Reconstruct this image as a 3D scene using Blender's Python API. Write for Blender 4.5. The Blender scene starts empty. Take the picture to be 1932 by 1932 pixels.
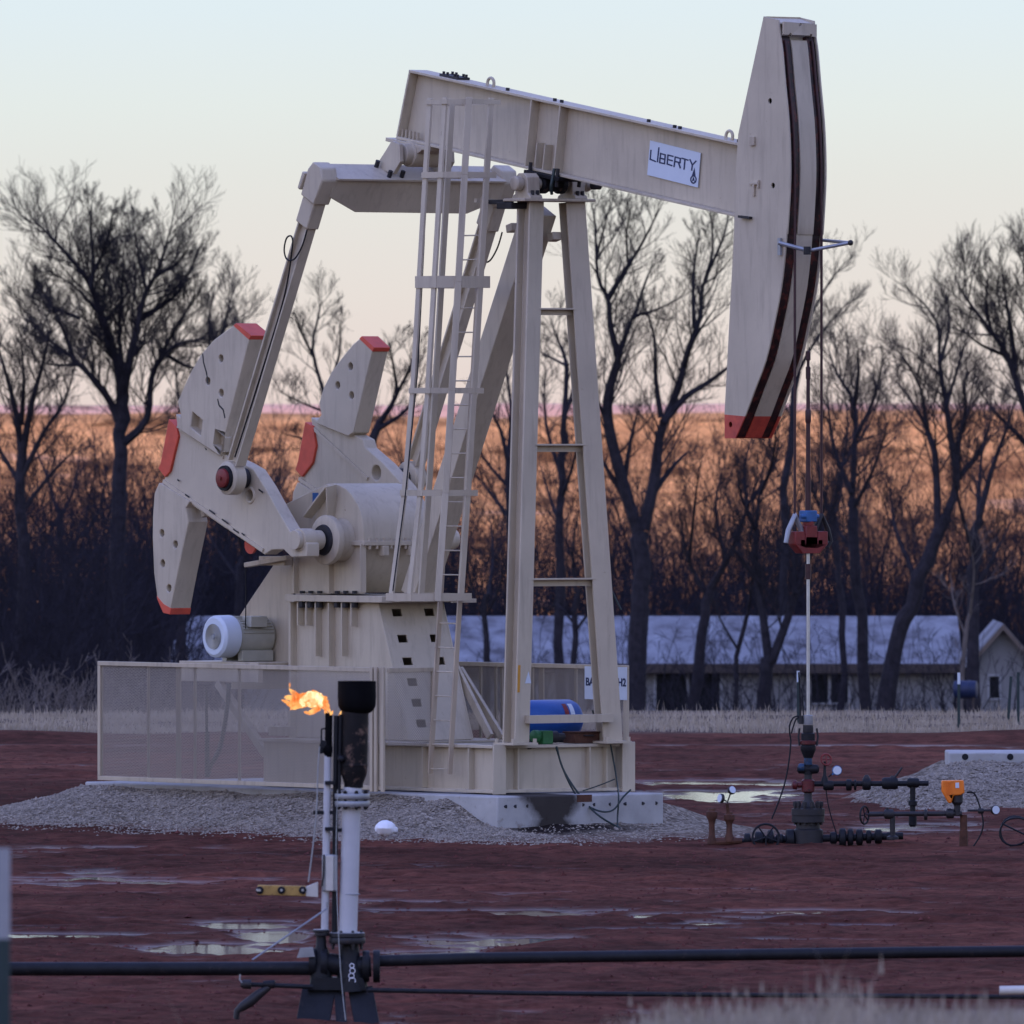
import bpy, bmesh, math, random
import numpy as np
from mathutils import Vector, Matrix
from mathutils.geometry import tessellate_polygon, delaunay_2d_cdt

rnd = random.Random(7)
SC = bpy.context.scene
COL = SC.collection
V3 = Vector

# ------------------------------------------------------------------ camera model
W = 1932.0            # the photograph measured on a 1932 x 1932 grid
F = 24000.0           # focal length on that grid (a long telephoto)
HC = 5.05             # height of the lens above the pad
YH = 820.0            # row of the true horizon
PITCH = math.atan((W / 2 - YH) / F)
CP, SP = math.cos(PITCH), math.sin(PITCH)


def ray(u, v):
    """direction of a picture point, in world space (x right, y away, z up)"""
    a, b = (u - W / 2) / F, -(v - W / 2) / F
    return V3((a, CP + b * SP, -SP + b * CP))


def wp(u, v, d):
    """the world point that stands d metres away (along y)"""
    r = ray(u, v)
    return V3((r.x * d / r.y, d, HC + r.z * d / r.y))


def wg(u, v, z=0.0):
    """the point of the level ground z"""
    r = ray(u, v)
    t = (z - HC) / r.z
    return V3((r.x * t, r.y * t, z))


def px(d):
    return F / d


TH = math.radians(52.0)
CT, ST = math.cos(TH), math.sin(TH)
PO = V3((wp(1040, 820, 160).x, 160.0, 0.0))        # ground point under the saddle bearing
EX, EY = V3((CT, -ST, 0)), V3((ST, CT, 0))          # along the unit towards the well / across, away


def l2w(p):
    p = V3(p)
    return PO + EX * p.x + EY * p.y + V3((0, 0, p.z))


def w2l(p):
    d = V3(p) - PO
    return V3((d.dot(EX), d.dot(EY), d.z))


def ly(u, v, y):
    """local point on the plane y of the pumping unit"""
    r = ray(u, v)
    o = w2l((0, 0, HC))
    d = V3((r.dot(EX), r.dot(EY), r.z))
    t = (y - o.y) / d.y
    return o + d * t


def lx(u, v, x):
    r = ray(u, v)
    o = w2l((0, 0, HC))
    d = V3((r.dot(EX), r.dot(EY), r.z))
    t = (x - o.x) / d.x
    return o + d * t



def inside(p, loop):
    r = False
    j = len(loop) - 1
    for i in range(len(loop)):
        a, b = loop[i], loop[j]
        if (a[1] > p[1]) != (b[1] > p[1]) and p[0] < (b[0] - a[0]) * (p[1] - a[1]) / (b[1] - a[1]) + a[0]:
            r = not r
        j = i
    return r


def cdt_holes(loops):
    """triangles (indices into the joined loops) of a flat outline with holes"""
    o = loops[0]
    nrm = V3((0, 0, 0))
    for i in range(len(o)):
        nrm += o[i].cross(o[(i + 1) % len(o)])
    nrm.normalize()
    ref = V3((0, 0, 1)) if abs(nrm.z) < .8 else V3((1, 0, 0))
    e1 = nrm.cross(ref).normalized()
    e2 = nrm.cross(e1)
    q = [[(p.dot(e1), p.dot(e2)) for p in l] for l in loops]
    co, ed, k = [], [], 0
    for l in q:
        m = len(l)
        co += [Vector(p) for p in l]
        ed += [(k + i, k + (i + 1) % m) for i in range(m)]
        k += m
    v, e, f, vo, eo, fo = delaunay_2d_cdt(co, ed, [], 0, 1e-6)
    src = [x[0] if x else None for x in vo]
    out = []
    for t in f:
        c = (sum(v[i].x for i in t) / len(t), sum(v[i].y for i in t) / len(t))
        if inside(c, q[0]) and not any(inside(c, h) for h in q[1:]) and all(src[i] is not None for i in t):
            out.append(tuple(src[i] for i in t))
    return out


# ------------------------------------------------------------------ mesh builder
class MB:
    def __init__(self):
        self.v, self.f = [], []

    def add(self, vs, fs):
        n = len(self.v)
        self.v.extend([tuple(p) for p in vs])
        self.f.extend([tuple(i + n for i in f) for f in fs])
        return self

    def obb(self, c, a, b, d):
        c, a, b, d = V3(c), V3(a), V3(b), V3(d)
        vs = [c + a * i + b * j + d * k for i in (-1, 1) for j in (-1, 1) for k in (-1, 1)]
        return self.add(vs, [(0, 1, 3, 2), (4, 6, 7, 5), (0, 4, 5, 1), (2, 3, 7, 6), (0, 2, 6, 4), (1, 5, 7, 3)])

    def box(self, lo, hi):
        lo, hi = V3(lo), V3(hi)
        h = (hi - lo) / 2
        return self.obb((lo + hi) / 2, (h.x, 0, 0), (0, h.y, 0), (0, 0, h.z))

    def beam(self, p, q, w, h, side=(0, 1, 0)):
        p, q = V3(p), V3(q)
        d = (q - p)
        L = d.length
        d.normalize()
        s = V3(side)
        s = (s - d * s.dot(d)).normalized()
        n = d.cross(s)
        return self.obb((p + q) / 2, d * (L / 2), s * (w / 2), n * (h / 2))

    def section(self, p, q, side, pts):
        """extrude a 2D section (side, normal) from p to q"""
        p, q = V3(p), V3(q)
        d = (q - p).normalized()
        s = V3(side)
        s = (s - d * s.dot(d)).normalized()
        n = s.cross(d)
        return self.prism([p + s * a + n * b for a, b in pts], q - p)

    def ibeam(self, p, q, side, wd, ht, tf=.03, tw=.02):
        w, h, t = wd / 2, ht / 2, tw / 2
        pts = [(-w, -h), (w, -h), (w, -h + tf), (t, -h + tf), (t, h - tf), (w, h - tf), (w, h), (-w, h),
               (-w, h - tf), (-t, h - tf), (-t, -h + tf), (-w, -h + tf)]
        return self.section(p, q, side, pts)

    def prism(self, outer, vec, holes=()):
        vec = V3(vec)
        loops = [[V3(p) for p in outer]] + [[V3(p) for p in h] for h in holes]
        flat = [p for l in loops for p in l]
        n = len(flat)
        if holes:
            tris = cdt_holes(loops)
        else:
            tris = tessellate_polygon(loops)
        fs = [tuple(t) for t in tris] + [tuple(i + n for i in reversed(t)) for t in tris]
        k = 0
        for l in loops:
            m = len(l)
            for i in range(m):
                a, b = k + i, k + (i + 1) % m
                fs.append((a, b, b + n, a + n))
            k += m
        return self.add(flat + [p + vec for p in flat], fs)

    def tube(self, pts, r, n=8, cap=True):
        pts = [V3(p) for p in pts]
        rs = r if isinstance(r, (list, tuple)) else [r] * len(pts)
        up = V3((0, 0, 1))
        base = len(self.v)
        prev = None
        for i, p in enumerate(pts):
            a = pts[max(i - 1, 0)]
            b = pts[min(i + 1, len(pts) - 1)]
            d = (b - a).normalized()
            if prev is None:
                ref = up if abs(d.z) < .9 else V3((1, 0, 0))
                s = d.cross(ref).normalized()
            else:
                s = (prev - d * prev.dot(d)).normalized()
            prev = s
            t = d.cross(s)
            for k in range(n):
                an = 2 * math.pi * k / n
                self.v.append(tuple(p + (s * math.cos(an) + t * math.sin(an)) * rs[i]))
        m = len(pts)
        for i in range(m - 1):
            for k in range(n):
                a, b = base + i * n + k, base + i * n + (k + 1) % n
                self.f.append((a, b, b + n, a + n))
        if cap:
            self.f.append(tuple(base + k for k in reversed(range(n))))
            self.f.append(tuple(base + (m - 1) * n + k for k in range(n)))
        return self

    def cyl(self, p, q, r, n=24, r2=None):
        return self.tube([p, q], [r, r if r2 is None else r2], n)

    def lathe(self, p, axis, prof, n=24):
        """prof: list of (distance along the axis, radius)"""
        p, axis = V3(p), V3(axis).normalized()
        ref = V3((0, 0, 1)) if abs(axis.z) < .9 else V3((1, 0, 0))
        s = axis.cross(ref).normalized()
        t = axis.cross(s)
        base = len(self.v)
        for h, r in prof:
            for k in range(n):
                an = 2 * math.pi * k / n
                self.v.append(tuple(p + axis * h + (s * math.cos(an) + t * math.sin(an)) * max(r, 1e-4)))
        for i in range(len(prof) - 1):
            for k in range(n):
                a, b = base + i * n + k, base + i * n + (k + 1) % n
                self.f.append((a, b, b + n, a + n))
        self.f.append(tuple(base + k for k in reversed(range(n))))
        self.f.append(tuple(base + (len(prof) - 1) * n + k for k in range(n)))
        return self

    def ring(self, c, axis, R, r, n=28, m=8, a0=0., a1=2 * math.pi):
        c, axis = V3(c), V3(axis).normalized()
        ref = V3((0, 0, 1)) if abs(axis.z) < .9 else V3((1, 0, 0))
        s = axis.cross(ref).normalized()
        t = axis.cross(s)
        full = abs(a1 - a0 - 2 * math.pi) < 1e-6
        cnt = n if full else n + 1
        base = len(self.v)
        for i in range(cnt):
            an = a0 + (a1 - a0) * i / n
            e = s * math.cos(an) + t * math.sin(an)
            for k in range(m):
                b = 2 * math.pi * k / m
                self.v.append(tuple(c + e * (R + r * math.cos(b)) + axis * (r * math.sin(b))))
        for i in range(n):
            j = (i + 1) % cnt
            for k in range(m):
                k2 = (k + 1) % m
                self.f.append((base + i * m + k, base + j * m + k, base + j * m + k2, base + i * m + k2))
        return self

    def ball(self, c, rx, ry=None, rz=None, n=16, m=10, jit=0., seed=0):
        ry = rx if ry is None else ry
        rz = rx if rz is None else rz
        rr = random.Random(seed)
        base = len(self.v)
        c = V3(c)
        self.v.append(tuple(c + V3((0, 0, -rz))))
        for i in range(1, m):
            a = -math.pi / 2 + math.pi * i / m
            for k in range(n):
                b = 2 * math.pi * k / n
                j = 1 + rr.uniform(-jit, jit)
                self.v.append(tuple(c + V3((rx * math.cos(a) * math.cos(b), ry * math.cos(a) * math.sin(b), rz * math.sin(a))) * j))
        self.v.append(tuple(c + V3((0, 0, rz))))
        top = len(self.v) - 1
        for k in range(n):
            self.f.append((base, base + 1 + (k + 1) % n, base + 1 + k))
            self.f.append((top, base + 1 + (m - 2) * n + k, base + 1 + (m - 2) * n + (k + 1) % n))
        for i in range(m - 2):
            for k in range(n):
                a, b = base + 1 + i * n + k, base + 1 + i * n + (k + 1) % n
                self.f.append((a, b, b + n, a + n))
        return self

    # ------------------------------------------------------------ link as ONE object
    def islands(self):
        """the builder's separate pieces, each as a builder of its own"""
        par = list(range(len(self.v)))

        def find(i):
            while par[i] != i:
                par[i] = par[par[i]]
                i = par[i]
            return i
        for f in self.f:
            a = find(f[0])
            for i in f[1:]:
                par[find(i)] = a
        groups = {}
        for f in self.f:
            groups.setdefault(find(f[0]), []).append(f)
        out = []
        for fs in groups.values():
            idx = sorted({i for f in fs for i in f})
            mp = {i: k for k, i in enumerate(idx)}
            b = MB()
            b.v = [self.v[i] for i in idx]
            b.f = [tuple(mp[i] for i in f) for f in fs]
            out.append(b)
        return out

    def split(self, name, mat, parent, merge=1, **kw):
        """one object per piece (merge: consecutive pieces that belong together)"""
        isl = self.islands()
        last = None
        for i in range(0, len(isl), merge):
            b = MB()
            for q in isl[i:i + merge]:
                b.add(q.v, q.f)
            last = b.build(name, mat, parent, **kw)
        return last

    def build(self, name, mat, parent=None, org=None, frame='w', bevel=0., smooth=35, normals=True):
        """org: origin of a top-level thing in its frame ('w' world, 'l' pumping unit); children use their root's"""
        if parent is not None:
            org = V3(parent['_org'])
        else:
            org = V3(org if org is not None else (0, 0, 0))
        me = bpy.data.meshes.new(name)
        arr = np.array(self.v, dtype=np.float64).reshape(-1, 3) - np.array(org)[None, :]
        me.from_pydata(arr.tolist(), [], self.f)
        if normals:
            bm = bmesh.new()
            bm.from_mesh(me)
            bmesh.ops.recalc_face_normals(bm, faces=bm.faces)
            bm.to_mesh(me)
            bm.free()
        me.update()
        if smooth:
            me.polygons.foreach_set('use_smooth', [True] * len(me.polygons))
            me.set_sharp_from_angle(angle=math.radians(smooth))
        me.materials.append(mat)
        o = bpy.data.objects.new(name, me)
        COL.objects.link(o)
        o['_org'] = tuple(org)
        if parent is not None:
            o.parent = parent
        else:
            place(o, org, frame)
        if bevel:
            b = o.modifiers.new('edge', 'BEVEL')
            b.width = bevel
            b.segments = 2
            b.limit_method = 'ANGLE'
            b.angle_limit = math.radians(40)
        return o


def place(o, org, frame):
    if frame == 'l':
        o.location = l2w(org)
        o.rotation_euler = (0, 0, -TH)
    else:
        o.location = org


def root(name, org, frame='w'):
    o = bpy.data.objects.new(name, None)
    o.empty_display_size = .3
    COL.objects.link(o)
    o['_org'] = tuple(org)
    place(o, V3(org), frame)
    return o


def tag(o, label, cat, group=None):
    o['label'] = label
    o['category'] = cat
    if group:
        o['group'] = group
    return o


def structure(o):
    o['kind'] = 'structure'
    return o


def stuff(o, label=None, cat=None):
    o['kind'] = 'stuff'
    if label:
        o['label'] = label
    if cat:
        o['category'] = cat
    return o


def copy_tree(o, parent=None):
    c = o.copy()
    COL.objects.link(c)
    c.parent = parent
    for ch in list(o.children):
        copy_tree(ch, c)
    return c


# ------------------------------------------------------------------ materials
def new_mat(name):
    m = bpy.data.materials.new(name)
    m.use_nodes = True
    nt = m.node_tree
    return m, nt, nt.nodes['Principled BSDF']


def N(nt, t, **kw):
    n = nt.nodes.new(t)
    for k, v in kw.items():
        setattr(n, k, v)
    return n


def ramp(nt, stops, interp='LINEAR'):
    r = N(nt, 'ShaderNodeValToRGB')
    r.color_ramp.interpolation = interp
    el = r.color_ramp.elements
    while len(el) < len(stops):
        el.new(.5)
    for e, (p, c) in zip(el, stops):
        e.position = p
        e.color = (*c, 1) if len(c) == 3 else c
    return r


def noise(nt, vec, scale, detail=4, rough=.55, sc=(1, 1, 1)):
    mp = N(nt, 'ShaderNodeMapping')
    mp.inputs['Scale'].default_value = sc
    nt.links.new(vec, mp.inputs['Vector'])
    n = N(nt, 'ShaderNodeTexNoise')
    n.inputs['Scale'].default_value = scale
    n.inputs['Detail'].default_value = detail
    n.inputs['Roughness'].default_value = rough
    nt.links.new(mp.outputs['Vector'], n.inputs['Vector'])
    return n


def mix(nt, fac, a, b):
    m = N(nt, 'ShaderNodeMix', data_type='RGBA')
    for s, x in ((m.inputs[0], fac), (m.inputs[6], a), (m.inputs[7], b)):
        if isinstance(x, (int, float)):
            s.default_value = x
        elif isinstance(x, tuple):
            s.default_value = (*x, 1)
        else:
            nt.links.new(x, s)
    return m.outputs[2]


def math_n(nt, op, a, b=None, c=None):
    m = N(nt, 'ShaderNodeMath', operation=op)
    for s, x in zip(m.inputs, (a, b, c)):
        if x is None:
            continue
        if isinstance(x, (int, float)):
            s.default_value = x
        else:
            nt.links.new(x, s)
    return m.outputs[0]


def bump(nt, bs, h, strength=.3, dist=.02):
    b = N(nt, 'ShaderNodeBump')
    b.inputs['Strength'].default_value = strength
    b.inputs['Distance'].default_value = dist
    nt.links.new(h, b.inputs['Height'])
    nt.links.new(b.outputs[0], bs.inputs['Normal'])


def plain(name, col, rough=.6, metal=0., var=.18, scale=3., dirt=None, dirt_amt=.5, spec=.4, bumpy=0., bscale=30.):
    """a painted or weathered surface: tone variation plus optional dirt patches"""
    m, nt, bs = new_mat(name)
    tc = N(nt, 'ShaderNodeTexCoord').outputs['Object']
    n = noise(nt, tc, scale, 6, .6)
    a = tuple(max(0., c * (1 - var)) for c in col)
    b = tuple(min(1., c * (1 + var)) for c in col)
    r = ramp(nt, [(.3, a), (.7, b)])
    nt.links.new(n.outputs['Fac'], r.inputs['Fac'])
    c = r.outputs['Color']
    if dirt:
        n2 = noise(nt, tc, scale * 2.3, 8, .7)
        r2 = ramp(nt, [(1 - dirt_amt, (0, 0, 0)), (min(1 - dirt_amt + .12, 1), (1, 1, 1))])
        nt.links.new(n2.outputs['Fac'], r2.inputs['Fac'])
        c = mix(nt, r2.outputs['Color'], c, dirt)
    nt.links.new(c, bs.inputs['Base Color'])
    bs.inputs['Roughness'].default_value = rough
    bs.inputs['Metallic'].default_value = metal
    bs.inputs['Specular IOR Level'].default_value = spec
    if bumpy:
        n3 = noise(nt, tc, bscale, 5, .6)
        bump(nt, bs, n3.outputs['Fac'], bumpy, .02)
    return m


def paint_beige(name, base=(.545, .465, .335), grime=1.05):
    """tan machine paint: streaky grime running down, small rust specks"""
    m, nt, bs = new_mat(name)
    tc = N(nt, 'ShaderNodeTexCoord').outputs['Object']
    big = noise(nt, tc, .9, 5, .6)
    streak = noise(nt, tc, 3.2, 7, .62, (3.0, 3.0, .35))
    fine = noise(nt, tc, 26, 4, .6)
    r = ramp(nt, [(.3, tuple(c * .86 for c in base)), (.7, tuple(min(1, c * 1.07) for c in base))])
    nt.links.new(big.outputs['Fac'], r.inputs['Fac'])
    rs = ramp(nt, [(.50, (0, 0, 0)), (.78, (.42 * grime,) * 3)])
    nt.links.new(streak.outputs['Fac'], rs.inputs['Fac'])
    c = mix(nt, rs.outputs['Color'], r.outputs['Color'], (.24, .19, .145))
    rust = noise(nt, tc, 9.0, 9, .75)
    rr = ramp(nt, [(.66, (0, 0, 0)), (.71, (.8 * grime,) * 3)])
    nt.links.new(rust.outputs['Fac'], rr.inputs['Fac'])
    c = mix(nt, rr.outputs['Color'], c, (.16, .085, .05))
    nt.links.new(c, bs.inputs['Base Color'])
    rg = ramp(nt, [(.3, (.42,) * 3), (.7, (.62,) * 3)])
    nt.links.new(fine.outputs['Fac'], rg.inputs['Fac'])
    nt.links.new(rg.outputs['Color'], bs.inputs['Roughness'])
    bs.inputs['Specular IOR Level'].default_value = .4
    bump(nt, bs, fine.outputs['Fac'], .08, .01)
    return m


M = {}
M['beige'] = paint_beige('tan_machine_paint')
M['beige_old'] = paint_beige('tan_paint_worn', (.50, .42, .30), 1.7)
M['beige_rusty'] = paint_beige('tan_paint_rusting', (.48, .385, .27), 2.4)
M['orange'] = plain('safety_orange_paint', (.62, .085, .045), .5, var=.15, scale=5, dirt=(.25, .06, .04), dirt_amt=.34)
M['grease'] = plain('dark_rusty_grease', (.022, .012, .012), .38, var=.5, scale=4, dirt=(.11, .025, .018), dirt_amt=.50)
M['black'] = plain('black_steel', (.010, .011, .014), .55, var=.35, scale=6, dirt=(.032, .026, .026), dirt_amt=.42, spec=.25)
M['dark'] = plain('oily_cast_iron', (.020, .019, .021), .55, var=.35, scale=7, dirt=(.045, .027, .02), dirt_amt=.42)
M['soot'] = plain('sooty_black_steel', (.004, .004, .005), .8, var=.4, scale=5, spec=.08)
M['burnt'] = plain('heat_stained_steel', (.010, .009, .010), .6, var=.5, scale=3.2, dirt=(.17, .105, .075), dirt_amt=.44, spec=.2)
M['redoil'] = plain('oily_red_paint', (.10, .012, .014), .5, var=.4, scale=9, dirt=(.02, .012, .012), dirt_amt=.5)
M['blueoil'] = plain('oily_blue_paint', (.015, .05, .11), .5, var=.4, scale=9, dirt=(.02, .02, .022), dirt_amt=.5)
M['rust'] = plain('rusty_pipe', (.085, .034, .019), .8, var=.4, scale=9, dirt=(.05, .025, .02), dirt_amt=.45)
M['rope'] = plain('greased_wire_rope', (.05, .018, .018), .5, var=.3, scale=20)
M['white'] = plain('white_pipe_paint', (.52, .52, .53), .42, var=.08, scale=4, dirt=(.40, .38, .36), dirt_amt=.33)
M['signwhite'] = plain('white_sign_face', (.60, .66, .72), .4, var=.03, scale=4)
M['ink'] = plain('navy_lettering', (.012, .022, .075), .5, var=.1)
M['steel'] = plain('bright_steel', (.55, .56, .58), .32, metal=.85, var=.12, scale=8)
M['galv'] = plain('galvanised_steel', (.32, .33, .34), .45, metal=.5, var=.15, scale=8)
M['blue'] = plain('blue_tank_paint', (.018, .09, .33), .38, var=.15, scale=4, dirt=(.06, .07, .12), dirt_amt=.33)
M['blueclamp'] = plain('blue_clamp_paint', (.03, .11, .28), .45, var=.2, scale=9)
M['red'] = plain('red_iron_paint', (.19, .023, .02), .5, var=.25, scale=9, dirt=(.08, .03, .03), dirt_amt=.42)
M['orangebox'] = plain('orange_actuator_enamel', (.80, .20, .015), .42, var=.12, scale=6, dirt=(.3, .1, .03), dirt_amt=.3)
M['yellow'] = plain('rusty_yellow_bracket', (.42, .26, .07), .6, var=.25, scale=12, dirt=(.16, .07, .04), dirt_amt=.45)
M['cream'] = plain('cream_enamel', (.60, .57, .50), .5, var=.1, scale=8)
M['motor'] = plain('cream_grey_motor_paint', (.42, .405, .33), .5, var=.12, scale=4)
M['green'] = plain('green_pump_paint', (.03, .16, .05), .5, var=.25, scale=9)
M['concrete'] = plain('weathered_concrete', (.41, .40, .375), .9, var=.14, scale=3, dirt=(.27, .24, .21), dirt_amt=.42, spec=.2, bumpy=.25, bscale=40)
M['hose'] = plain('black_green_hose', (.02, .035, .032), .45, var=.2)
M['bark'] = plain('grey_brown_bark', (.031, .028, .034), .9, var=.35, scale=4, spec=.1)
M['bark_pale'] = plain('weathered_pale_bark', (.13, .11, .10), .9, var=.3, scale=4, spec=.1)
M['brush'] = plain('dark_brush_twigs', (.024, .022, .029), .95, var=.4, scale=2, spec=.05)
M['roofsnow'] = None
M['siding'] = plain('grey_house_siding', (.215, .21, .21), .8, var=.08, scale=2)
M['trim'] = plain('dark_brown_trim', (.06, .045, .04), .7, var=.15)
M['glassdark'] = plain('dark_window_glass', (.012, .014, .018), .12, var=.1, spec=.5)
M['tpost'] = plain('dark_green_post_enamel', (.018, .035, .035), .55, var=.2)
M['drum'] = plain('dark_blue_drum_plastic', (.010, .020, .065), .5, var=.15)
M['frame'] = plain('dull_white_window_frame', (.30, .30, .31), .6)
M['barge'] = plain('weathered_bargeboard', (.16, .125, .10), .8)
M['straw'] = plain('dry_straw_grass', (.40, .335, .255), .95, var=.28, scale=.7, spec=.05)
M['bag'] = plain('white_plastic', (.82, .83, .86), .5, var=.06)
M['amber'] = plain('amber_reflector', (.55, .25, .02), .4, var=.1)
# ================================================================== light, sky, camera
SUN_EL = math.radians(1.8)
SUN_AZ = math.radians(35)              # it stands behind the camera, to the left


def make_world():
    w = bpy.data.worlds.new('World')
    SC.world = w
    w.use_nodes = True
    nt = w.node_tree
    bg = nt.nodes['Background']
    sky = N(nt, 'ShaderNodeTexSky', sky_type='NISHITA')
    sky.sun_disc = False
    sky.sun_elevation = SUN_EL
    sky.sun_rotation = math.radians(180) + SUN_AZ
    sky.altitude = 700
    sky.dust_density = 1.6
    tc = N(nt, 'ShaderNodeTexCoord')
    sp = N(nt, 'ShaderNodeSeparateXYZ')
    nt.links.new(tc.outputs['Generated'], sp.inputs[0])
    # twilight sky by height above the horizon: rosy belt, pale band, blue overhead
    lo = ramp(nt, [(0.0, (.74, .60, .58)), (.093, (.765, .663, .635)), (.30, (.75, .716, .690)), (.567, (.71, .755, .750)),
                   (.718, (.695, .787, .805)), (.926, (.656, .795, .885))])
    a = math_n(nt, 'MULTIPLY', sp.outputs['Z'], 1 / .036)
    nt.links.new(a, lo.inputs['Fac'])
    k = 1 / 1.7
    hi = ramp(nt, [(p_, tuple(q * k for q in c_)) for p_, c_ in ((0.0, (.65, .795, .89)), (.09, (.92, 1.0, 1.24)), (.32, (.60, .74, 1.50)), (1.0, (.37, .48, 1.30)))])
    b = math_n(nt, 'SUBTRACT', sp.outputs['Z'], .036)
    nt.links.new(b, hi.inputs['Fac'])
    sel = math_n(nt, 'GREATER_THAN', sp.outputs['Z'], .036)
    sc = N(nt, 'ShaderNodeVectorMath', operation='SCALE')
    sc.inputs['Scale'].default_value = 1.7
    nt.links.new(hi.outputs['Color'], sc.inputs[0])
    # the twilight sky is brighter on the sun's side
    dt = N(nt, 'ShaderNodeVectorMath', operation='DOT_PRODUCT')
    nt.links.new(tc.outputs['Generated'], dt.inputs[0])
    dt.inputs[1].default_value = (-math.sin(math.radians(62)), -math.cos(math.radians(62)), 0)
    ease = N(nt, 'ShaderNodeMapRange')
    ease.inputs[1].default_value = 0.
    ease.inputs[2].default_value = .12
    nt.links.new(b, ease.inputs[0])
    gain = math_n(nt, 'MULTIPLY_ADD', math_n(nt, 'MULTIPLY', dt.outputs['Value'], ease.outputs[0]), .32, .97)
    sc2 = N(nt, 'ShaderNodeVectorMath', operation='SCALE')
    nt.links.new(sc.outputs[0], sc2.inputs[0])
    nt.links.new(gain, sc2.inputs['Scale'])
    c = mix(nt, sel, lo.outputs['Color'], sc2.outputs[0])
    bg.inputs['Strength'].default_value = .05
    nt.links.new(sky.outputs[0], bg.inputs['Color'])
    bg2 = N(nt, 'ShaderNodeBackground')
    bg2.inputs['Strength'].default_value = 1.0
    nt.links.new(c, bg2.inputs['Color'])
    ad = N(nt, 'ShaderNodeAddShader')
    nt.links.new(bg.outputs[0], ad.inputs[0])
    nt.links.new(bg2.outputs[0], ad.inputs[1])
    nt.links.new(ad.outputs[0], nt.nodes['World Output'].inputs['Surface'])


make_world()
sl = bpy.data.lights.new('sun', 'SUN')
sl.energy = 5.0
sl.angle = math.radians(.5)
sl.color = (1.0, .56, .31)
so = bpy.data.objects.new('sun', sl)
COL.objects.link(so)
so.rotation_euler = (math.radians(90) - SUN_EL, 0, -SUN_AZ)     # shines away from the camera and to the right, a little downwards

cam = bpy.data.cameras.new('camera')
co = bpy.data.objects.new('camera', cam)
COL.objects.link(co)
co.location = (0, 0, HC)
co.rotation_euler = (math.radians(90) - PITCH, 0, 0)
cam.sensor_width = 36
cam.lens = 36 * F / W
cam.clip_start = 1
cam.clip_end = 20000
cam.dof.use_dof = True
cam.dof.focus_distance = 150
cam.dof.aperture_fstop = 8.5
SC.camera = co
SC.view_settings.view_transform = 'Standard'
SC.view_settings.look = 'None'
SC.view_settings.exposure = 0
SC.view_settings.gamma = 1


# ================================================================== noise fields
def vn(x, y, seed):
    """smooth value noise on arrays, -1..1"""
    rs = np.random.RandomState(seed)
    tab = rs.uniform(-1, 1, (256, 256))
    xi, yi = np.floor(x).astype(int), np.floor(y).astype(int)
    fx, fy = x - xi, y - yi
    fx, fy = fx * fx * (3 - 2 * fx), fy * fy * (3 - 2 * fy)
    a = tab[xi & 255, yi & 255]
    b = tab[(xi + 1) & 255, yi & 255]
    c = tab[xi & 255, (yi + 1) & 255]
    d = tab[(xi + 1) & 255, (yi + 1) & 255]
    return (a * (1 - fx) + b * fx) * (1 - fy) + (c * (1 - fx) + d * fx) * fy


def fbm(x, y, seed, octs=4, gain=.5):
    s, a = 0, 1.
    for i in range(octs):
        s = s + a * vn(x * 2 ** i + 17.3 * i, y * 2 ** i + 9.1 * i, seed + i)
        a *= gain
    return s


def sstep(a, b, x):
    t = np.clip((x - a) / (b - a), 0, 1)
    return t * t * (3 - 2 * t)


WATER_Z = -.024
# wet hollows of the pad: (centre column, row, half width, half height in picture units, depth)
POOLS = [(160, 1659, 230, 12, .036), (170, 1598, 190, 5, .036), (455, 1742, 90, 12, .040), (520, 1766, 70, 18, .046),
         (400, 1790, 130, 18, .036), (800, 1722, 160, 9, .036), (1040, 1722, 260, 11, .036), (1205, 1726, 40, 6, .055),
         (1320, 1741, 40, 6, .05), (900, 1770, 170, 14, .034), (830, 1792, 150, 14, .036), (1330, 1474, 170, 7, .05),
         (1390, 1500, 170, 14, .040), (1250, 1750, 160, 6, .032), (1560, 1718, 200, 7, .033), (1500, 1771, 130, 4, .038),
         (700, 1700, 120, 6, .03), (1650, 1745, 160, 5, .026), (120, 1765, 200, 8, .025), (1720, 1560, 170, 12, .03)]


def pools(x, y):
    s = np.zeros_like(x)
    for u, v, ru, rv, dp in POOLS:
        c = wg(u, v)
        rx = 1.1 * ru * c.y / F
        ry = 1.05 * rv * c.y / (v - YH)
        s = np.maximum(s, dp * np.exp(-(((x - c.x) / rx) ** 2 + ((y - c.y) / ry) ** 2) ** 1.5))
    return s


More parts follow.
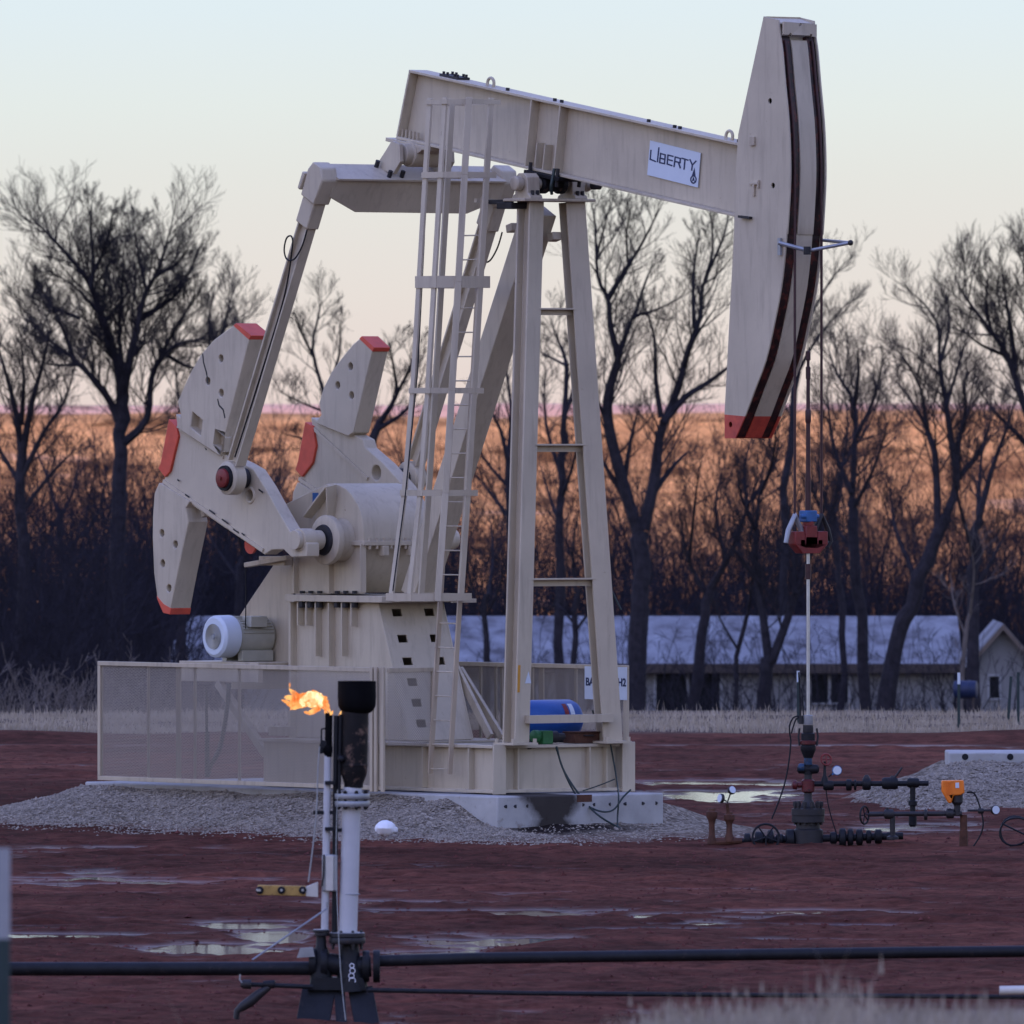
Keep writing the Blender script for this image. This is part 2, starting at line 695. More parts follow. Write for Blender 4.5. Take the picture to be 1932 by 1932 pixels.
def ground_z(x, y, fine=True):
    x, y = np.asarray(x, float), np.asarray(y, float)
    # bank in the foreground, higher on the right
    right = sstep(-.6, .9, x)
    z = (1.62 + .50 * right) * (1 - sstep(62, 92, y)) + .9 * (1 - sstep(0, 55, y))
    # berm of dry grass behind the pad, then the land falls to the river trees
    z = z + .12 * sstep(207, 209.5, y) * (1 - sstep(222, 235, y))
    z = z - 5.2 * sstep(226, 330, y) - 11.5 * sstep(600, 1250, y)
    if fine:
        pad = sstep(92, 98, y) * (1 - sstep(204, 208, y))
        r = .020 * fbm(x / 2.6, y / 1.4, 3, 4) + .031 * fbm(x / .6, y / .6, 11, 4, .6)
        # wheel ruts running across the view
        r = r + .006 * np.sin(y * 2.1 + 1.3 * fbm(x / 9, y / 9, 31, 2)) * sstep(-.1, .5, fbm(x / 7, y / 3, 41, 2))
        for y0, sl, cu in ((112.5, .05, .010), (121., -.09, .006), (131.5, .06, -.012), (143., -.04, .008), (186., .10, 0.)):
            for off in (0., 1.95):
                d = y - (y0 + off + sl * x + cu * x * x) - .12 * fbm(x / 2.2, y * 0 + y0, 91, 2)
                r = r - .034 * np.exp(-(d / .24) ** 2) + .020 * np.exp(-((np.abs(d) - .42) / .17) ** 2)
        z = z + pad * (r + .022 - 1.85 * pools(x, y))
        rough = (1 - pad)
        z = z + rough * .05 * fbm(x / 3, y / 3, 51, 3) * np.clip(y / 60, .2, 1)
    return z


def grid_mesh(name, xs, ys, zf, mat, org=(0, 0, 0)):
    X, Y = np.meshgrid(xs, ys)
    Z = zf(X, Y)
    nx, ny = len(xs), len(ys)
    co_ = np.stack([X, Y, Z], -1).reshape(-1, 3)
    i = np.arange(nx * ny).reshape(ny, nx)
    q = np.stack([i[:-1, :-1], i[:-1, 1:], i[1:, 1:], i[1:, :-1]], -1).reshape(-1, 4)
    me = bpy.data.meshes.new(name)
    me.vertices.add(len(co_))
    me.vertices.foreach_set('co', co_.astype(np.float32).ravel())
    me.loops.add(q.size)
    me.loops.foreach_set('vertex_index', q.astype(np.int32).ravel())
    me.polygons.add(len(q))
    me.polygons.foreach_set('loop_start', (np.arange(len(q)) * 4).astype(np.int32))
    me.polygons.foreach_set('loop_total', np.full(len(q), 4, np.int32))
    me.update(calc_edges=True)
    me.polygons.foreach_set('use_smooth', [True] * len(q))
    me.materials.append(mat)
    o = bpy.data.objects.new(name, me)
    COL.objects.link(o)
    o.location = org
    return o


def axis(parts):
    out = []
    for a, b, s in parts:
        out.append(np.arange(a, b, s))
    return np.concatenate(out + [np.array([parts[-1][1]])])


def ground_mat():
    m, nt, bs = new_mat('red_scoria_mud')
    tc = N(nt, 'ShaderNodeTexCoord').outputs['Object']
    sp = N(nt, 'ShaderNodeSeparateXYZ')
    nt.links.new(tc, sp.inputs[0])
    n1 = noise(nt, tc, .40, 8, .68, (.6, .8, 1))
    n2 = noise(nt, tc, 4.0, 8, .72, (.8, .8, 1))
    n3 = noise(nt, tc, 22, 4, .6)
    r1 = ramp(nt, [(.30, (.066, .024, .016)), (.48, (.120, .042, .028)), (.70, (.180, .063, .040))])
    nt.links.new(n1.outputs['Fac'], r1.inputs['Fac'])
    r2 = ramp(nt, [(.34, (.45,) * 3), (.66, (1.35,) * 3)])
    nt.links.new(n2.outputs['Fac'], r2.inputs['Fac'])
    mm = N(nt, 'ShaderNodeMix', data_type='RGBA', blend_type='MULTIPLY')
    mm.inputs[0].default_value = 1
    nt.links.new(r1.outputs['Color'], mm.inputs[6])
    nt.links.new(r2.outputs['Color'], mm.inputs[7])
    n0 = noise(nt, tc, .11, 5, .6, (.7, 1, 1))
    r0 = ramp(nt, [(.36, (.55,) * 3), (.62, (1.05,) * 3)])
    nt.links.new(n0.outputs['Fac'], r0.inputs['Fac'])
    m0 = N(nt, 'ShaderNodeMix', data_type='RGBA', blend_type='MULTIPLY')
    m0.inputs[0].default_value = 1
    nt.links.new(mm.outputs[2], m0.inputs[6])
    nt.links.new(r0.outputs['Color'], m0.inputs[7])
    red = m0.outputs[2]
    # dry grass and soil away from the pad
    wob = math_n(nt, 'MULTIPLY_ADD', n1.outputs['Fac'], 3.0, sp.outputs['Y'])
    far = N(nt, 'ShaderNodeMapRange')
    far.inputs[1].default_value = 211.6
    far.inputs[2].default_value = 212.6
    nt.links.new(wob, far.inputs[0])
    near = N(nt, 'ShaderNodeMapRange')
    near.inputs[1].default_value = 84
    near.inputs[2].default_value = 76
    nt.links.new(wob, near.inputs[0])
    g = ramp(nt, [(.3, (.075, .055, .042)), (.7, (.15, .115, .085))])
    nt.links.new(n2.outputs['Fac'], g.inputs['Fac'])
    k = math_n(nt, 'MAXIMUM', far.outputs[0], near.outputs[0])
    c = mix(nt, k, red, g.outputs['Color'])
    nt.links.new(c, bs.inputs['Base Color'])
    wet = N(nt, 'ShaderNodeMapRange')
    wet.inputs[1].default_value = .012
    wet.inputs[2].default_value = -.016
    nt.links.new(math_n(nt, 'MULTIPLY_ADD', n2.outputs['Fac'], .016, sp.outputs['Z']), wet.inputs[0])
    wet_ = math_n(nt, 'MULTIPLY', wet.outputs[0], math_n(nt, 'SUBTRACT', 1., k))
    rr = math_n(nt, 'MULTIPLY_ADD', wet_, -.55, .95)
    nt.links.new(rr, bs.inputs['Roughness'])
    nt.links.new(math_n(nt, 'MULTIPLY_ADD', wet_, .22, .04), bs.inputs['Specular IOR Level'])
    bump(nt, bs, n3.outputs['Fac'], .5, .03)
    return m


gx = axis([(-1500, -200, 100), (-200, -40, 10), (-40, -9, 1.5), (-9, 9, .075), (9, 40, 1.5), (40, 200, 10), (200, 1500, 100)])
gy = axis([(-1200, 0, 50), (0, 54, 3), (54, 94, .8), (94, 150, .12), (150, 212, .20), (212, 240, .8), (240, 340, 5), (340, 700, 12), (700, 3400, 50)])
structure(grid_mesh('ground', gx, gy, ground_z, ground_mat()))


def water_mat():
    m, nt, bs = new_mat('muddy_puddle_water')
    tc = N(nt, 'ShaderNodeTexCoord').outputs['Object']
    n = noise(nt, tc, 2.2, 3, .5, (.5, 1, 1))
    bs.inputs['Base Color'].default_value = (.05, .022, .02, 1)
    bs.inputs['Roughness'].default_value = .05
    bs.inputs['IOR'].default_value = 1.33
    bump(nt, bs, n.outputs['Fac'], .08, .02)
    return m


wm = MB()
wm.add([(-11, 96, WATER_Z), (11, 96, WATER_Z), (11, 203, WATER_Z), (-11, 203, WATER_Z)], [(0, 1, 2, 3)])
structure(wm.build('water', water_mat(), smooth=0, normals=False))


# ================================================================== hills
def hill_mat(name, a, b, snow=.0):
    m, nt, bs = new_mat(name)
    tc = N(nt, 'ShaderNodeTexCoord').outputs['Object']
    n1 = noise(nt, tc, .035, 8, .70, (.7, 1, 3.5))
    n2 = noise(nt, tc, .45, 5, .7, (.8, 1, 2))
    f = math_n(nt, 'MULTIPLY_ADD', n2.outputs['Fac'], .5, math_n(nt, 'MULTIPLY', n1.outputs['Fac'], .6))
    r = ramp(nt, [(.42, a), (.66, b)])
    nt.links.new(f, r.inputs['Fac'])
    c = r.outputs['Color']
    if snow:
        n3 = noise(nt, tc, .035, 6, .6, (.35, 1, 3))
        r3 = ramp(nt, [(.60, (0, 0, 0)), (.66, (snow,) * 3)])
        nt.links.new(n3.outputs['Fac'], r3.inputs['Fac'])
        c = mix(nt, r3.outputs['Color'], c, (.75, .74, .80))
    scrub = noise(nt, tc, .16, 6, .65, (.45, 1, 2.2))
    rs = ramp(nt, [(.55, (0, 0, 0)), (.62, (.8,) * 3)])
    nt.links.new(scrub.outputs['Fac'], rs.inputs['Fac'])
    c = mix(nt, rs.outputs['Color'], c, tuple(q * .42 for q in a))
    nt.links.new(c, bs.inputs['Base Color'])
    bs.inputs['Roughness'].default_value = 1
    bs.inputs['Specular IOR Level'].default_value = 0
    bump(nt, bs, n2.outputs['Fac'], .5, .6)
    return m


def ridge(y0, dep, z0, crest_v, seed, rel=.06):
    top = wp(966, crest_v, y0 + dep).z

    def f(X, Y):
        t = np.clip((Y - y0) / dep, 0, 1)
        prof = t ** .9
        wob = 1 + rel * fbm(X / 55, Y / 55, seed, 4) * (1 - t * .75)
        crest = .35 * fbm(X / 30, Y * 0 + 3, seed + 9, 3)
        z = z0 + (top - z0) * prof * wob + crest * t
        back = np.clip((Y - y0 - dep) / 900, 0, 1)
        return z - 12 * back
    return f


hx = axis([(-700, -120, 20), (-120, 120, 2.5), (120, 700, 20)])
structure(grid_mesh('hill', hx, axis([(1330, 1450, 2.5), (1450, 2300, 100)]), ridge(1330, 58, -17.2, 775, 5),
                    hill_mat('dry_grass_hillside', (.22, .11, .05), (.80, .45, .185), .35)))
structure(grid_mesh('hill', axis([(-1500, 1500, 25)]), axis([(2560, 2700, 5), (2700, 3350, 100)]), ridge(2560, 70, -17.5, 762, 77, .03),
                    hill_mat('far_hazed_hillside', (.62, .39, .27), (.80, .52, .37), .2)))  # distance haze put into the far ridge's pinker, paler colour


# unseen ridge behind the camera, shaped to keep the low sun off the pad
def shade_ridge(X, Y):
    d = np.abs(Y + 1500)
    return -2 + 97 * np.clip(1 - (d / 420) ** 2, 0, 1) * (1 - sstep(1600, 2600, np.abs(X))) + 1.0 * fbm(X / 90, Y / 90, 66, 3)


structure(grid_mesh('hill', axis([(-2800, 2800, 50)]), axis([(-1940, -1060, 20)]), shade_ridge,
                    hill_mat('unseen_grass_ridge', (.16, .13, .10), (.26, .21, .16))))


# ================================================================== grass
def blades(mb, n, xf, hmin, hmax, w, seed, lean=.25, zf=None, heads=0.):
    rr = random.Random(seed)
    pts = [xf(rr) for _ in range(n)]
    zs = ground_z(np.array([p[0] for p in pts]), np.array([p[1] for p in pts]))
    for (x, y), z in zip(pts, zs):
        h = rr.uniform(hmin, hmax) * (1.0 if rr.random() < .93 else 1.2)
        a = rr.uniform(0, 6.283)
        l = h * rr.uniform(0, lean)
        bx, by = x + l * math.cos(a), y + l * math.sin(a)
        s = rr.uniform(-1.2, 1.2)
        dx, dy = w * math.cos(s), w * math.sin(s)
        z -= .03
        mx, my = x + (bx - x) * .35, y + (by - y) * .35
        mb.add([(x - dx, y - dy, z), (x + dx, y + dy, z), (mx + dx * .8, my + dy * .8, z + h * .6), (mx - dx * .8, my - dy * .8, z + h * .6), (bx, by, z + h)],
               [(0, 1, 2, 3), (3, 2, 4)])
        if rr.random() < heads:
            k = h * .22
            mb.add([(bx - w * 2.4, by, z + h * .86), (bx + w * 2.4, by, z + h * .86), (bx, by, z + h * .86 + k), (bx, by + w * 2.4, z + h * .9)],
                   [(0, 1, 2), (0, 3, 2), (1, 3, 2)])


g = MB()


def far_x(rr):
    y = 210.6 + 14 * rr.random() ** 1.4
    return (rr.uniform(-10.5, 10.5), y)


blades(g, 30000, far_x, .05, .16, .008, 5, .5)
blades(g, 1100, far_x, .16, .30, .006, 6, .4)
stuff(g.build('grass', M['straw'], smooth=0, normals=False), 'band of dry straw-coloured grass along the far edge of the pad', 'grass')

g = MB()


def near_x(rr):
    return (.05 + 2.9 * rr.random() ** .8, rr.uniform(52, 63))


def tuft(cx, s):
    return lambda rr: (rr.gauss(cx, s), rr.uniform(54, 62))


blades(g, 11000, near_x, .08, .20, .0045, 8, .5)
for cx, s, k in ((1.05, .10, 60), (1.55, .09, 70), (1.42, .12, 40), (.22, .1, 40), (.62, .08, 36), (1.95, .07, 30), (2.25, .08, 24), (1.25, .05, 30)):
    blades(g, k, tuft(cx, s), .19, .30, .0035, int(cx * 1000), .35, heads=.3)
blades(g, 70, lambda rr: (1.53 + rr.gauss(0, .09), rr.uniform(56, 60)), .30, .50, .004, 99, .35, heads=.3)
blades(g, 26, lambda rr: (rr.uniform(-1.6, 0), rr.uniform(55, 61)), .6, .85, .0018, 13, .3)
stuff(g.build('grass', M['straw'], smooth=0, normals=False), 'pale dry grass out of focus in the near right foreground', 'grass')
# ================================================================== bare trees
class Tree:
    def __init__(self, seed):
        self.r = random.Random(seed)
        self.v, self.f = [], []

    def sweep(self, pts, rs, n):
        base = len(self.v)
        v, f = self.v, self.f
        prev = None
        m = len(pts)
        cs = [(math.cos(2 * math.pi * k / n), math.sin(2 * math.pi * k / n)) for k in range(n)]
        for i in range(m):
            a = pts[i - 1] if i else pts[0]
            b = pts[i + 1] if i < m - 1 else pts[i]
            d = (b - a)
            if d.length < 1e-9:
                d = V3((0, 0, 1))
            d.normalize()
            if prev is None:
                s = d.cross(V3((0.3, 1, 0.1))).normalized()
            else:
                s = prev - d * prev.dot(d)
                s.normalize()
            prev = s
            t = d.cross(s)
            p = pts[i]
            r = rs[i]
            for c_, s_ in cs:
                v.append((p.x + (s.x * c_ + t.x * s_) * r, p.y + (s.y * c_ + t.y * s_) * r, p.z + (s.z * c_ + t.z * s_) * r))
        for i in range(m - 1):
            for k in range(n):
                a, b = base + i * n + k, base + i * n + (k + 1) % n
                f.append((a, b, b + n, a + n))

    def grow(self, p, d, L, r, level, kids, up):
        """a wandering branch and, while level > 0, its side branches"""
        R = self.r
        n = (3, 4, 5, 6)[min(level, 3)]
        pts, rs = [p.copy()], [r]
        q, dd = p.copy(), d.copy()
        st = L / n
        w = (.11, .14, .17, .20)[min(level, 3)]
        for i in range(n):
            dd = dd + V3((R.gauss(0, w), R.gauss(0, w), R.gauss(0, w * .7) + up))
            dd.normalize()
            q = q + dd * st
            pts.append(q.copy())
            rs.append(max(r * (1 - .82 * (i + 1) / n), self.rmin))
        self.sweep(pts, rs, 4 if level > 1 else 3)
        if level > 0:
            self.kids(pts, rs, L, level, kids, up)

    def kids(self, pts, rs, L, level, kids, up, t0=.20, ratio=(.40, .74)):
        R = self.r
        k = kids[level] if level < len(kids) else kids[-1]
        m = len(pts) - 1
        for j in range(k):
            t = t0 + (1 - t0) * (j + R.random()) / k
            x = min(t * m, m - 1e-3)
            i = int(x)
            p = pts[i].lerp(pts[i + 1], x - i)
            tan = (pts[i + 1] - pts[i]).normalized()
            side = V3((R.gauss(0, 1), R.gauss(0, .8), R.gauss(0, .6)))
            side = (side - tan * side.dot(tan)).normalized()
            ang = R.uniform(.50, 1.10) if level >= 2 else R.uniform(.35, .85)
            d = (tan * math.cos(ang) + side * math.sin(ang) + V3((0, 0, up * 1.5))).normalized()
            l = L * R.uniform(*ratio) * (1 - (.52 if level == 2 else .35) * t)
            self.grow(p, d, l, max(min(rs[i] * .55, .012 * l + .004), self.rmin), level - 1, kids, up)


def smooth_line(pts, sub=3):
    out = []
    n = len(pts)
    for i in range(n - 1):
        p0, p1, p2, p3 = pts[max(i - 1, 0)], pts[i], pts[i + 1], pts[min(i + 2, n - 1)]
        for k in range(sub):
            t = k / sub
            out.append(.5 * ((2 * p1) + (p2 - p0) * t + (2 * p0 - 5 * p1 + 4 * p2 - p3) * t * t + (3 * p1 - p0 - 3 * p2 + p3) * t ** 3))
    out.append(pts[-1])
    return out


def make_tree(name, label, depth, trunk, limbs, seed, mat='bark', kids=(4, 5, 7, 9), level=3, rmin=.0046, cat='tree', group=None,
              dens=1.0, spread=2.2, crown_len=None):
    """trunk, limbs: ([(u, v), ...], base radius, tip radius) in picture units; limbs spread in depth as well"""
    s = depth / F
    kids = (kids[0], int(kids[1] * 1.15 + .5), int(kids[2] * 1.1 + .5), kids[3])
    T = Tree(seed)
    T.rmin = rmin
    base = wp(trunk[0][0][0], trunk[0][0][1], depth)
    gz = float(ground_z(base.x, depth, False))
    base.z = gz
    rt = root(name, base)
    mb = MB()
    tp = [wp(u, v, depth) for u, v in trunk[0]]
    tp[0] = V3((tp[0].x, depth, gz - .15))
    tl = smooth_line(tp)
    k = len(tl)
    tr = [(trunk[1] + (trunk[2] - trunk[1]) * i / (k - 1)) * s for i in range(k)]
    tr[0] *= 1.45
    tr[1] *= 1.12
    for i in range(1, k):
        tr[i] *= T.r.uniform(.90, 1.10)
        tl[i] = tl[i] + V3((T.r.gauss(0, .05), 0, 0))
    mb.tube(tl, tr, 9)
    mb.build('trunk', M[mat], rt)
    T.kids(tl, tr, (tl[-1] - tl[0]).length * .35, min(level, 2), [max(1, int(q * .7)) for q in kids], .10, t0=.45)
    for li, (pts, r0, r1) in enumerate(limbs):
        off = T.r.uniform(-spread, spread)
        n = len(pts)
        P = []
        for i, (u, v) in enumerate(pts):
            P.append(wp(u, v, depth + off * (i / max(1, n - 1))))
        P = smooth_line(P)
        k = len(P)
        rs = [max((r0 + (r1 - r0) * i / (k - 1)) * s, rmin) for i in range(k)]
        T.sweep(P, rs, 6)
        L = sum((P[i + 1] - P[i]).length for i in range(k - 1))
        cnt = [max(2, int(q * dens * 1.15 + .5)) for q in kids]
        cnt[3] = max(4, int(kids[3] * dens * L / 2.6))
        T.kids(P, rs, min(max(L * .75, 1.6), 4.4), level, cnt, .12, t0=.12)
        # the limb's own leader runs on into twigs
        T.grow(P[-1], (P[-1] - P[-2]).normalized(), min(L * .16, .55), rs[-1], 1, kids, .08)
    c = MB()
    c.v, c.f = T.v, T.f
    c.build('crown', M[mat], rt, smooth=0, normals=False)
    tag(rt, label, cat, group)
    return rt


TG = 'bare trees behind the well pad'
K = (4, 5, 7, 10)
make_tree('bare_tree', 'tallest bare tree on the left, broad round crown against the sky', 402,
          ([(224, 1345), (222, 1100), (226, 900), (229, 790), (230, 735)], 17, 12),
          [([(229, 760), (224, 699), (192, 598), (165, 528), (107, 459), (64, 416)], 11, 1.2),
           ([(172, 545), (176, 491), (171, 430), (172, 392)], 5, 1), ([(168, 535), (200, 460), (213, 400)], 4, 1),
           ([(230, 750), (240, 700), (256, 630), (272, 560), (299, 507), (322, 430)], 11, 1.2),
           ([(262, 600), (300, 580), (341, 545), (375, 470)], 6, 1), ([(276, 550), (262, 480), (250, 420)], 4, 1),
           ([(226, 800), (208, 758), (176, 715), (133, 672), (80, 630), (34, 571)], 9, 1.2),
           ([(140, 680), (110, 600), (70, 530)], 5, 1), ([(228, 840), (277, 790), (288, 704), (331, 651), (390, 640)], 9, 1.2),
           ([(290, 700), (330, 620), (372, 560)], 5, 1), ([(200, 740), (150, 690), (110, 690), (60, 680)], 5, 1),
           ([(236, 720), (225, 640), (230, 560), (232, 480)], 6, 1), ([(186, 590), (140, 540), (90, 510)], 4, 1),
           ([(290, 520), (330, 500), (355, 470)], 4, 1), ([(196, 610), (235, 560), (262, 520)], 4, 1), ([(150, 600), (100, 580), (60, 560)], 4, 1), ([(300, 660), (350, 690), (400, 700)], 5, 1),
            ([(240, 700), (200, 650), (196, 560), (205, 500)], 5, 1)], 11, kids=(4, 5, 8, 15), group=TG)
make_tree('bare_tree', 'bare bushy tree at the far left edge below the tallest crown', 392,
          ([(34, 1345), (45, 1100), (40, 930), (42, 850)], 12, 9),
          [([(42, 870), (30, 780), (10, 700), (-10, 640)], 8, 1), ([(42, 860), (60, 760), (80, 690), (95, 620)], 8, 1),
           ([(42, 900), (80, 820), (120, 760), (140, 700)], 6, 1), ([(42, 920), (0, 850), (-30, 800)], 6, 1),
           ([(40, 800), (45, 720), (40, 640)], 6, 1), ([(44, 960), (100, 890), (140, 850)], 5, 1)], 12, kids=(4, 5, 7, 10), group=TG)
make_tree('bare_tree', 'slim bare tree between the tall left tree and the orange-tipped counterweight', 410,
          ([(350, 1345), (345, 1100), (362, 900), (375, 800)], 10, 7),
          [([(375, 820), (395, 720), (415, 640), (440, 550)], 6, 1), ([(372, 850), (340, 760), (330, 690)], 5, 1),
           ([(380, 780), (430, 700), (460, 600)], 5, 1), ([(366, 900), (420, 820), (455, 740)], 5, 1), ([(400, 700), (395, 620), (400, 560)], 4, 1)], 13, kids=(4, 5, 7, 9), group=TG)
make_tree('bare_tree', 'small forked bare tree seen between the pitman arm and the far counterweight', 420,
          ([(648, 1345), (640, 1100), (636, 900), (614, 740)], 9, 5),
          [([(614, 750), (590, 662), (600, 600), (606, 570)], 4, 1), ([(590, 670), (565, 620), (555, 590)], 3, 1), ([(616, 745), (640, 670), (642, 610)], 4, 1),
           ([(620, 780), (570, 760), (530, 740)], 3, 1), ([(632, 850), (580, 830), (540, 820)], 4, 1)], 14, kids=(3, 4, 6, 8), group=TG)
make_tree('bare_tree', 'bare leaning tree seen just left of the ladder cage', 415,
          ([(692, 1345), (690, 1050), (699, 860), (714, 795)], 10, 8),
          [([(714, 800), (747, 747), (742, 690), (735, 650)], 6, 1), ([(712, 810), (770, 770), (800, 700)], 5, 1), ([(745, 750), (775, 690), (790, 640)], 4, 1),
           ([(700, 860), (670, 800), (650, 760)], 4, 1)], 15, kids=(3, 4, 6, 8), group=TG)
make_tree('bare_tree', 'bare tree seen between the ladder and the near samson post leg', 425,
          ([(972, 1345), (965, 1000), (958, 862)], 9, 7),
          [([(958, 870), (945, 813), (928, 776), (915, 700)], 5, 1), ([(958, 865), (965, 780), (955, 700), (950, 640)], 5, 1), ([(960, 920), (910, 860), (890, 800)], 4, 1),
           ([(962, 980), (925, 930), (900, 900)], 4, 1)], 16, kids=(3, 4, 6, 8), group=TG)
make_tree('bare_tree', 'bare tree seen through the gap between the two samson post legs', 408,
          ([(1058, 1345), (1060, 1100), (1059, 912), (1062, 813)], 10, 7),
          [([(1062, 820), (1069, 700), (1059, 657), (1040, 610)], 6, 1), ([(1062, 800), (1090, 700), (1098, 620)], 4, 1), ([(1069, 690), (1030, 670), (1010, 660)], 3, 1),
           ([(1060, 900), (1030, 800), (1028, 700)], 5, 1), ([(1060, 940), (1085, 860), (1090, 780)], 4, 1), ([(1060, 1000), (1035, 930), (1020, 880)], 4, 1)], 17, kids=(4, 4, 6, 8), group=TG)
make_tree('bare_tree', 'largest bare tree under the walking beam, two big limbs rising from one trunk', 390,
          ([(1197, 1345), (1207, 1200), (1208, 1080), (1211, 1000)], 20, 15),
          [([(1206, 1010), (1173, 903), (1149, 807), (1147, 750), (1159, 703), (1166, 674), (1152, 617), (1147, 564), (1128, 522), (1123, 426), (1116, 385)], 13, 1.2),
           ([(1147, 564), (1178, 512), (1211, 460), (1249, 385)], 6, 1), ([(1166, 674), (1183, 626), (1197, 598), (1240, 584), (1287, 560)], 6, 1),
           ([(1197, 598), (1215, 540), (1230, 500)], 4, 1), ([(1126, 480), (1140, 430), (1150, 390)], 3, 1), ([(1185, 500), (1182, 440), (1190, 395)], 3, 1),
           ([(1214, 1000), (1235, 903), (1240, 855), (1249, 807), (1278, 736), (1297, 665), (1321, 598), (1326, 541), (1364, 450), (1376, 393)], 12, 1.2),
           ([(1250, 798), (1292, 750), (1335, 722), (1378, 690), (1420, 660)], 8, 1), ([(1247, 788), (1237, 712), (1235, 641), (1221, 588)], 6, 1),
           ([(1310, 620), (1308, 520), (1320, 440)], 5, 1), ([(1330, 530), (1345, 470), (1340, 410)], 4, 1), ([(1292, 690), (1310, 640), (1350, 580)], 5, 1),
           ([(1190, 960), (1145, 884), (1120, 850)], 7, 1), ([(1150, 810), (1130, 760), (1120, 700)], 5, 1), ([(1225, 940), (1270, 880), (1300, 850)], 7, 1),
           ([(1177, 915), (1190, 830), (1205, 770)], 6, 1)], 18, kids=(4, 5, 7, 9), group=TG, dens=.9)
make_tree('bare_tree', 'leaning bare tree rising to the right beneath the horsehead', 412,
          ([(1302, 1345), (1317, 1268), (1328, 1165), (1340, 1105)], 12, 9),
          [([(1338, 1115), (1380, 1040), (1410, 960), (1432, 900)], 8, 1), ([(1336, 1125), (1300, 1060), (1285, 980)], 6, 1), ([(1370, 1060), (1350, 960), (1365, 880)], 5, 1),
           ([(1410, 960), (1405, 880), (1420, 820)], 5, 1), ([(1420, 940), (1460, 880), (1470, 820)], 5, 1), ([(1300, 1060), (1310, 960), (1320, 880)], 4, 1)], 19, kids=(4, 5, 6, 8), group=TG)
make_tree('bare_tree', 'bare tree with a low V-shaped fork before the house, left of the polished rod', 398,
          ([(1438, 1345), (1450, 1270), (1453, 1240)], 14, 12),
          [([(1451, 1250), (1440, 1165), (1425, 1050), (1430, 960), (1440, 880)], 10, 1.2), ([(1455, 1250), (1485, 1170), (1515, 1080), (1545, 1000), (1560, 920)], 10, 1.2),
           ([(1430, 1010), (1400, 940), (1390, 880)], 5, 1), ([(1500, 1120), (1500, 1020), (1510, 940)], 5, 1), ([(1535, 1020), (1580, 960), (1590, 880)], 5, 1),
           ([(1436, 930), (1460, 860), (1462, 800)], 4, 1), ([(1432, 1100), (1395, 1050), (1370, 1020)], 5, 1)], 20, kids=(4, 5, 6, 8), group=TG)
make_tree('bare_tree', 'upright bare tree just right of the bridle cables', 404,
          ([(1641, 1345), (1626, 1165), (1608, 1000), (1606, 940)], 12, 9),
          [([(1606, 957), (1612, 856), (1612, 764), (1578, 703), (1563, 657)], 7, 1), ([(1612, 764), (1620, 700), (1618, 657)], 5, 1), ([(1606, 930), (1575, 850), (1565, 790), (1560, 740)], 6, 1),
           ([(1612, 830), (1650, 750), (1665, 680)], 5, 1), ([(1614, 1050), (1570, 980), (1560, 930)], 5, 1), ([(1610, 960), (1650, 880), (1675, 800)], 5, 1)], 21, kids=(4, 5, 7, 9), group=TG)
make_tree('bare_tree', 'dark bare tree leaning right over the house, with a fork of tall limbs', 395,
          ([(1657, 1345), (1685, 1227), (1714, 1145), (1745, 1060), (1782, 975)], 17, 12),
          [([(1778, 985), (1804, 916), (1794, 825), (1785, 764), (1773, 688), (1769, 612), (1737, 566)], 9, 1.2), ([(1804, 916), (1807, 840), (1822, 779), (1820, 718), (1842, 690)], 7, 1),
           ([(1770, 1000), (1764, 856), (1749, 810), (1737, 734), (1703, 673)], 8, 1), ([(1773, 688), (1790, 620), (1788, 560)], 4, 1), ([(1800, 910), (1850, 850), (1870, 790)], 7, 1),
           ([(1730, 1100), (1690, 1000), (1680, 920)], 6, 1), ([(1745, 800), (1715, 750), (1690, 720)], 4, 1), ([(1785, 770), (1805, 700), (1830, 620)], 4, 1)], 22, kids=(4, 5, 7, 9), group=TG)
make_tree('bare_tree', 'tall bare tree cut by the right edge, dense crown against the sky', 385,
          ([(1975, 1345), (1970, 1100), (1962, 900), (1958, 820)], 18, 14),
          [([(1958, 830), (1932, 764), (1901, 673), (1871, 627), (1825, 566), (1808, 536)], 9, 1), ([(1916, 700), (1908, 627), (1898, 566), (1890, 505)], 6, 1), ([(1958, 820), (1950, 700), (1945, 600), (1930, 500)], 8, 1),
           ([(1871, 627), (1860, 570), (1865, 520)], 4, 1), ([(1958, 860), (1920, 820), (1880, 780), (1850, 740)], 7, 1), ([(1940, 600), (1960, 520), (1955, 470)], 5, 1), ([(1900, 672), (1850, 650), (1815, 620)], 4, 1)],
          23, kids=(4, 5, 8, 11), group=TG)
make_tree('bare_tree', 'bare tree with a straight dark trunk beside the blue drum', 380,
          ([(1838, 1360), (1837, 1200), (1838, 1080), (1845, 980)], 13, 9),
          [([(1844, 990), (1870, 890), (1895, 820), (1915, 760)], 7, 1), ([(1840, 1050), (1815, 970), (1800, 900)], 6, 1), ([(1838, 1120), (1880, 1040), (1910, 980)], 5, 1), ([(1845, 980), (1850, 880), (1860, 800)], 5, 1)],
          24, kids=(4, 5, 6, 8), group=TG)
make_tree('bare_tree', 'thin pale-barked tree standing in front of the dark trunk by the blue drum', 372,
          ([(1812, 1360), (1818, 1250), (1830, 1150)], 5, 3.5), [([(1830, 1160), (1838, 1080), (1830, 1020)], 3, 1), ([(1822, 1200), (1800, 1140), (1795, 1100)], 2.5, 1)],
          25, mat='bark_pale', kids=(3, 3, 4, 5), group=TG)
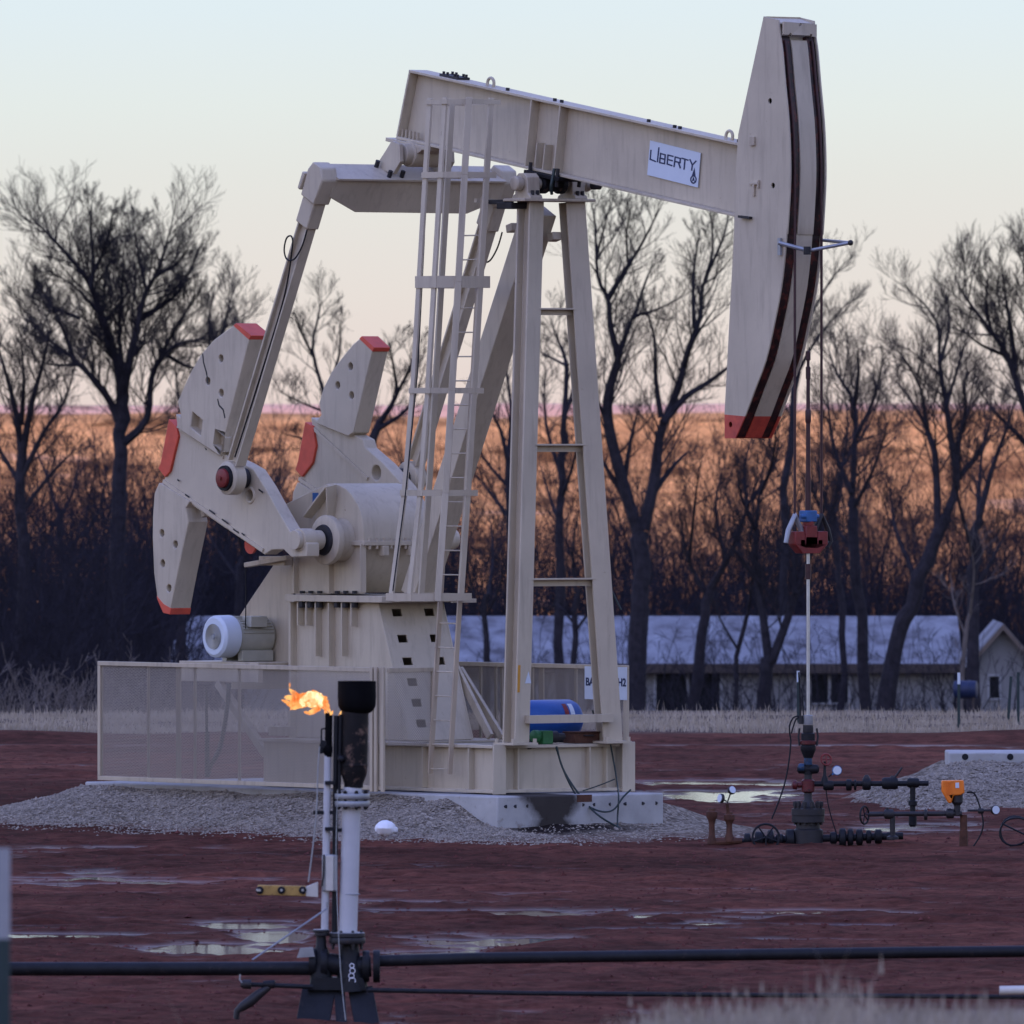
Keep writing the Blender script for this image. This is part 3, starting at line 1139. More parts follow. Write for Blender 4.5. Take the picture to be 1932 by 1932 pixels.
make_tree('bare_tree', 'thin bare tree in front of the house roof between ladder and samson post', 396,
          ([(916, 1345), (917, 1200), (920, 1120)], 7, 5), [([(920, 1130), (930, 1050), (925, 980)], 4, 1), ([(918, 1180), (890, 1110), (880, 1050)], 3, 1), ([(918, 1160), (945, 1100), (950, 1060)], 3, 1)], 26, kids=(3, 4, 5, 6), group=TG)
make_tree('bare_tree', 'thin bare sapling seen between the samson legs before the snowy roof', 394,
          ([(1090, 1345), (1085, 1200), (1088, 1110)], 7, 5), [([(1088, 1120), (1080, 1040), (1092, 960)], 4, 1), ([(1086, 1180), (1050, 1140), (1030, 1160)], 3, 1), ([(1086, 1190), (1120, 1150), (1130, 1190)], 3, 1)], 27, kids=(3, 4, 5, 6), group=TG)
make_tree('bare_tree', 'thin bare sapling standing before the house wall right of the white-framed doorway', 400,
          ([(1378, 1345), (1392, 1240), (1410, 1160)], 6, 4), [([(1410, 1165), (1420, 1080), (1415, 1010)], 3, 1), ([(1395, 1230), (1365, 1180), (1350, 1150)], 3, 1)], 28, kids=(3, 4, 5, 6), group=TG)
make_tree('bare_tree', 'slender bare tree standing between the bridle cables and the leaning dark tree', 418,
          ([(1585, 1345), (1590, 1200), (1580, 1050), (1572, 960)], 7, 5), [([(1572, 965), (1590, 880), (1640, 800), (1660, 740)], 4, 1), ([(1575, 1000), (1545, 900), (1550, 820)], 4, 1), ([(1590, 880), (1600, 800), (1590, 730)], 3, 1)], 29, kids=(3, 4, 6, 8), group=TG)
make_tree('bare_tree', 'bare tree peeking out to the right of the horsehead arc above the tree line', 440,
          ([(1480, 1345), (1478, 1100), (1490, 850), (1500, 700)], 9, 6), [([(1500, 710), (1520, 620), (1560, 540), (1590, 500)], 4, 1), ([(1498, 720), (1540, 640), (1600, 570)], 4, 1), ([(1500, 700), (1480, 620), (1470, 560)], 4, 1)], 30, kids=(3, 4, 6, 7), group=TG)
make_tree('bare_tree', 'bare tree low on the left in front of the pink hillside gap', 430,
          ([(130, 1345), (128, 1150), (120, 1040), (108, 960)], 8, 6), [([(108, 965), (85, 890), (60, 830)], 4, 1), ([(112, 980), (140, 920), (150, 850)], 4, 1), ([(120, 1040), (180, 980), (200, 900)], 4, 1), ([(122, 1060), (70, 990), (40, 950)], 4, 1)], 31, kids=(4, 5, 6, 8), group=TG)
make_tree('bare_tree', 'bare tree filling the gap below the near crank arm', 425,
          ([(452, 1345), (450, 1150), (462, 1050)], 9, 6), [([(462, 1055), (440, 960), (445, 880)], 4, 1), ([(462, 1050), (510, 960), (540, 900)], 4, 1), ([(455, 1100), (400, 1020), (380, 960)], 4, 1), ([(458, 1080), (520, 1020), (570, 1000)], 4, 1)], 32, kids=(4, 5, 6, 8), group=TG)


# undergrowth: nobody could count the stems
def brush(n, urange, depth, top, seed, hmul=1.0, fat=1.0, lo=-30, hi=150, kids=(3, 4, 8)):
    T = Tree(seed)
    T.rmin = .0065
    R = T.r
    for i in range(n):
        u = R.uniform(*urange)
        d = R.uniform(*depth)
        p = wp(u, 1380, d)
        p.z = float(ground_z(p.x, d, False)) - .1
        vt = top(u) + R.uniform(lo, hi)
        h = max(1.2, (wp(u, vt, d).z - p.z)) * hmul
        dd = V3((R.gauss(0, .13), R.gauss(0, .1), 1)).normalized()
        nseg = 6
        pts, rs = [p.copy()], [R.uniform(.018, .045) * fat]
        q = p.copy()
        for k in range(nseg):
            dd = (dd + V3((R.gauss(0, .17), R.gauss(0, .15), .06))).normalized()
            q = q + dd * (h / nseg)
            pts.append(q.copy())
            rs.append(max(rs[0] * (1 - .85 * (k + 1) / nseg), .007))
        T.sweep(pts, rs, 3)
        T.kids(pts, rs, h * .5, 2, kids, .05, t0=.08, ratio=(.25, .85))
    mb = MB()
    mb.v, mb.f = T.v, T.f
    return mb


def top_left(u):
    return 900 if u < 130 else (875 if u < 460 else 940)


def top_mid(u):
    return 1060 + 25 * math.sin(u / 40)


def top_high(u):
    return 860 + 45 * math.sin(u / 63) + 25 * math.sin(u / 21)


def add_brush(label, *a, **k):
    stuff(brush(*a, **k).build('undergrowth', M[k.pop('mat', 'brush') if False else 'brush'], smooth=0, normals=False), label, 'undergrowth')


add_brush('dense dark thicket of bare stems under the left trees', 760, (-240, 285), (410, 480), top_left, 41, fat=1.4, lo=-70, hi=260)
add_brush('dark thicket behind the left end of the snowy house roof', 430, (285, 560), (446, 500), top_left, 47, fat=1.3, lo=-70, hi=240)
add_brush('dark tangle of stems in front of the left tree trunks', 170, (-40, 300), (370, 398), lambda u: 985, 48, fat=1.2, lo=-70, hi=230, kids=(3, 4, 8))
add_brush('tangled bare undergrowth behind the house roof', 1150, (480, 2250), (440, 500), top_mid, 42, kids=(3, 4, 8), fat=1.3, lo=-120, hi=80)
add_brush('tall thin bare saplings rising out of the undergrowth', 480, (480, 2250), (445, 520), top_high, 44, lo=-60, hi=230, kids=(4, 6, 9))
add_brush('tangled crowns of the river wood behind the house and pumpjack', 110, (-200, 2250), (450, 540), lambda u: 770 + 60 * math.sin(u / 90), 49, fat=2.4, lo=-60, hi=190, kids=(4, 7, 11))
add_brush('low dark scrub at the foot of the left trees', 330, (-40, 430), (330, 400), lambda u: 1225, 43, kids=(3, 5, 6))
add_brush('thin bare shrubs in front of the house', 170, (850, 1960), (372, 424), lambda u: 1190, 45, lo=-40, hi=90, kids=(3, 4, 5))
stuff(brush(150, (-40, 420), (262, 330), lambda u: 1288, 46, kids=(3, 4, 6), lo=-40, hi=30).build('undergrowth', M['bark_pale'], smooth=0, normals=False), 'greyish frosted weeds along the berm at the left', 'undergrowth')


# ================================================================== house among the trees
def snow_mat():
    m, nt, bs = new_mat('snow_dusted_shingles')
    tc = N(nt, 'ShaderNodeTexCoord').outputs['Object']
    n = noise(nt, tc, 1.1, 7, .65, (1, .6, 1))
    r = ramp(nt, [(.36, (.08, .075, .08)), (.48, (.18, .18, .195)), (.74, (.31, .32, .34))])
    nt.links.new(n.outputs['Fac'], r.inputs['Fac'])
    nt.links.new(r.outputs['Color'], bs.inputs['Base Color'])
    bs.inputs['Roughness'].default_value = .9
    bump(nt, bs, n.outputs['Fac'], .4, .05)
    return m


M['roofsnow'] = snow_mat()
HD = 430.0
a, b = wp(298, 1250, HD), wp(1816, 1250, HD)
gz = float(ground_z(1, HD, False))
eave, top_z = a.z, wp(966, 1162, HD + 5).z
hr = tag(root('house', ((a.x + b.x) / 2, HD, gz)), 'long low grey house with a snow-dusted roof behind the bare trees', 'house')
m = MB()
d1, d2 = wp(1238, 1268, HD), wp(1358, 1268, HD)
w1, w2 = wp(1530, 1272, HD), wp(1600, 1326, HD)
w3, w4 = wp(960, 1275, HD), wp(1010, 1326, HD)
X0, X1 = a.x + .5, b.x - .3
front = [(X0, HD, gz - .3), (X1, HD, gz - .3), (X1, HD, eave), (X0, HD, eave)]
holes = [[(d1.x, HD, gz + .02), (d2.x, HD, gz + .02), (d2.x, HD, d1.z), (d1.x, HD, d1.z)],
         [(w1.x, HD, w2.z), (w2.x, HD, w2.z), (w2.x, HD, w1.z), (w1.x, HD, w1.z)],
         [(w3.x, HD, w4.z), (w4.x, HD, w4.z), (w4.x, HD, w3.z), (w3.x, HD, w3.z)]]
m.prism(front, (0, .2, 0), holes)
m.box((X0, HD + .2, gz - .3), (X0 + .2, HD + 9.8, eave))
m.box((X1 - .2, HD + .2, gz - .3), (X1, HD + 9.8, eave))
m.box((X0, HD + 9.8, gz - .3), (X1, HD + 10, eave))
m.prism([(X1 - .2, HD, eave), (X1 - .2, HD + 10, eave), (X1 - .2, HD + 5, top_z - .15)], (.2, 0, 0))
m.build('wall', M['siding'], hr)
m = MB()
sec = [(a.x, HD - .5, eave - .06), (a.x, HD + 5, top_z), (a.x, HD + 10.5, eave - .06), (a.x, HD + 10.5, eave - .2), (a.x, HD + 5, top_z - .14), (a.x, HD - .5, eave - .2)]
HIP = wp(356, 1162, HD).x
n_ = len(sec)
L_ = [(HIP if k in (1, 4) else a.x, p_[1], p_[2]) for k, p_ in enumerate(sec)]
R_ = [(b.x, p_[1], p_[2]) for p_ in sec]
m.add(L_ + R_, [(k, (k + 1) % 6, 6 + (k + 1) % 6, 6 + k) for k in range(6)] + [(0, 5, 4, 1), (1, 4, 3, 2), (6, 7, 10, 11), (7, 8, 9, 10)])
rf = m.build('roof', M['roofsnow'], hr, smooth=0)
m = MB()
m.box((a.x, HD - .53, eave - .34), (b.x, HD - .503, eave - .03))
m.box((a.x, HD - .50, eave - .36), (b.x, HD - .002, eave - .32))
m.build('fascia', M['trim'], rf, smooth=0)


def opening(x0, x1, z0, z1, name, mull):
    f = MB()
    t = .09
    for lo, hi in (((x0 - t, HD - .06, z0), (x0, HD + .1, z1 + t)), ((x1, HD - .06, z0), (x1 + t, HD + .1, z1 + t)), ((x0, HD - .06, z1), (x1, HD + .1, z1 + t)),
                   ((x0, HD - .08, z0 - .05), (x1, HD + .1, z0))):
        f.box(lo, hi)
    for k in range(1, mull):
        x = x0 + (x1 - x0) * k / mull
        f.box((x - .05, HD - .02, z0), (x + .05, HD + .1, z1))
    o = f.build(name, M['frame'], hr, smooth=0)
    g_ = MB()
    g_.box((x0, HD + .08, z0), (x1, HD + .11, z1))
    g_.build('pane', M['glassdark'], o, smooth=0)


opening(d1.x, d2.x, gz + .02, d1.z, 'patio_door', 2)
opening(w1.x, w2.x, w2.z, w1.z, 'window', 2)
opening(w3.x, w4.x, w4.z, w3.z, 'window', 2)

# gabled house at the right edge
GD = 412.0
pk, el = wp(1892, 1187, GD), wp(1843, 1241, GD)
half = pk.x - el.x
gr = tag(root('house', (pk.x, GD, gz)), 'small grey gabled house cut by the right edge', 'house')
m = MB()
gw = [(pk.x - half, GD, gz - .3), (pk.x + half, GD, gz - .3), (pk.x + half, GD, el.z), (pk.x, GD, pk.z), (pk.x - half, GD, el.z)]
wa, wb = wp(1867, 1276, GD), wp(1885, 1317, GD)
m.prism(gw, (0, .2, 0), [[(wa.x, GD, wb.z), (wb.x, GD, wb.z), (wb.x, GD, wa.z), (wa.x, GD, wa.z)]])
m.box((pk.x - half, GD + .2, gz - .3), (pk.x - half + .2, GD + 8, el.z))
m.box((pk.x + half - .2, GD + .2, gz - .3), (pk.x + half, GD + 8, el.z))
m.build('wall', M['siding'], gr)
m = MB()
for s in (-1, 1):
    e = V3((pk.x + s * (half + .3), GD - .35, el.z - .33))
    m.prism([(pk.x, GD - .35, pk.z + .03), e, e + V3((0, 0, .16)), (pk.x, GD - .35, pk.z + .19)], (0, 8.7, 0))
rf = m.build('roof', M['roofsnow'], gr, smooth=0)
m = MB()
for s in (-1, 1):
    e = V3((pk.x + s * (half + .3), GD - .40, el.z - .38))
    m.prism([(pk.x, GD - .40, pk.z - .02), e, e + V3((0, 0, .19)), (pk.x, GD - .40, pk.z + .17)], (0, .048, 0))
m.build('bargeboard', M['barge'], rf, smooth=0)
m = MB()
t = .07
for lo, hi in (((wa.x - t, GD - .05, wb.z - t), (wa.x, GD + .05, wa.z + t)), ((wb.x, GD - .05, wb.z - t), (wb.x + t, GD + .05, wa.z + t)),
               ((wa.x, GD - .05, wa.z), (wb.x, GD + .05, wa.z + t)), ((wa.x, GD - .05, wb.z - t), (wb.x, GD + .05, wb.z))):
    m.box(lo, hi)
wf = m.build('window', M['frame'], gr, smooth=0)
m = MB()
m.box((wa.x, GD + .06, wb.z), (wb.x, GD + .09, wa.z))
m.build('pane', M['glassdark'], wf, smooth=0)

# blue drum on a stand
DD = 368.0
c = wp(1822, 1301, DD)
gzd = float(ground_z(c.x, DD, False))
dr = tag(root('drum', (c.x, DD, gzd)), 'dark blue drum lying on a stand among the trees at the right', 'drum')
m = MB()
L = .34
m.lathe(c - V3((L, 0, 0)), (1, -.2, 0), [(0, .20), (.02, .25), (.2, .265), (.22, .28), (.24, .265), (.44, .265), (.46, .28), (.48, .265), (.66, .25), (.68, .20)], 22)
m.build('barrel', M['drum'], dr)
m = MB()
for sx in (-.22, .22):
    for sy in (-.2, .2):
        m.beam((c.x + sx, DD + sy, gzd - .05), (c.x + sx, DD + sy, c.z - .15), .05, .05)
    m.beam((c.x + sx, DD - .25, c.z - .25), (c.x + sx, DD + .25, c.z - .25), .06, .05, (1, 0, 0))
m.build('stand', M['trim'], dr)


# steel T-posts along the far grass
def t_post(u, v0, v1, d, label, lean=0., white=True, group='steel fence posts along the far grass'):
    t = wp(u, v0, d)
    x = t.x
    z0 = float(ground_z(x, d)) - .12
    r_ = root('fence_post', (x, d, z0 + .12))
    tp_ = V3((x + lean, d, t.z))
    bt = V3((x, d, z0))
    m = MB()
    sec = [(-.024, -.004), (-.004, -.004), (-.004, -.03), (.004, -.03), (.004, -.004), (.024, -.004), (.024, .004), (-.024, .004)]
    k = .82 if white else 1.
    mid = bt.lerp(tp_, k)
    m.section(bt, mid, (1, 0, 0), sec)
    m.build('shaft', M['tpost'], r_, smooth=0)
    if white:
        m = MB()
        m.section(mid, tp_, (1, 0, 0), sec)
        m.build('painted_tip', M['signwhite'], r_, smooth=0)
    tag(r_, label, 'fence post', group)
    return r_


t_post(1506, 1266, 1345, 216, 'white-tipped steel fence post just left of the polished rod')
t_post(1809, 1269, 1345, 214, 'white-tipped steel fence post in front of the blue drum')
t_post(1901, 1276, 1345, 217, 'leaning dark fence post before the gabled house', lean=.06, white=False)
t_post(1921, 1268, 1345, 215, 'upright dark fence post by the right edge before the gabled house', white=False)
# ================================================================== pumping unit
# local frame: x towards the well, y away from the viewer, z up; its root stands under the saddle bearing
PJ = tag(root('pumpjack', (0, 0, 0), 'l'), 'tall tan pumpjack with orange-tipped counterweights, beam raised over the wellhead', 'pumpjack')
BG = M['beige']


def part(mb, name, mat=None, parent=None, bevel=.006, smooth=35, split=0):
    if split:
        return mb.split(name, mat or BG, parent or PJ, split, bevel=bevel, smooth=smooth)
    return mb.build(name, mat or BG, parent or PJ, bevel=bevel, smooth=smooth)


def xz(u, v, y):
    p = ly(u, v, y)
    return p


def plane(pts, y):
    return [ly(u, v, y) for u, v in pts]


def circ(u, v, y, r, n=16):
    c = ly(u, v, y)
    return [c + V3((math.cos(2 * math.pi * k / n) * r, 0, math.sin(2 * math.pi * k / n) * r)) for k in range(n)]


def shift(pts, dy):
    return [p + V3((0, dy, 0)) for p in pts]


# ---------------------------------------------------------------- skid base
zt, zb = ly(934, 1406, -1.05).z, ly(934, 1497, -1.05).z
XF = .25
XR_ = ly(498, 1450, -1.03).x
sk = MB()
for y in (-1.03, 1.03):
    sk.ibeam((XR_, y, (zt + zb) / 2), (XF, y, (zt + zb) / 2), (0, 1, 0), .2, zt - zb, .04, .02)
sk.ibeam((XF - .12, -.925, (zt + zb) / 2), (XF - .12, .925, (zt + zb) / 2), (1, 0, 0), .2, zt - zb - .006, .04, .02)
for x in (-1.6, -3.0, XR_ + .12):
    sk.ibeam((x, -.925, (zt + zb) / 2), (x, .925, (zt + zb) / 2), (1, 0, 0), .2, zt - zb - .05, .03, .02)
skid = part(sk, 'skid')
m = MB()
m.box((XF + .003, -1.135, zb - .012), (XF + .023, -.93, zt + .012))
m.box((XF + .003, .93, zb - .012), (XF + .023, 1.135, zt + .012))
part(m, 'end_plate', parent=skid, split=1)
m = MB()
for y in (-.70, .45, .72):
    m.box((XF - .112, y - .01, zb + .045), (XF - .025, y + .01, zt - .045))
for x in (-.25, -1.2, -2.4):
    m.box((x - .01, -1.128, zb + .045), (x + .01, -1.042, zt - .045))
part(m, 'stiffener', parent=skid, bevel=0, split=1)
m = MB()
m.box((XR_, -.92, zt - .03), (-2.0, .92, zt - .005))
part(m, 'deck', M['beige_old'], skid, bevel=0)

# ---------------------------------------------------------------- gear pedestal
PN, PF = -.50, .55
ptl, ptr = ly(543.7, 1134, PN), ly(714, 1134, PN)
pb = ly(771, 1406, PN)
zp0 = zt + .002
xl, xr, xb = ptl.x, ptr.x, pb.x
zpt = ptl.z
pd = MB()
pd.prism([(xl, PN, zp0), (xb, PN, zp0), (xr, PN, zpt), (xl, PN, zpt)], (0, .03, 0))
pd.prism([(xl, PF - .03, zp0), (xb, PF - .03, zp0), (xr, PF - .03, zpt), (xl, PF - .03, zpt)], (0, .03, 0))
pd.box((xl, PN + .03, zp0), (xl + .03, PF - .03, zpt))
# sloping front with footholds cut through it
sl_d = V3((xb - xr, 0, zp0 - zpt))
sl_n = V3((zpt - zp0, 0, xb - xr)).normalized()


def fp(s, t):
    return V3((xr, PN + .03, zpt)) + V3((0, s, 0)) + sl_d * t


wf_ = PF - PN - .06
holes = []
for s in (.16, .68):
    for t in (.045, .235, .40, .55, .70, .85):
        if s > .5 and t > .5:
            continue
        holes.append([fp(s, t), fp(s + .15, t), fp(s + .15, t + .055), fp(s, t + .055)])
pd.prism([fp(0, 0), fp(wf_, 0), fp(wf_, 1), fp(0, 1)], -sl_n * .03, holes)
ped = part(pd, 'gear_pedestal')
for u, vb in ((547, 1395), (561, 1180), (577, 1180), (594.5, 1238), (619.5, 1258), (644, 1238), (662, 1182)):
    m = MB()
    x = ly(u, 1136, PN - .10).x
    z0 = ly(u, vb, PN - .10).z
    m.box((x - .011, PN - .10, z0), (x + .011, PN - .001, zpt - .01))
    part(m, 'rib', parent=ped, bevel=0)
for u in (564, 580, 597, 630, 646, 663):
    m = MB()
    c_ = ly(u, 1139, PN - .10)
    m.cyl(c_ + V3((.03, .03, .03)), c_ + V3((.03, .03, -.05)), .045, 8)
    m.cyl(c_ + V3((.03, .03, .13)), c_ + V3((.03, .03, .165)), .035, 8)
    part(m, 'bolt', M['dark'], ped, bevel=0)
# interior stays dark: only a floor plate
m = MB()
m.box((ly(538, 1122, PN - .14).x, PN - .14, zpt + .001), (ly(720, 1122, PN - .14).x, PF + .14, zpt + .085))
m.box((ly(720, 1122, PN - .14).x, PN + .02, zpt + .012), (ly(735, 1122, PN).x + .18, PF + .05, zpt + .07))
part(m, 'deck_plate', parent=ped)
# rear wing plate and brake bracket
m = MB()
m.prism(plane([(516, 1066), (550, 1058), (550, 1300), (436, 1300), (436, 1190), (453, 1160)], -.25), (0, .03, 0))
m.prism(plane([(516, 1066), (550, 1058), (550, 1300), (436, 1300), (436, 1190), (453, 1160)], .32), (0, .03, 0))
part(m, 'rear_wing_plate', parent=ped, split=1)
m = MB()
p = ly(466, 1066, -.75)
q = ly(546, 1052, -.75)
m.beam(p, q, .10, .06)
m.beam(ly(500, 1058, -.62), ly(548, 1058, -.62), .2, .12)
part(m, 'brake_bracket', M['beige_old'], ped)
m = MB()
m.tube([ly(463, 1066, -.75), ly(464, 1120, -.75), ly(463, 1205, -.75)], .008, 6)
part(m, 'brake_cable', M['black'], ped, bevel=0)
# braces from the pedestal down to the skid
m = MB()
m.beam(ly(868, 1262, .95), ly(948, 1392, .95), .05, .09)
pts = [(815, 1238), (858, 1256), (895, 1330), (925, 1390)]
for i in range(3):
    m.beam(ly(*pts[i], .62), ly(*pts[i + 1], .62), .05, .11)
part(m, 'brace', M['beige_old'], ped)

# ---------------------------------------------------------------- gearbox
GN, GF = -.52, .52
GC = V3((ly(575, 1019, -1.12).x, 0, ly(575, 1019, -1.12).z))      # crankshaft axis


def gz_(X, Y):
    return (478.4 + X * .26667, 809.6 + Y * .26667)


up = [gz_(*p) for p in [(212, 538), (380, 450), (520, 388), (560, 384), (600, 392), (650, 420), (695, 466), (735, 530), (762, 600), (776, 680), (780, 796), (212, 796)]]
lo_ = [gz_(*p) for p in [(268, 806), (778, 806), (768, 900), (735, 1010), (690, 1090), (640, 1158), (268, 1158)]]
gb = MB()
gb.prism(plane(up, GN), (0, GF - GN, 0))
gb.prism(plane(lo_, GN + .04), (0, GF - GN - .08, 0))
gb.prism(plane([gz_(*p) for p in [(266, 806), (780, 806), (772, 1164), (266, 1164)]], GN), (0, .045, 0))
gear = part(gb, 'gearbox', bevel=.012)
m = MB()
pA, pB = ly(*gz_(205, 801), GN), ly(*gz_(786, 801), GN)
m.box((pA.x, GN - .05, pA.z - .03), (pB.x + .05, GF + .05, pA.z + .03))
part(m, 'split_flange', parent=gear)
m = MB()
for k in range(9):
    y = GN + .06 + k * .115
    m.cyl((pB.x + .028, y, pA.z - .075), (pB.x + .028, y, pA.z + .07), .02, 8)
part(m, 'bolt', M['beige_old'], gear, bevel=0, split=1)
for s, gy_ in ((-1, GN), (1, GF)):
    m = MB()
    m.lathe((GC.x, gy_, GC.z), (0, s, 0), [(0, .28), (.05, .265), (.20, .255), (.20, .315), (.28, .315), (.29, .30), (.30, .20)], 36)
    m.lathe((GC.x, gy_ + s * .355, GC.z), (0, s, 0), [(0, .125), (.42, .125)], 28)
    part(m, 'bearing_housing', parent=gear)
    m = MB()
    m.lathe((GC.x, gy_ + s * .301, GC.z), (0, s, 0), [(0, .20), (.03, .19)], 28)
    part(m, 'gap_shade_disc', M['dark'], gear, bevel=0)  # dark disc: shade of the gap before the shaft put into colour
m = MB()
for a_, b_ in (((378, 625), (548, 398)), ((548, 398), (556, 640))):
    p, q = ly(*gz_(*a_), GN - .12), ly(*gz_(*b_), GN - .03)
    m.beam(p, q, .16, .025)
for X in (300, 548, 774):
    p, q = ly(*gz_(X, 812), GN - .03), ly(*gz_(X, 1158), GN - .03)
    m.beam(p, q, .09, .025)
part(m, 'gusset', parent=gear, split=1)
m = MB()
p = ly(*gz_(825, 835), GN + .2)
for y, X in ((-.28, 0), (.15, 0)):
    m.box((pB.x - .02, y, pA.z - .16), (pB.x + .075, y + .1, pA.z - .035))
part(m, 'mounting_lug', parent=gear, split=1)
m = MB()
pp = ly(*gz_(435, 500), GN - .004)
m.box((pp.x - .05, GN - .008, pp.z - .09), (pp.x + .07, GN - .003, pp.z + .09))
part(m, 'name_plate', M['blueclamp'], gear, bevel=0)

# ---------------------------------------------------------------- cranks and counterweights
def za(X, Y):
    return (272.3 + X * .26667, 574.1 + Y * .26667)


CY = -1.22
arm_px = [za(*p) for p in [(222, 775), (560, 1060), (700, 1128), (770, 1168), (850, 1290), (950, 1470), (1050, 1640), (1150, 1690), (1152, 1740), (1150, 1785),
                           (1040, 1790), (985, 1735), (900, 1738), (850, 1772), (500, 1535), (128, 1278), (150, 1215), (240, 935)]]
up_px = [za(*p) for p in [(600, 190), (675, 137), (775, 224), (748, 330), (600, 905), (560, 1075), (250, 872), (285, 785), (262, 690), (300, 600), (360, 470), (430, 352), (520, 250)]]
lo_px = [za(*p) for p in [(130, 1262), (98, 1335), (86, 1500), (84, 1650), (94, 1900), (119, 2088), (160, 2180), (206, 2192), (262, 1900), (337, 1540), (318, 1440), (345, 1395)]]
tip_px = [za(*p) for p in [(655, 150), (677, 133), (783, 222), (768, 252)]]
low_px = [za(*p) for p in [(114, 2060), (119, 2088), (160, 2184), (208, 2195), (216, 2150), (165, 2120)]]
end_px = [za(*p) for p in [(188, 812), (240, 868), (254, 935), (196, 1182), (160, 1222), (113, 1162), (128, 1128)]]
pin_px = za(570, 1230)


# the far crank shows its inner side; its upper weight sits further round and is slimmer
farm_px = [za(*p) for p in [(1178, 800), (1215, 815), (1470, 915), (1545, 955), (1562, 1015), (1690, 1125), (1835, 1285), (1960, 1500), (2010, 1700), (1850, 1790), (1700, 1740), (1090, 1290), (1108, 1215), (1200, 935)]]
fup_px = [za(*p) for p in [(1475, 285), (1541, 226), (1618, 306), (1590, 425), (1522, 720), (1478, 908), (1440, 935), (1205, 838), (1252, 782), (1236, 700), (1268, 590), (1325, 478), (1395, 382)]]
ftip_px = [za(*p) for p in [(1520, 243), (1539, 224), (1626, 306), (1616, 336)]]
fend_px = [za(*p) for p in [(1152, 832), (1205, 862), (1228, 1000), (1204, 1122), (1128, 1222), (1082, 1170), (1100, 1110)]]


def crank(y0, sgn):
    """y0: face of the arm turned to the viewer; the outlines are those of the near crank"""
    m = MB()
    Y = CY
    if sgn < 0:
        hole2 = circ(*za(748, 1352), Y, .07)
        m.prism(plane(arm_px, Y), (0, .2, 0), [hole2])
    else:
        m.prism(plane(farm_px, y0), (0, .2, 0), [circ(*za(1640, 1192), y0, .10, 18)])
    o = part(m, 'crank', parent=PJ, bevel=.012)
    if sgn < 0:
        b_ = MB()
        cc_ = ly(*za(748, 1352), Y)
        b_.ring(cc_, (0, 1, 0), .092, .02, 24, 8)
        part(b_, 'pin_hole_boss', parent=o, bevel=0)
        b_ = MB()
        b_.lathe(cc_ + V3((0, .10, 0)), (0, 1, 0), [(0, .072), (.02, .072)], 18)
        part(b_, 'hole_lining', M['dark'], o, bevel=0)
    # raised rails along the edges
    r_ = MB()
    for a_, b_ in (((255, 880), (565, 1082)), ((140, 1250), (845, 1742))) if sgn < 0 else (((1205, 880), (1585, 1235)), ((1100, 1235), (1500, 1500))):
        p, q = ly(*za(*a_), Y if sgn < 0 else y0), ly(*za(*b_), Y if sgn < 0 else y0)
        p.y = q.y = y0 - .012
        r_.beam(p, q, .022, .045)
    part(r_, 'rail', parent=o, bevel=0, split=1)
    b_ = MB()
    c_ = V3((GC.x, y0 - .008 if sgn < 0 else y0 + .01, GC.z))
    b_.lathe(c_, (0, 1, 0), [(0, .12), (.004, .15), (.20, .15)], 30)
    part(b_, 'hub', parent=o)
    # counterweights: two heavy segments bolted to the arm
    wy = y0 - .06
    fh = [(1458, 440), (1367, 573), (1465, 645)]
    for pts, hs, slots, tip in ((up_px if sgn < 0 else fup_px, [(568, 385), (475, 545), (570, 628)], [(395, 845), (555, 965)], tip_px), (lo_px, [(150, 1620), (245, 1700), (155, 1835), (200, 2010)], [], low_px)):
        m = MB()
        far_up = sgn > 0 and pts is fup_px
        thick = .26 if far_up else .32
        if far_up:
            hs, slots, tip = fh, [], ftip_px
        pl_ = (lambda q_: plane(q_, wy)) if far_up else (lambda q_: shift(plane(q_, Y), wy - Y))
        hl = [circ(*za(*h), wy, .05, 14) if far_up else shift(circ(*za(*h), Y, .05, 14), wy - Y) for h in hs]
        for X_, Y_ in slots:
            c2 = ly(*za(X_, Y_), Y)
            a1, a2 = V3((.11, 0, -.055)), V3((.02, 0, .10))
            hl.append([V3((q.x, wy, q.z)) for q in (c2 - a1 - a2, c2 + a1 - a2, c2 + a1 + a2, c2 - a1 + a2)])
        m.prism(pl_(pts), (0, thick, 0), hl)
        w_ = part(m, 'counterweight', bevel=.012)
        # worn tan plugs at the bottom of the holes
        d_ = MB()
        for h in hl:
            cc = sum(h, V3((0, 0, 0))) / len(h)
            d_.prism([cc + (p - cc) * 1.15 + V3((0, .12, 0)) for p in h], (0, .03, 0))
        t_ = MB()
        t_.prism(shift(pl_(tip), -.004), (0, thick + .008, 0))
        t_.build('painted_tip', M['orange'], w_, bevel=.008)
        part(d_, 'hole_lining', M['beige_old'], w_, bevel=0, split=1)
    m = MB()
    m.prism(shift(plane(end_px, Y), y0 - .035 - Y) if sgn < 0 else shift(plane(fend_px, y0), -.035), (0, .27, 0))
    part(m, 'painted_end', M['orange'], o, bevel=.008)
    # clamp bolts of the weights
    m = MB()
    for u, v, a_ in ((352, 1452, 0), (300, 1480, 0), (490, 1010, 0)):
        c2 = ly(*za(u, v), Y)
        c2.y = y0 + .16
        m.cyl(c2 + V3((.03, 0, -.09)), c2 + V3((-.03, 0, .10)), .05, 10)
    part(m, 'clamp_bolt', M['beige_old'], o, bevel=0, split=1)
    # wrist pin, pointing outwards
    pc = ly(*pin_px, -1.56)
    c2 = V3((pc.x, y0 - .02 if sgn < 0 else y0 + .2, pc.z))
    m = MB()
    m.lathe(c2, (0, sgn, 0), [(0, .13), (.30, .10)], 22)
    part(m, 'wrist_pin', M['dark'], o, bevel=0)
    return o, pc


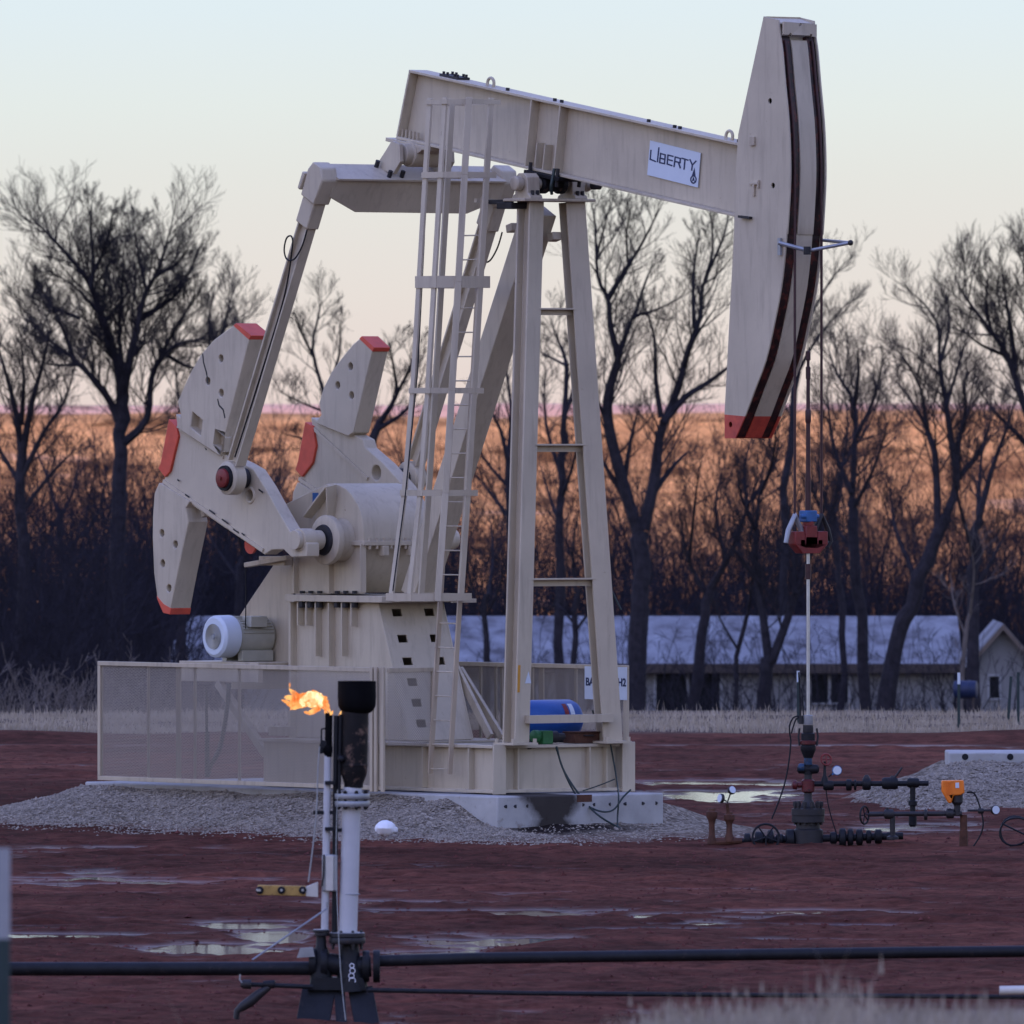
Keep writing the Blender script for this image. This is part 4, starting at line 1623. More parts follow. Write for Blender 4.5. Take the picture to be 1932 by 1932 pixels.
c1, PIN = crank(CY, -1)
for pts_ in ([(440, 350), (446, 410), (466, 480), (478, 560)], [(546, 670), (556, 715), (585, 745), (598, 805)], [(340, 905), (362, 945), (382, 970)], [(420, 985), (440, 1030)]):
    yy = CY - .062 if pts_[0][1] < 880 else CY - .002
    m = MB()
    q_ = [ly(*za(*p_), CY) for p_ in pts_]
    for p_ in q_:
        p_.y = yy
    for a_, b_ in zip(q_, q_[1:]):
        m.beam(a_, b_, .004, .022, (0, 1, 0))
    part(m, 'paint_crack', M['dark'], c1, bevel=0)
for X_, Y_, L_ in ((300, 1345, 30), (470, 1455, 40), (560, 1520, 46), (640, 1590, 40), (245, 1240, 14), (820, 1310, 30), (700, 1620, 20)):
    m = MB()
    a_, b_ = ly(*za(X_, Y_), CY), ly(*za(X_ + L_, Y_ + L_ * .70), CY)
    a_.y = b_.y = CY - .026
    m.beam(a_, b_, .004, .02, (0, 1, 0))
    part(m, 'paint_chip', M['dark'], c1, bevel=0)
c2_, _ = crank(-CY - .2, 1)
c2_.name = 'crank.001'
m = MB()
p = ly(*za(748, 1700), -1.0)
m.lathe((p.x, -1.0, p.z), (0, 1, 0), [(0, .12), (.03, .12)], 20)
part(m, 'brake_disc', M['orange'], gear, bevel=0)

# ---------------------------------------------------------------- pitman arms and equalizer
AY = 1.45
Q1 = ly(603, 345, -AY)
Q0 = V3((PIN.x, -AY, PIN.z))
pdv = (Q1 - Q0).normalized()
qdv = V3((pdv.z, 0, -pdv.x))           # square to the pitman, towards the well


def pq(base, a, b, y=0.):
    """point a along the pitman and b across it from a base point"""
    r_ = base + pdv * a + qdv * b
    r_.y = y
    return r_


for s in (-1, 1):
    y = s * AY
    m = MB()
    b0, b1 = V3((Q0.x, y, Q0.z)), V3((Q1.x, y, Q1.z))
    m.ibeam(b0 + pdv * .22, b1 - pdv * .02, (0, 1, 0), .15, .215, .03, .03)
    pit = part(m, 'pitman', bevel=.006)
    m = MB()       # thickened head under the equalizer
    m.section(b1 - pdv * .60, b1 - pdv * .02, (0, 1, 0), [(-.095, -.135), (.095, -.135), (.095, .135), (-.095, .135)])
    part(m, 'head_block', parent=pit, bevel=.02)
    m = MB()
    m.lathe((Q0.x, y - .10, Q0.z), (0, 1, 0), [(0, .17), (.02, .215), (.18, .215), (.2, .17)], 32)
    part(m, 'wrist_bearing', parent=pit)
    m = MB()
    m.lathe((Q0.x, y + s * .10, Q0.z), (0, s, 0), [(0, .165), (.035, .16)], 28)
    part(m, 'bearing_seal', M['black'], pit, bevel=0)
    m = MB()
    m.lathe((Q0.x, y + s * .13, Q0.z), (0, s, 0), [(0, .125), (.04, .12), (.05, .10)], 24)
    m.cyl((Q0.x, y + s * .17, Q0.z), (Q0.x, y + s * .20, Q0.z), .025, 10)
    part(m, 'pin_nut', M['red'], pit, bevel=0)
    m = MB()       # grease line with its hanging loop
    g0 = b1 - pdv * .75 + qdv * .03
    yy = y + s * .12
    loop = [pq(b1, -.58, .17, yy), pq(b1, -.80, .17, yy), pq(b1, -1.02, .10, yy), pq(b1, -1.10, -.04, yy), pq(b1, -1.02, -.15, yy), pq(b1, -.86, -.17, yy), pq(b1, -.80, -.08, yy), pq(b1, -.95, 0, yy),
            pq(b1, -1.6, .0, y + s * .025), pq(b1, -2.6, .0, y + s * .025), pq(b0, .3, .0, y + s * .05)]
    m.tube(smooth_line(loop, 5), .011, 6)
    part(m, 'grease_line', M['black'], pit, bevel=0)

TQ, HP = .37, .46
EQC = V3((Q1.x, 0, Q1.z))
m = MB()
hpx = [(-AY + .08, .14), (AY - .08, .14), (AY - .08, -.12), (AY - .55, .14 - HP), (-AY + .55, .14 - HP), (-AY + .08, -.12)]
outl = [pq(EQC, b_, -TQ / 2, a_) for a_, b_ in hpx]
m.prism(outl, qdv * TQ)
eq = part(m, 'equalizer', bevel=.008)
m = MB()
m.prism([pq(EQC, .14, -TQ / 2 - .04, -AY + .1), pq(EQC, .14, TQ / 2 + .04, -AY + .1), pq(EQC, .14, TQ / 2 + .04, AY - .1), pq(EQC, .14, -TQ / 2 - .04, AY - .1)], pdv * .025)
part(m, 'top_plate', parent=eq, bevel=0)
for s in (-1, 1):
    m = MB()
    y = s * AY
    oc = [(-.24, -.15), (-.24, .16), (.12, .19), (.25, .09), (.25, -.10), (.12, -.16)]
    m.prism([pq(EQC, a_, b_, y - .125) for a_, b_ in oc], (0, .25, 0))
    part(m, 'end_housing', parent=eq, bevel=.02)
    m = MB()
    m.section(pq(EQC, -.06, -.22, y - .06), pq(EQC, -.06, -.16, y - .06), (0, 1, 0), [(-.09, -.12), (.09, -.12), (.09, .12), (-.09, .12)])
    part(m, 'bearing_cap', parent=eq, bevel=.015)

# ---------------------------------------------------------------- walking beam
fe = -.15
T0, T1 = ly(771, 131.4, fe), ly(1392.7, 270, fe)
bd = (T1 - T0).normalized()
bn = V3((-bd.z, 0, bd.x))
B1 = ly(1384.7, 409, fe)
BH = (T1 - B1).dot(bn)                 # beam depth


def bm_(s, t, y=0.):
    """s along the beam from its tail, t up from the bottom flange"""
    r_ = T0 + bd * s - bn * (BH - t)
    r_.y = y
    return r_


BL = (T1 - T0).length + .35
m = MB()
tl = -.13                              # slanted tail
hw, tf, tw = .15, .035, .012
m.prism([bm_(0, BH - tf, -hw), bm_(BL, BH - tf, -hw), bm_(BL, BH - tf, hw), bm_(0, BH - tf, hw)], bn * tf)
m.prism([bm_(tl, 0, -hw), bm_(BL, 0, -hw), bm_(BL, 0, hw), bm_(tl, 0, hw)], bn * tf)
m.prism([bm_(tl + .03, tf + .001, -tw), bm_(BL, tf + .001, -tw), bm_(BL, BH - tf - .001, -tw), bm_(.03, BH - tf - .001, -tw)], (0, 2 * tw, 0))
beam = part(m, 'walking_beam', bevel=.006)
m = MB()
m.prism([bm_(tl, tf + .001, -hw + .003), bm_(tl + .027, tf + .001, -hw + .003), bm_(.027, BH - tf - .001, -hw + .003), bm_(0, BH - tf - .001, -hw + .003)], (0, 2 * hw - .006, 0))
part(m, 'tail_plate', parent=beam, bevel=0)


def s_at(u):
    """beam station below picture column u on the near flange edge"""
    p = ly(u, 131.4 + (u - 771) * .223, fe)
    return (p - T0).dot(bd)


for u in (1001, 1055):
    for sy in (-1, 1):
        m = MB()
        s = s_at(u)
        m.prism([bm_(s, tf + .002, sy * .014), bm_(s, tf + .002, sy * (hw - .005)), bm_(s, BH - tf - .002, sy * (hw - .005)), bm_(s, BH - tf - .002, sy * .014)], bd * .025)
        part(m, 'stiffener', parent=beam, bevel=0, split=1)
for u in (1019, 1034):
    m = MB()
    s = s_at(u)
    m.prism([bm_(s, tf + .002, -.014), bm_(s, tf + .002, -hw + .01), bm_(s, tf + .32, -hw + .01), bm_(s, tf + .32, -.014)], bd * .02)
    part(m, 'saddle_gusset', parent=beam, bevel=0)
for u in (910, 1360):
    m = MB()
    s = s_at(u)
    c_ = bm_(s, BH + .01, -.02)
    for k in (-1, 1):
        m.tube([c_ + bd * (.066 * k) - bn * .01, c_ + bd * (.066 * k) + bn * .03], .02, 8)
    m.ring(c_ + bn * .03, (0, 1, 0), .066, .02, 18, 8)
    part(m, 'lifting_eye', parent=beam, bevel=0)
m = MB()
s = s_at(830)
m.prism([bm_(s - .08, BH + .001, -.10), bm_(s + .30, BH + .001, -.10), bm_(s + .30, BH + .001, .10), bm_(s - .08, BH + .001, .10)], bn * .03)
for k in (-.03, .05, .20, .26):
    for y in (-.07, .07):
        m.cyl(bm_(s + k, BH + .03, y), bm_(s + k, BH + .065, y), .018, 8)
part(m, 'tail_bolt', M['dark'], beam, bevel=0, split=1)
m = MB()
for u in (947, 1036, 1049, 1213, 1262, 1272, 1383):
    s = s_at(u)
    m.cyl(bm_(s, BH + .001, -.06), bm_(s, BH + .035, -.06), .025, 8)
part(m, 'bolt', M['dark'], beam, bevel=0, split=1)

# tail bearing between beam and equalizer
m = MB()
s0, s1 = s_at(748), s_at(820)
m.prism([bm_(s0 - .02, -.05, -.2), bm_(s1 + .05, -.05, -.2), bm_(s1 + .05, -.05, .2), bm_(s0 - .02, -.05, .2)], bn * .048)
ec = ly(790, 291, -.05)
ec.y = 0
m.lathe((ec.x, -.34, ec.z), (0, 1, 0), [(0, .10), (.01, .135), (.12, .135), (.12, .165), (.56, .165), (.56, .135), (.67, .135), (.68, .10)], 26)
m.prism([V3((ec.x - .17, -.2, ec.z)), V3((ec.x + .17, -.2, ec.z)), bm_(s1 - .05, -.05, -.2), bm_(s0 + .2, -.05, -.2)], (0, .4, 0))
part(m, 'tail_bearing', parent=beam)
m = MB()
for y in (-.44, .38):
    f0 = pq(EQC, .166, 0, y)
    m.prism([V3((f0.x - .24, y, f0.z + .07)), V3((f0.x + .14, y, f0.z - .03)), V3((ec.x + .12, y, ec.z - .10)), V3((ec.x + .10, y, ec.z + .12)), V3((ec.x - .06, y, ec.z + .17)), V3((ec.x - .17, y, ec.z + .06))], (0, .06, 0))
part(m, 'clevis', parent=eq, split=1)
m = MB()
for y in (-.5, -.3, .3):
    for k in (-.15, .15):
        c_ = pq(EQC, .165, k, y)
        m.cyl(c_, c_ + pdv * .09, .03, 8)
part(m, 'bolt', M['dark'], eq, bevel=0, split=1)
m = MB()
for k in range(5):
    s = s_at(764 + k * 7.2)
    m.cyl(bm_(s, tf, -.09), bm_(s, tf + .10, -.09), .018, 8)
part(m, 'bolt', M['beige_old'], beam, bevel=0, split=1)

# ---------------------------------------------------------------- horsehead
HY = -.29
HWD = .58


def z2(X, Y):
    return ((1650 + X / 3.22) / 1.3587, Y / 3.22 / 1.3587)


def z3(X, Y):
    return ((1800 + X / 2.972) / 1.3587, (550 + Y / 2.972) / 1.3587)


front_px = [z2(1112, 165), z2(1125, 290), z2(1143, 420), z2(1167, 700), z2(1195, 1000), z2(1208, 1300), z2(1206, 1560), z2(1184, 1930), z3(645, 100), z3(630, 300), z3(600, 560),
            z3(548, 830), z3(484, 1110), z3(402, 1330), z3(322, 1545), z3(252, 1705)]
back_px = [z3(172, 1705), z3(170, 1520), z2(745, 1930), z2(752, 1600), z2(768, 1300), z2(780, 1110), z2(990, 135)]
fr = smooth_line(plane(front_px, HY), 3)
bk = plane(back_px, HY)


def hp_paint():
    """tan paint with the safety-orange dip on the lowest part and greasy streaks by the tracks"""
    m_ = M['beige'].copy()
    m_.name = 'horsehead_paint'
    nt = m_.node_tree
    bs = nt.nodes['Principled BSDF']
    src = bs.inputs['Base Color'].links[0].from_socket
    tc = N(nt, 'ShaderNodeTexCoord').outputs['Object']
    sp = N(nt, 'ShaderNodeSeparateXYZ')
    nt.links.new(tc, sp.inputs[0])
    zl = ly(1367, 782, HY).z
    sx = math_n(nt, 'MULTIPLY', math_n(nt, 'SUBTRACT', sp.outputs['X'], ly(1367, 782, HY).x), -.06)
    k = math_n(nt, 'LESS_THAN', sp.outputs['Z'], math_n(nt, 'ADD', sx, zl))
    n = noise(nt, tc, 5, 5, .6)
    r_ = ramp(nt, [(.35, (.40, .055, .04)), (.7, (.66, .10, .055))])
    nt.links.new(n.outputs['Fac'], r_.inputs['Fac'])
    c = mix(nt, k, src, r_.outputs['Color'])
    nt.links.new(c, bs.inputs['Base Color'])
    return m_


M['head'] = hp_paint()
# side plates, full outline
m = MB()
side = fr + bk
hole_px = [z2(1043, 833), z2(1068, 1532)]
for y in (HY, HY + HWD - .02):
    hl = [[p + V3((0, y - HY, 0)) for p in circ(*h, HY, .036, 14)] for h in hole_px + [z3(215, 1600)]]
    m.prism([p + V3((0, y - HY, 0)) for p in side], (0, .02, 0), hl)
head = part(m, 'horsehead', M['head'], bevel=0)


def inset(pts, d):
    """front curve pulled back by d (in the xz plane)"""
    out = []
    for i, p in enumerate(pts):
        a, b = pts[max(i - 1, 0)], pts[min(i + 1, len(pts) - 1)]
        t = (b - a)
        t.y = 0
        t.normalize()
        nrm = V3((-t.z, 0, t.x))
        if nrm.x < 0:
            nrm = -nrm
        out.append(p - nrm * d)
    return out


def strip(y0, y1, d0, d1, name, mat, parent, k0=0, k1=None):
    """curved plank that follows the head's face between widths y0..y1 and depths d0..d1"""
    P = fr[k0:k1]
    a, b = inset(P, d0), inset(P, d1)
    n = len(P)
    s_ = MB()
    vs = []
    for i in range(n):
        for pt, y in ((a[i], y0), (a[i], y1), (b[i], y1), (b[i], y0)):
            vs.append((pt.x, y, pt.z))
    fs = []
    for i in range(n - 1):
        for j in range(4):
            j2 = (j + 1) % 4
            fs.append((4 * i + j, 4 * i + j2, 4 * i + 4 + j2, 4 * i + 4 + j))
    fs += [(3, 2, 1, 0), tuple(4 * (n - 1) + j for j in range(4))]
    s_.add(vs, fs)
    return part(s_, name, mat, parent, bevel=0)


yi0, yi1 = HY + .021, HY + HWD - .021
cy0, cy1 = HY + .175, HY + HWD - .155
strip(yi0, yi1, .09, .11, 'face_plate', M['head'], head)
strip(yi0 + .001, cy0 - .001, .030, .088, 'wireline_track', M['grease'], head, 3)
strip(cy1 + .001, yi1 - .001, .030, .088, 'wireline_track', M['grease'], head, 3)
strip(cy0, cy1, .012, .088, 'centre_pad', M['head'], head, 4)
m = MB()
hb = [z2(1112, 165), z2(1128, 292)]
tp0, tp1 = ly(*hb[0], HY), ly(*hb[1], HY)
hl = [V3((tp0.x, 0, 0))]
pl = [(yi0 + .004, tp0.z - .02), (yi1 - .01, tp0.z - .045), (yi1 - .01, tp1.z - .01), (yi0 + .004, tp1.z + .01)]
xh = tp1.x + .008
cz = (pl[0][1] + pl[2][1]) / 2
hh = []
for dy, dz in ((0, .055), (-.16, -.07), (.17, -.075)):
    hh.append([(xh, dy + .02 * math.cos(k * math.pi / 5), cz + dz + .02 * math.sin(k * math.pi / 5)) for k in range(10)])
m.prism([(xh, y, z) for y, z in pl], (.03, 0, 0), hh)
part(m, 'hanger_plate', M['head'], head, bevel=.004)
# the plate that closes the top and the back
m = MB()
k0 = bk[-1]
m.prism([(k0.x, yi0, k0.z - .012), (k0.x, yi1, k0.z - .012), (tp0.x, yi1, tp0.z - .03), (tp0.x, yi0, tp0.z - .03)], (0, 0, -.02))
for i in range(len(bk) - 1):
    a_, b_ = bk[i], bk[i + 1]
    m.prism([(a_.x + .012, yi0, a_.z), (a_.x + .012, yi1, a_.z), (b_.x + .012, yi1, b_.z), (b_.x + .012, yi0, b_.z)], (.02, 0, 0))
part(m, 'back_plate', M['head'], head, bevel=0)
m = MB()
for u, v, w_, h_ in ((*z2(922, 1515), .18, .03), (*z2(917, 1565), .03, .16), (*z2(955, 1520), .02, .1), (*z2(905, 1165), .09, .11)):
    c_ = ly(u, v, HY)
    m.box((c_.x - w_ / 2, HY - .03, c_.z - h_ / 2), (c_.x + w_ / 2, HY - .001, c_.z + h_ / 2))
part(m, 'step_lug', M['beige_old'], head, bevel=.004, split=1)
m = MB()
c_ = ly(*z2(852, 1793), HY)
m.beam(c_ + V3((-.11, -.03, .01)), c_ + V3((.11, -.03, -.01)), .05, .03)
part(m, 'pin', M['dark'], head, bevel=0)
# wireline guard: bar across the face and out to a point
m = MB()
A_, B_ = ly(*z3(585, 215), HY - .04), lx(*z3(815, 275), 5.30)
tip_ = lx(*z3(1130, 215), 5.75)
Cc = ly(*z3(912, 195), HY + HWD + .03)
m.tube([A_, ly(*z3(690, 255), HY + .1) + V3((.10, 0, 0)), B_], .028, 8)
m.tube([B_, tip_], .022, 8)
m.tube([Cc, tip_], .02, 8)
m.box(A_ + V3((-.03, 0, -.15)), A_ + V3((.02, .03, .06)))
part(m, 'wireline_guard', M['galv'], head, bevel=0)
m = MB()
m.cyl(B_ + V3((.0, -.03, -.05)), B_ + V3((0, -.03, .05)), .045, 10)
m.ball(tip_, .035)
part(m, 'guard_bolt', M['dark'], head, bevel=0, split=1)

# ---------------------------------------------------------------- samson post
def leg(name, p, q, turn, b=.27, a=.22):
    m_ = MB()
    d = math.radians(turn)
    sd = V3((math.sin(d), math.cos(d), 0))
    m_.ibeam(p, q, sd, b, a, .028, .02)
    return part(m_, name, bevel=.006)


ztop = ly(1040, 378, 0).z - .0185
L1t, L1b = ly(1001, 390, -.325), ly(973, 1403, -.76)
L2t, L2b = ly(1079, 390, .325), ly(1150, 1403, .74)
L1b.z = L2b.z = zt + .012
for t in (L1t, L2t):
    t.z = ztop
leg1 = leg('front_leg', L1b, L1t, -12)
leg2 = leg('front_leg', L2b, L2t, 12)
for lg_, b_ in ((leg1, L1b), (leg2, L2b)):
    m = MB()
    m.box((b_.x - .2, b_.y - .2, zt + .001), (b_.x + .2, b_.y + .2, zt + .03))
    for sx in (-.17, .17):
        for sy in (-.17, .17):
            m.cyl((b_.x + sx, b_.y + sy, zt + .03), (b_.x + sx, b_.y + sy, zt + .08), .025, 8)
    part(m, 'foot_plate', parent=lg_, bevel=0)
for v, hgt in ((588, .09), (845, .10), (1098, .10), (1355, .10)):
    z = ly(1040, v, 0).z
    t = (ztop - z) / (ztop - L1b.z)
    p, q = L1t.lerp(L1b, t), L2t.lerp(L2b, t)
    m = MB()
    p, q = p + V3((.03, .06, 0)), q + V3((.03, -.06, 0))
    p.z = q.z = z
    if v == 1355:
        p, q = p + V3((.11, 0, 0)), q + V3((.11, 0, 0))
    m.section(p, q, (1, 0, 0), [(-.05, -hgt / 2), (-.03, -hgt / 2), (-.03, hgt / 2 - .02), (.06, hgt / 2 - .02), (.06, hgt / 2), (-.05, hgt / 2)] if v != 1355 else
              [(-.05, -hgt / 2), (.05, -hgt / 2), (.05, hgt / 2), (-.05, hgt / 2)])
    part(m, 'cross_bar', bevel=0)
m = MB()
R0, R1 = ly(788, 1113, 0), ly(1018, 398, 0)
R0.z = zpt + .09
m.section(R0, R1, (0, 1, 0), [(-.175, -.14), (.175, -.14), (.175, .14), (-.175, .14)])
part(m, 'rear_leg', bevel=.01)
m = MB()
m.box((R0.x - .3, -.25, zpt + .0715), (R0.x + .25, .25, zpt + .10))
part(m, 'rear_foot', bevel=0)
m = MB()
zc = ly(1040, 378, 0).z
m.box((-.22, -.60, zc - .018), (.22, .54, zc + .018))
crown_ = part(m, 'top_plate', M['beige_old'])
m = MB()
m.box((-.62, -.52, zc - .045), (-.301, -.36, zc + .01))
m.box((-.35, -.60, zc - .11), (-.05, -.34, zc - .031))
part(m, 'ladder_bracket', M['dark'], crown_, bevel=.004, split=1)
m = MB()
for u, v, y in ((968, 430, -.1), (1046, 447, .12)):
    c_ = ly(u, v, y)
    m.obb(c_, (.06, 0, 0.015), (0, .07, 0), (-.01, 0, .05))
part(m, 'rear_leg_clamp', M['beige_old'], bevel=.01, split=1)
# saddle bearing
m = MB()
bz = ly(1040, 347, 0).z
m.lathe((0, -.60, bz), (0, 1, 0), [(0, .07), (.01, .092), (.10, .092), (.10, .07), (1.10, .07), (1.10, .092), (1.19, .092), (1.2, .07)], 24)
for y0 in (-.48, .24):
    m.prism([(-.19, y0, zc + .019), (.19, y0, zc + .019), (.17, y0, zc + .06), (.13, y0, zc + .08), (.12, y0, bz + .08), (.06, y0, bz + .13), (-.06, y0, bz + .13), (-.12, y0, bz + .08), (-.13, y0, zc + .08), (-.17, y0, zc + .06)], (0, .20, 0))
part(m, 'saddle_bearing', M['beige_old'], bevel=.01)
m = MB()
s = s_at(1037)
m.prism([bm_(s - .30, -.055, -.22), bm_(s + .42, -.055, -.22), bm_(s + .42, -.055, .22), bm_(s - .30, -.055, .22)], bn * .053)
c_ = bm_(s + .05, -.055, 0)
m.box((-.10, -.17, bz + .02), (.12, .17, c_.z - .02))
m.lathe((0, -.20, bz), (0, 1, 0), [(0, .10), (.02, .125), (.10, .125), (.12, .10), (.28, .10), (.30, .125), (.38, .125), (.40, .10)], 22)
part(m, 'saddle', M['burnt'], beam, bevel=.008)
m = MB()
for k in (-.22, .34):
    for y in (-.18, .18):
        m.cyl(bm_(s + k, -.13, y), bm_(s + k, .10, y), .024, 8)
m.cyl((.20, .50, bz - .02), (.20, .62, bz - .02), .05, 10)
for y in (-.42, -.34, .30, .38):
    for k in (-.155, .155):
        m.cyl((k, y, zc + .06), (k, y, zc + .12), .022, 8)
part(m, 'bolt', M['dark'], beam, bevel=0, split=1)
m = MB()
m.tube(smooth_line([ly(1046, 318, -.2), ly(1043, 335, -.22), ly(1040, 352, -.24), ly(1041, 366, -.2)], 4), .022, 6)
m.tube(smooth_line([ly(1120, 1010, .7) + V3((.13, 0, 0)), ly(1126, 1070, .72) + V3((.13, 0, 0)), ly(1143, 1110, .76) + V3((.1, 0, 0)), ly(1158, 1150, .80) + V3((.1, .04, 0))], 4), .012, 6)
part(m, 'grease_hose', M['hose'], bevel=0, split=1)

# decals on the near leg
m = MB()
p = L1b.lerp(L1t, .12)
dirv = (L1t - L1b).normalized()
sd = V3((math.sin(math.radians(-12)), math.cos(math.radians(-12)), 0))
nv = sd.cross(dirv).normalized()
if nv.x < 0:
    nv = -nv
c_ = p + nv * .112
m.obb(c_ - sd * .105, sd * .022, dirv * .17, nv * .002)
m.build('reflector_strip', M['amber'], leg1, smooth=0)
m = MB()
c2 = c_ + sd * .075
m.prism([c2 - sd * .06 - dirv * .06, c2 + sd * .06 - dirv * .06, c2 + sd * .03 + dirv * .02, c2 + dirv * .09], nv * .003)
m.build('warning_decal', M['signwhite'], leg1, smooth=0)

# ---------------------------------------------------------------- ladder with cage
LB, LT = ly(830, 1460, -1.20), ly(904.5, 186, -.58)
ldir = (LT - LB)
LZ0, LZ1 = LB.z, LT.z


def lp(z, dx=0., dy=0.):
    t = (z - LZ0) / (LZ1 - LZ0)
    return LB.lerp(LT, t) + V3((dx, dy, 0))


lw = .20
zlt = ly(880, 372, -.7).z              # the ladder itself ends at the saddle platform
lad = MB()
for s in (-1, 1):
    lad.beam(lp(LZ0, s * lw), lp(zlt, s * lw), .065, .026)
ladder = part(lad, 'ladder', M['beige_rusty'], bevel=0)
z = LZ0 + .06
while z < zlt - .3:
    m = MB()
    m.tube([lp(z, -lw, 0), lp(z, lw, 0)], .009, 8)
    part(m, 'rung', parent=ladder, bevel=0)
    z += .305
zh = [ly(840, v, -1.2).z for v in (1126, 930, 737, 532, 330, 192)]
XC = .37


def hoop(z, k):
    """cage hoop: band standing off the ladder towards the viewer"""
    return [lp(z, XC, .05), lp(z, XC * (.5 + .5 * k), -.40 * k), lp(z, .20 * k, -.66 * k), lp(z, -.24 * k, -.66 * k), lp(z, -XC * (.5 + .5 * k), -.40 * k), lp(z, -XC, .05)]


FL = [1.20, 1.05, 1.0, 1.0, 1.0, 1.0]
for i, z in enumerate(zh):
    m = MB()
    P = hoop(z, FL[i])
    hgt = (.095, .075, .07, .15, .075, .06)[i]
    for a_, b_ in zip(P, P[1:]):
        m.beam(a_, b_, hgt, .014, (0, 0, 1))
    m.beam(lp(z, -XC, .03), lp(z, XC, .03), hgt * .9, .03, (0, 0, 1))
    part(m, 'cage_hoop', parent=ladder, bevel=0)
for (dx, dy, sd) in ((-.20, -.63, (1, 0, 0)), (.11, -.63, (1, 0, 0)), (-.355, -.16, (0, 1, 0)), (.355, -.44, (.5, 1, 0)), (.355, -.09, (0, 1, 0))):
    m = MB()
    pts_ = [lp(zh[i] + (.05 if i == 5 else (-.05 if i == 0 else 0)), dx * (FL[i] if abs(dy) > .3 else 1), dy * FL[i]) for i in range(len(zh))]
    for a_, b_ in zip(pts_, pts_[1:]):
        m.beam(a_, b_, .082, .034, sd)
    part(m, 'cage_bar', parent=ladder, bevel=.004)
m = MB()
for z in (zpt + .05, zh[3], zc):
    t = lp(z)
    m.beam(lp(z, .0, .03), V3((t.x, min(-.50, t.y + .4) if z < zc - .1 else -.36, z)), .05, .05)
part(m, 'stand_off', parent=ladder, bevel=0, split=1)
m = MB()
m.tube([ly(806, 300, -1.25), ly(800, 460, -1.3), ly(788, 700, -1.45), ly(765, 930, -1.7), ly(741, 1115, -2.0)], .009, 5)
part(m, 'cable', M['black'], ladder, bevel=0)

# ---------------------------------------------------------------- motor
MC = ly(403, 1201, -1.1)
m = MB()
m.lathe((MC.x, -.845, MC.z), (0, 1, 0), [(0, .2), (.01, .235), (.05, .245), (.55, .245), (.60, .20)], 30)
for k in range(16):
    a_ = math.pi * (.06 + .88 * k / 15)
    e_ = V3((math.cos(a_), 0, math.sin(a_)))
    m.obb(V3((MC.x, -.55, MC.z)) + e_ * .25, e_ * .012, (0, .24, 0), e_.cross(V3((0, 1, 0))) * .006)
for s in (-1, 1):
    m.box((MC.x + s * .12, -.80, MC.z - .32), (MC.x + s * .22, -.30, MC.z - .18))
m.box((MC.x + .10, -.72, MC.z + .12), (MC.x + .30, -.46, MC.z + .26))
mot = part(m, 'motor', M['motor'], bevel=.006)
m = MB()
ys = -1.1
n = 32
rr_ = [(0, .165), (.0, .235), (.03, .272), (.255, .275), (.255, .2)]
m.lathe((MC.x, ys, MC.z), (0, 1, 0), rr_[1:], n)
mb2 = MB()
for (h0, r0), (h1, r1) in zip(rr_, rr_[1:]):
    pass
fc = m.build('fan_cover', M['signwhite'], mot, bevel=.006)
m = MB()
m.lathe((MC.x, ys - .004, MC.z), (0, 1, 0), [(0, .16), (.003, .16)], 28)
gr_ = m.build('fan_grille', M['motor'], mot)
m = MB()
for r_ in (.045, .075, .105, .135, .16):
    m.ring((MC.x, ys - .010, MC.z), (0, 1, 0), r_, .004, 28, 5)
m.lathe((MC.x, ys - .016, MC.z), (0, 1, 0), [(0, .03), (.01, .035)], 16)
m.build('grille_wire', M['galv'], mot)
m = MB()
m.cyl((MC.x, -.245, MC.z), (MC.x, -.06, MC.z), .06, 14)
m.lathe((MC.x, -.20, MC.z), (0, 1, 0), [(0, .2), (.02, .24), (.16, .24), (.18, .2)], 24)
part(m, 'pulley', M['black'], mot, bevel=0)
m = MB()
zm = MC.z - .325
ba, bb2 = ly(338, 1250, -.98), ly(545, 1290, -.98)
m.box((ba.x, -.98, bb2.z), (xl - .002, -.90, zm))
m.box((ba.x, .60, bb2.z), (xl - .002, .68, zm))
m.box((ba.x, -.899, zm - .07), (MC.x + .75, .599, zm - .001))
part(m, 'motor_base', M['beige_old'])
m = MB()
m.beam(ly(412, 1288, -.95), ly(503, 1424, -.95), .09, .10)
m.beam(ly(412, 1288, -.95) + V3((0, 1.55, 0)), ly(503, 1424, -.95) + V3((0, 1.55, 0)), .09, .10)
part(m, 'base_brace', M['beige_old'], split=1)
m = MB()
p = ly(500, 1376, -1.0)
p = ly(512, 1368, -1.2)
m.box((p.x, -1.25, zt + .04), (p.x + .36, -1.1, zt + .16))
part(m, 'junction_box', M['beige_old'])
m = MB()
m.tube(smooth_line([ly(432, 1290, -1.0), ly(428, 1340, -1.05), ly(415, 1410, -1.1), ly(397, 1445, -1.2), ly(392, 1465, -1.2)], 4), .03, 8)
m.tube([ly(389, 1300, -1.2), ly(390, 1380, -1.2)], .02, 6)
m.tube([ly(391, 1380, -1.2), ly(391, 1466, -1.2)], .032, 8)
part(m, 'motor_conduit', M['hose'], bevel=0)

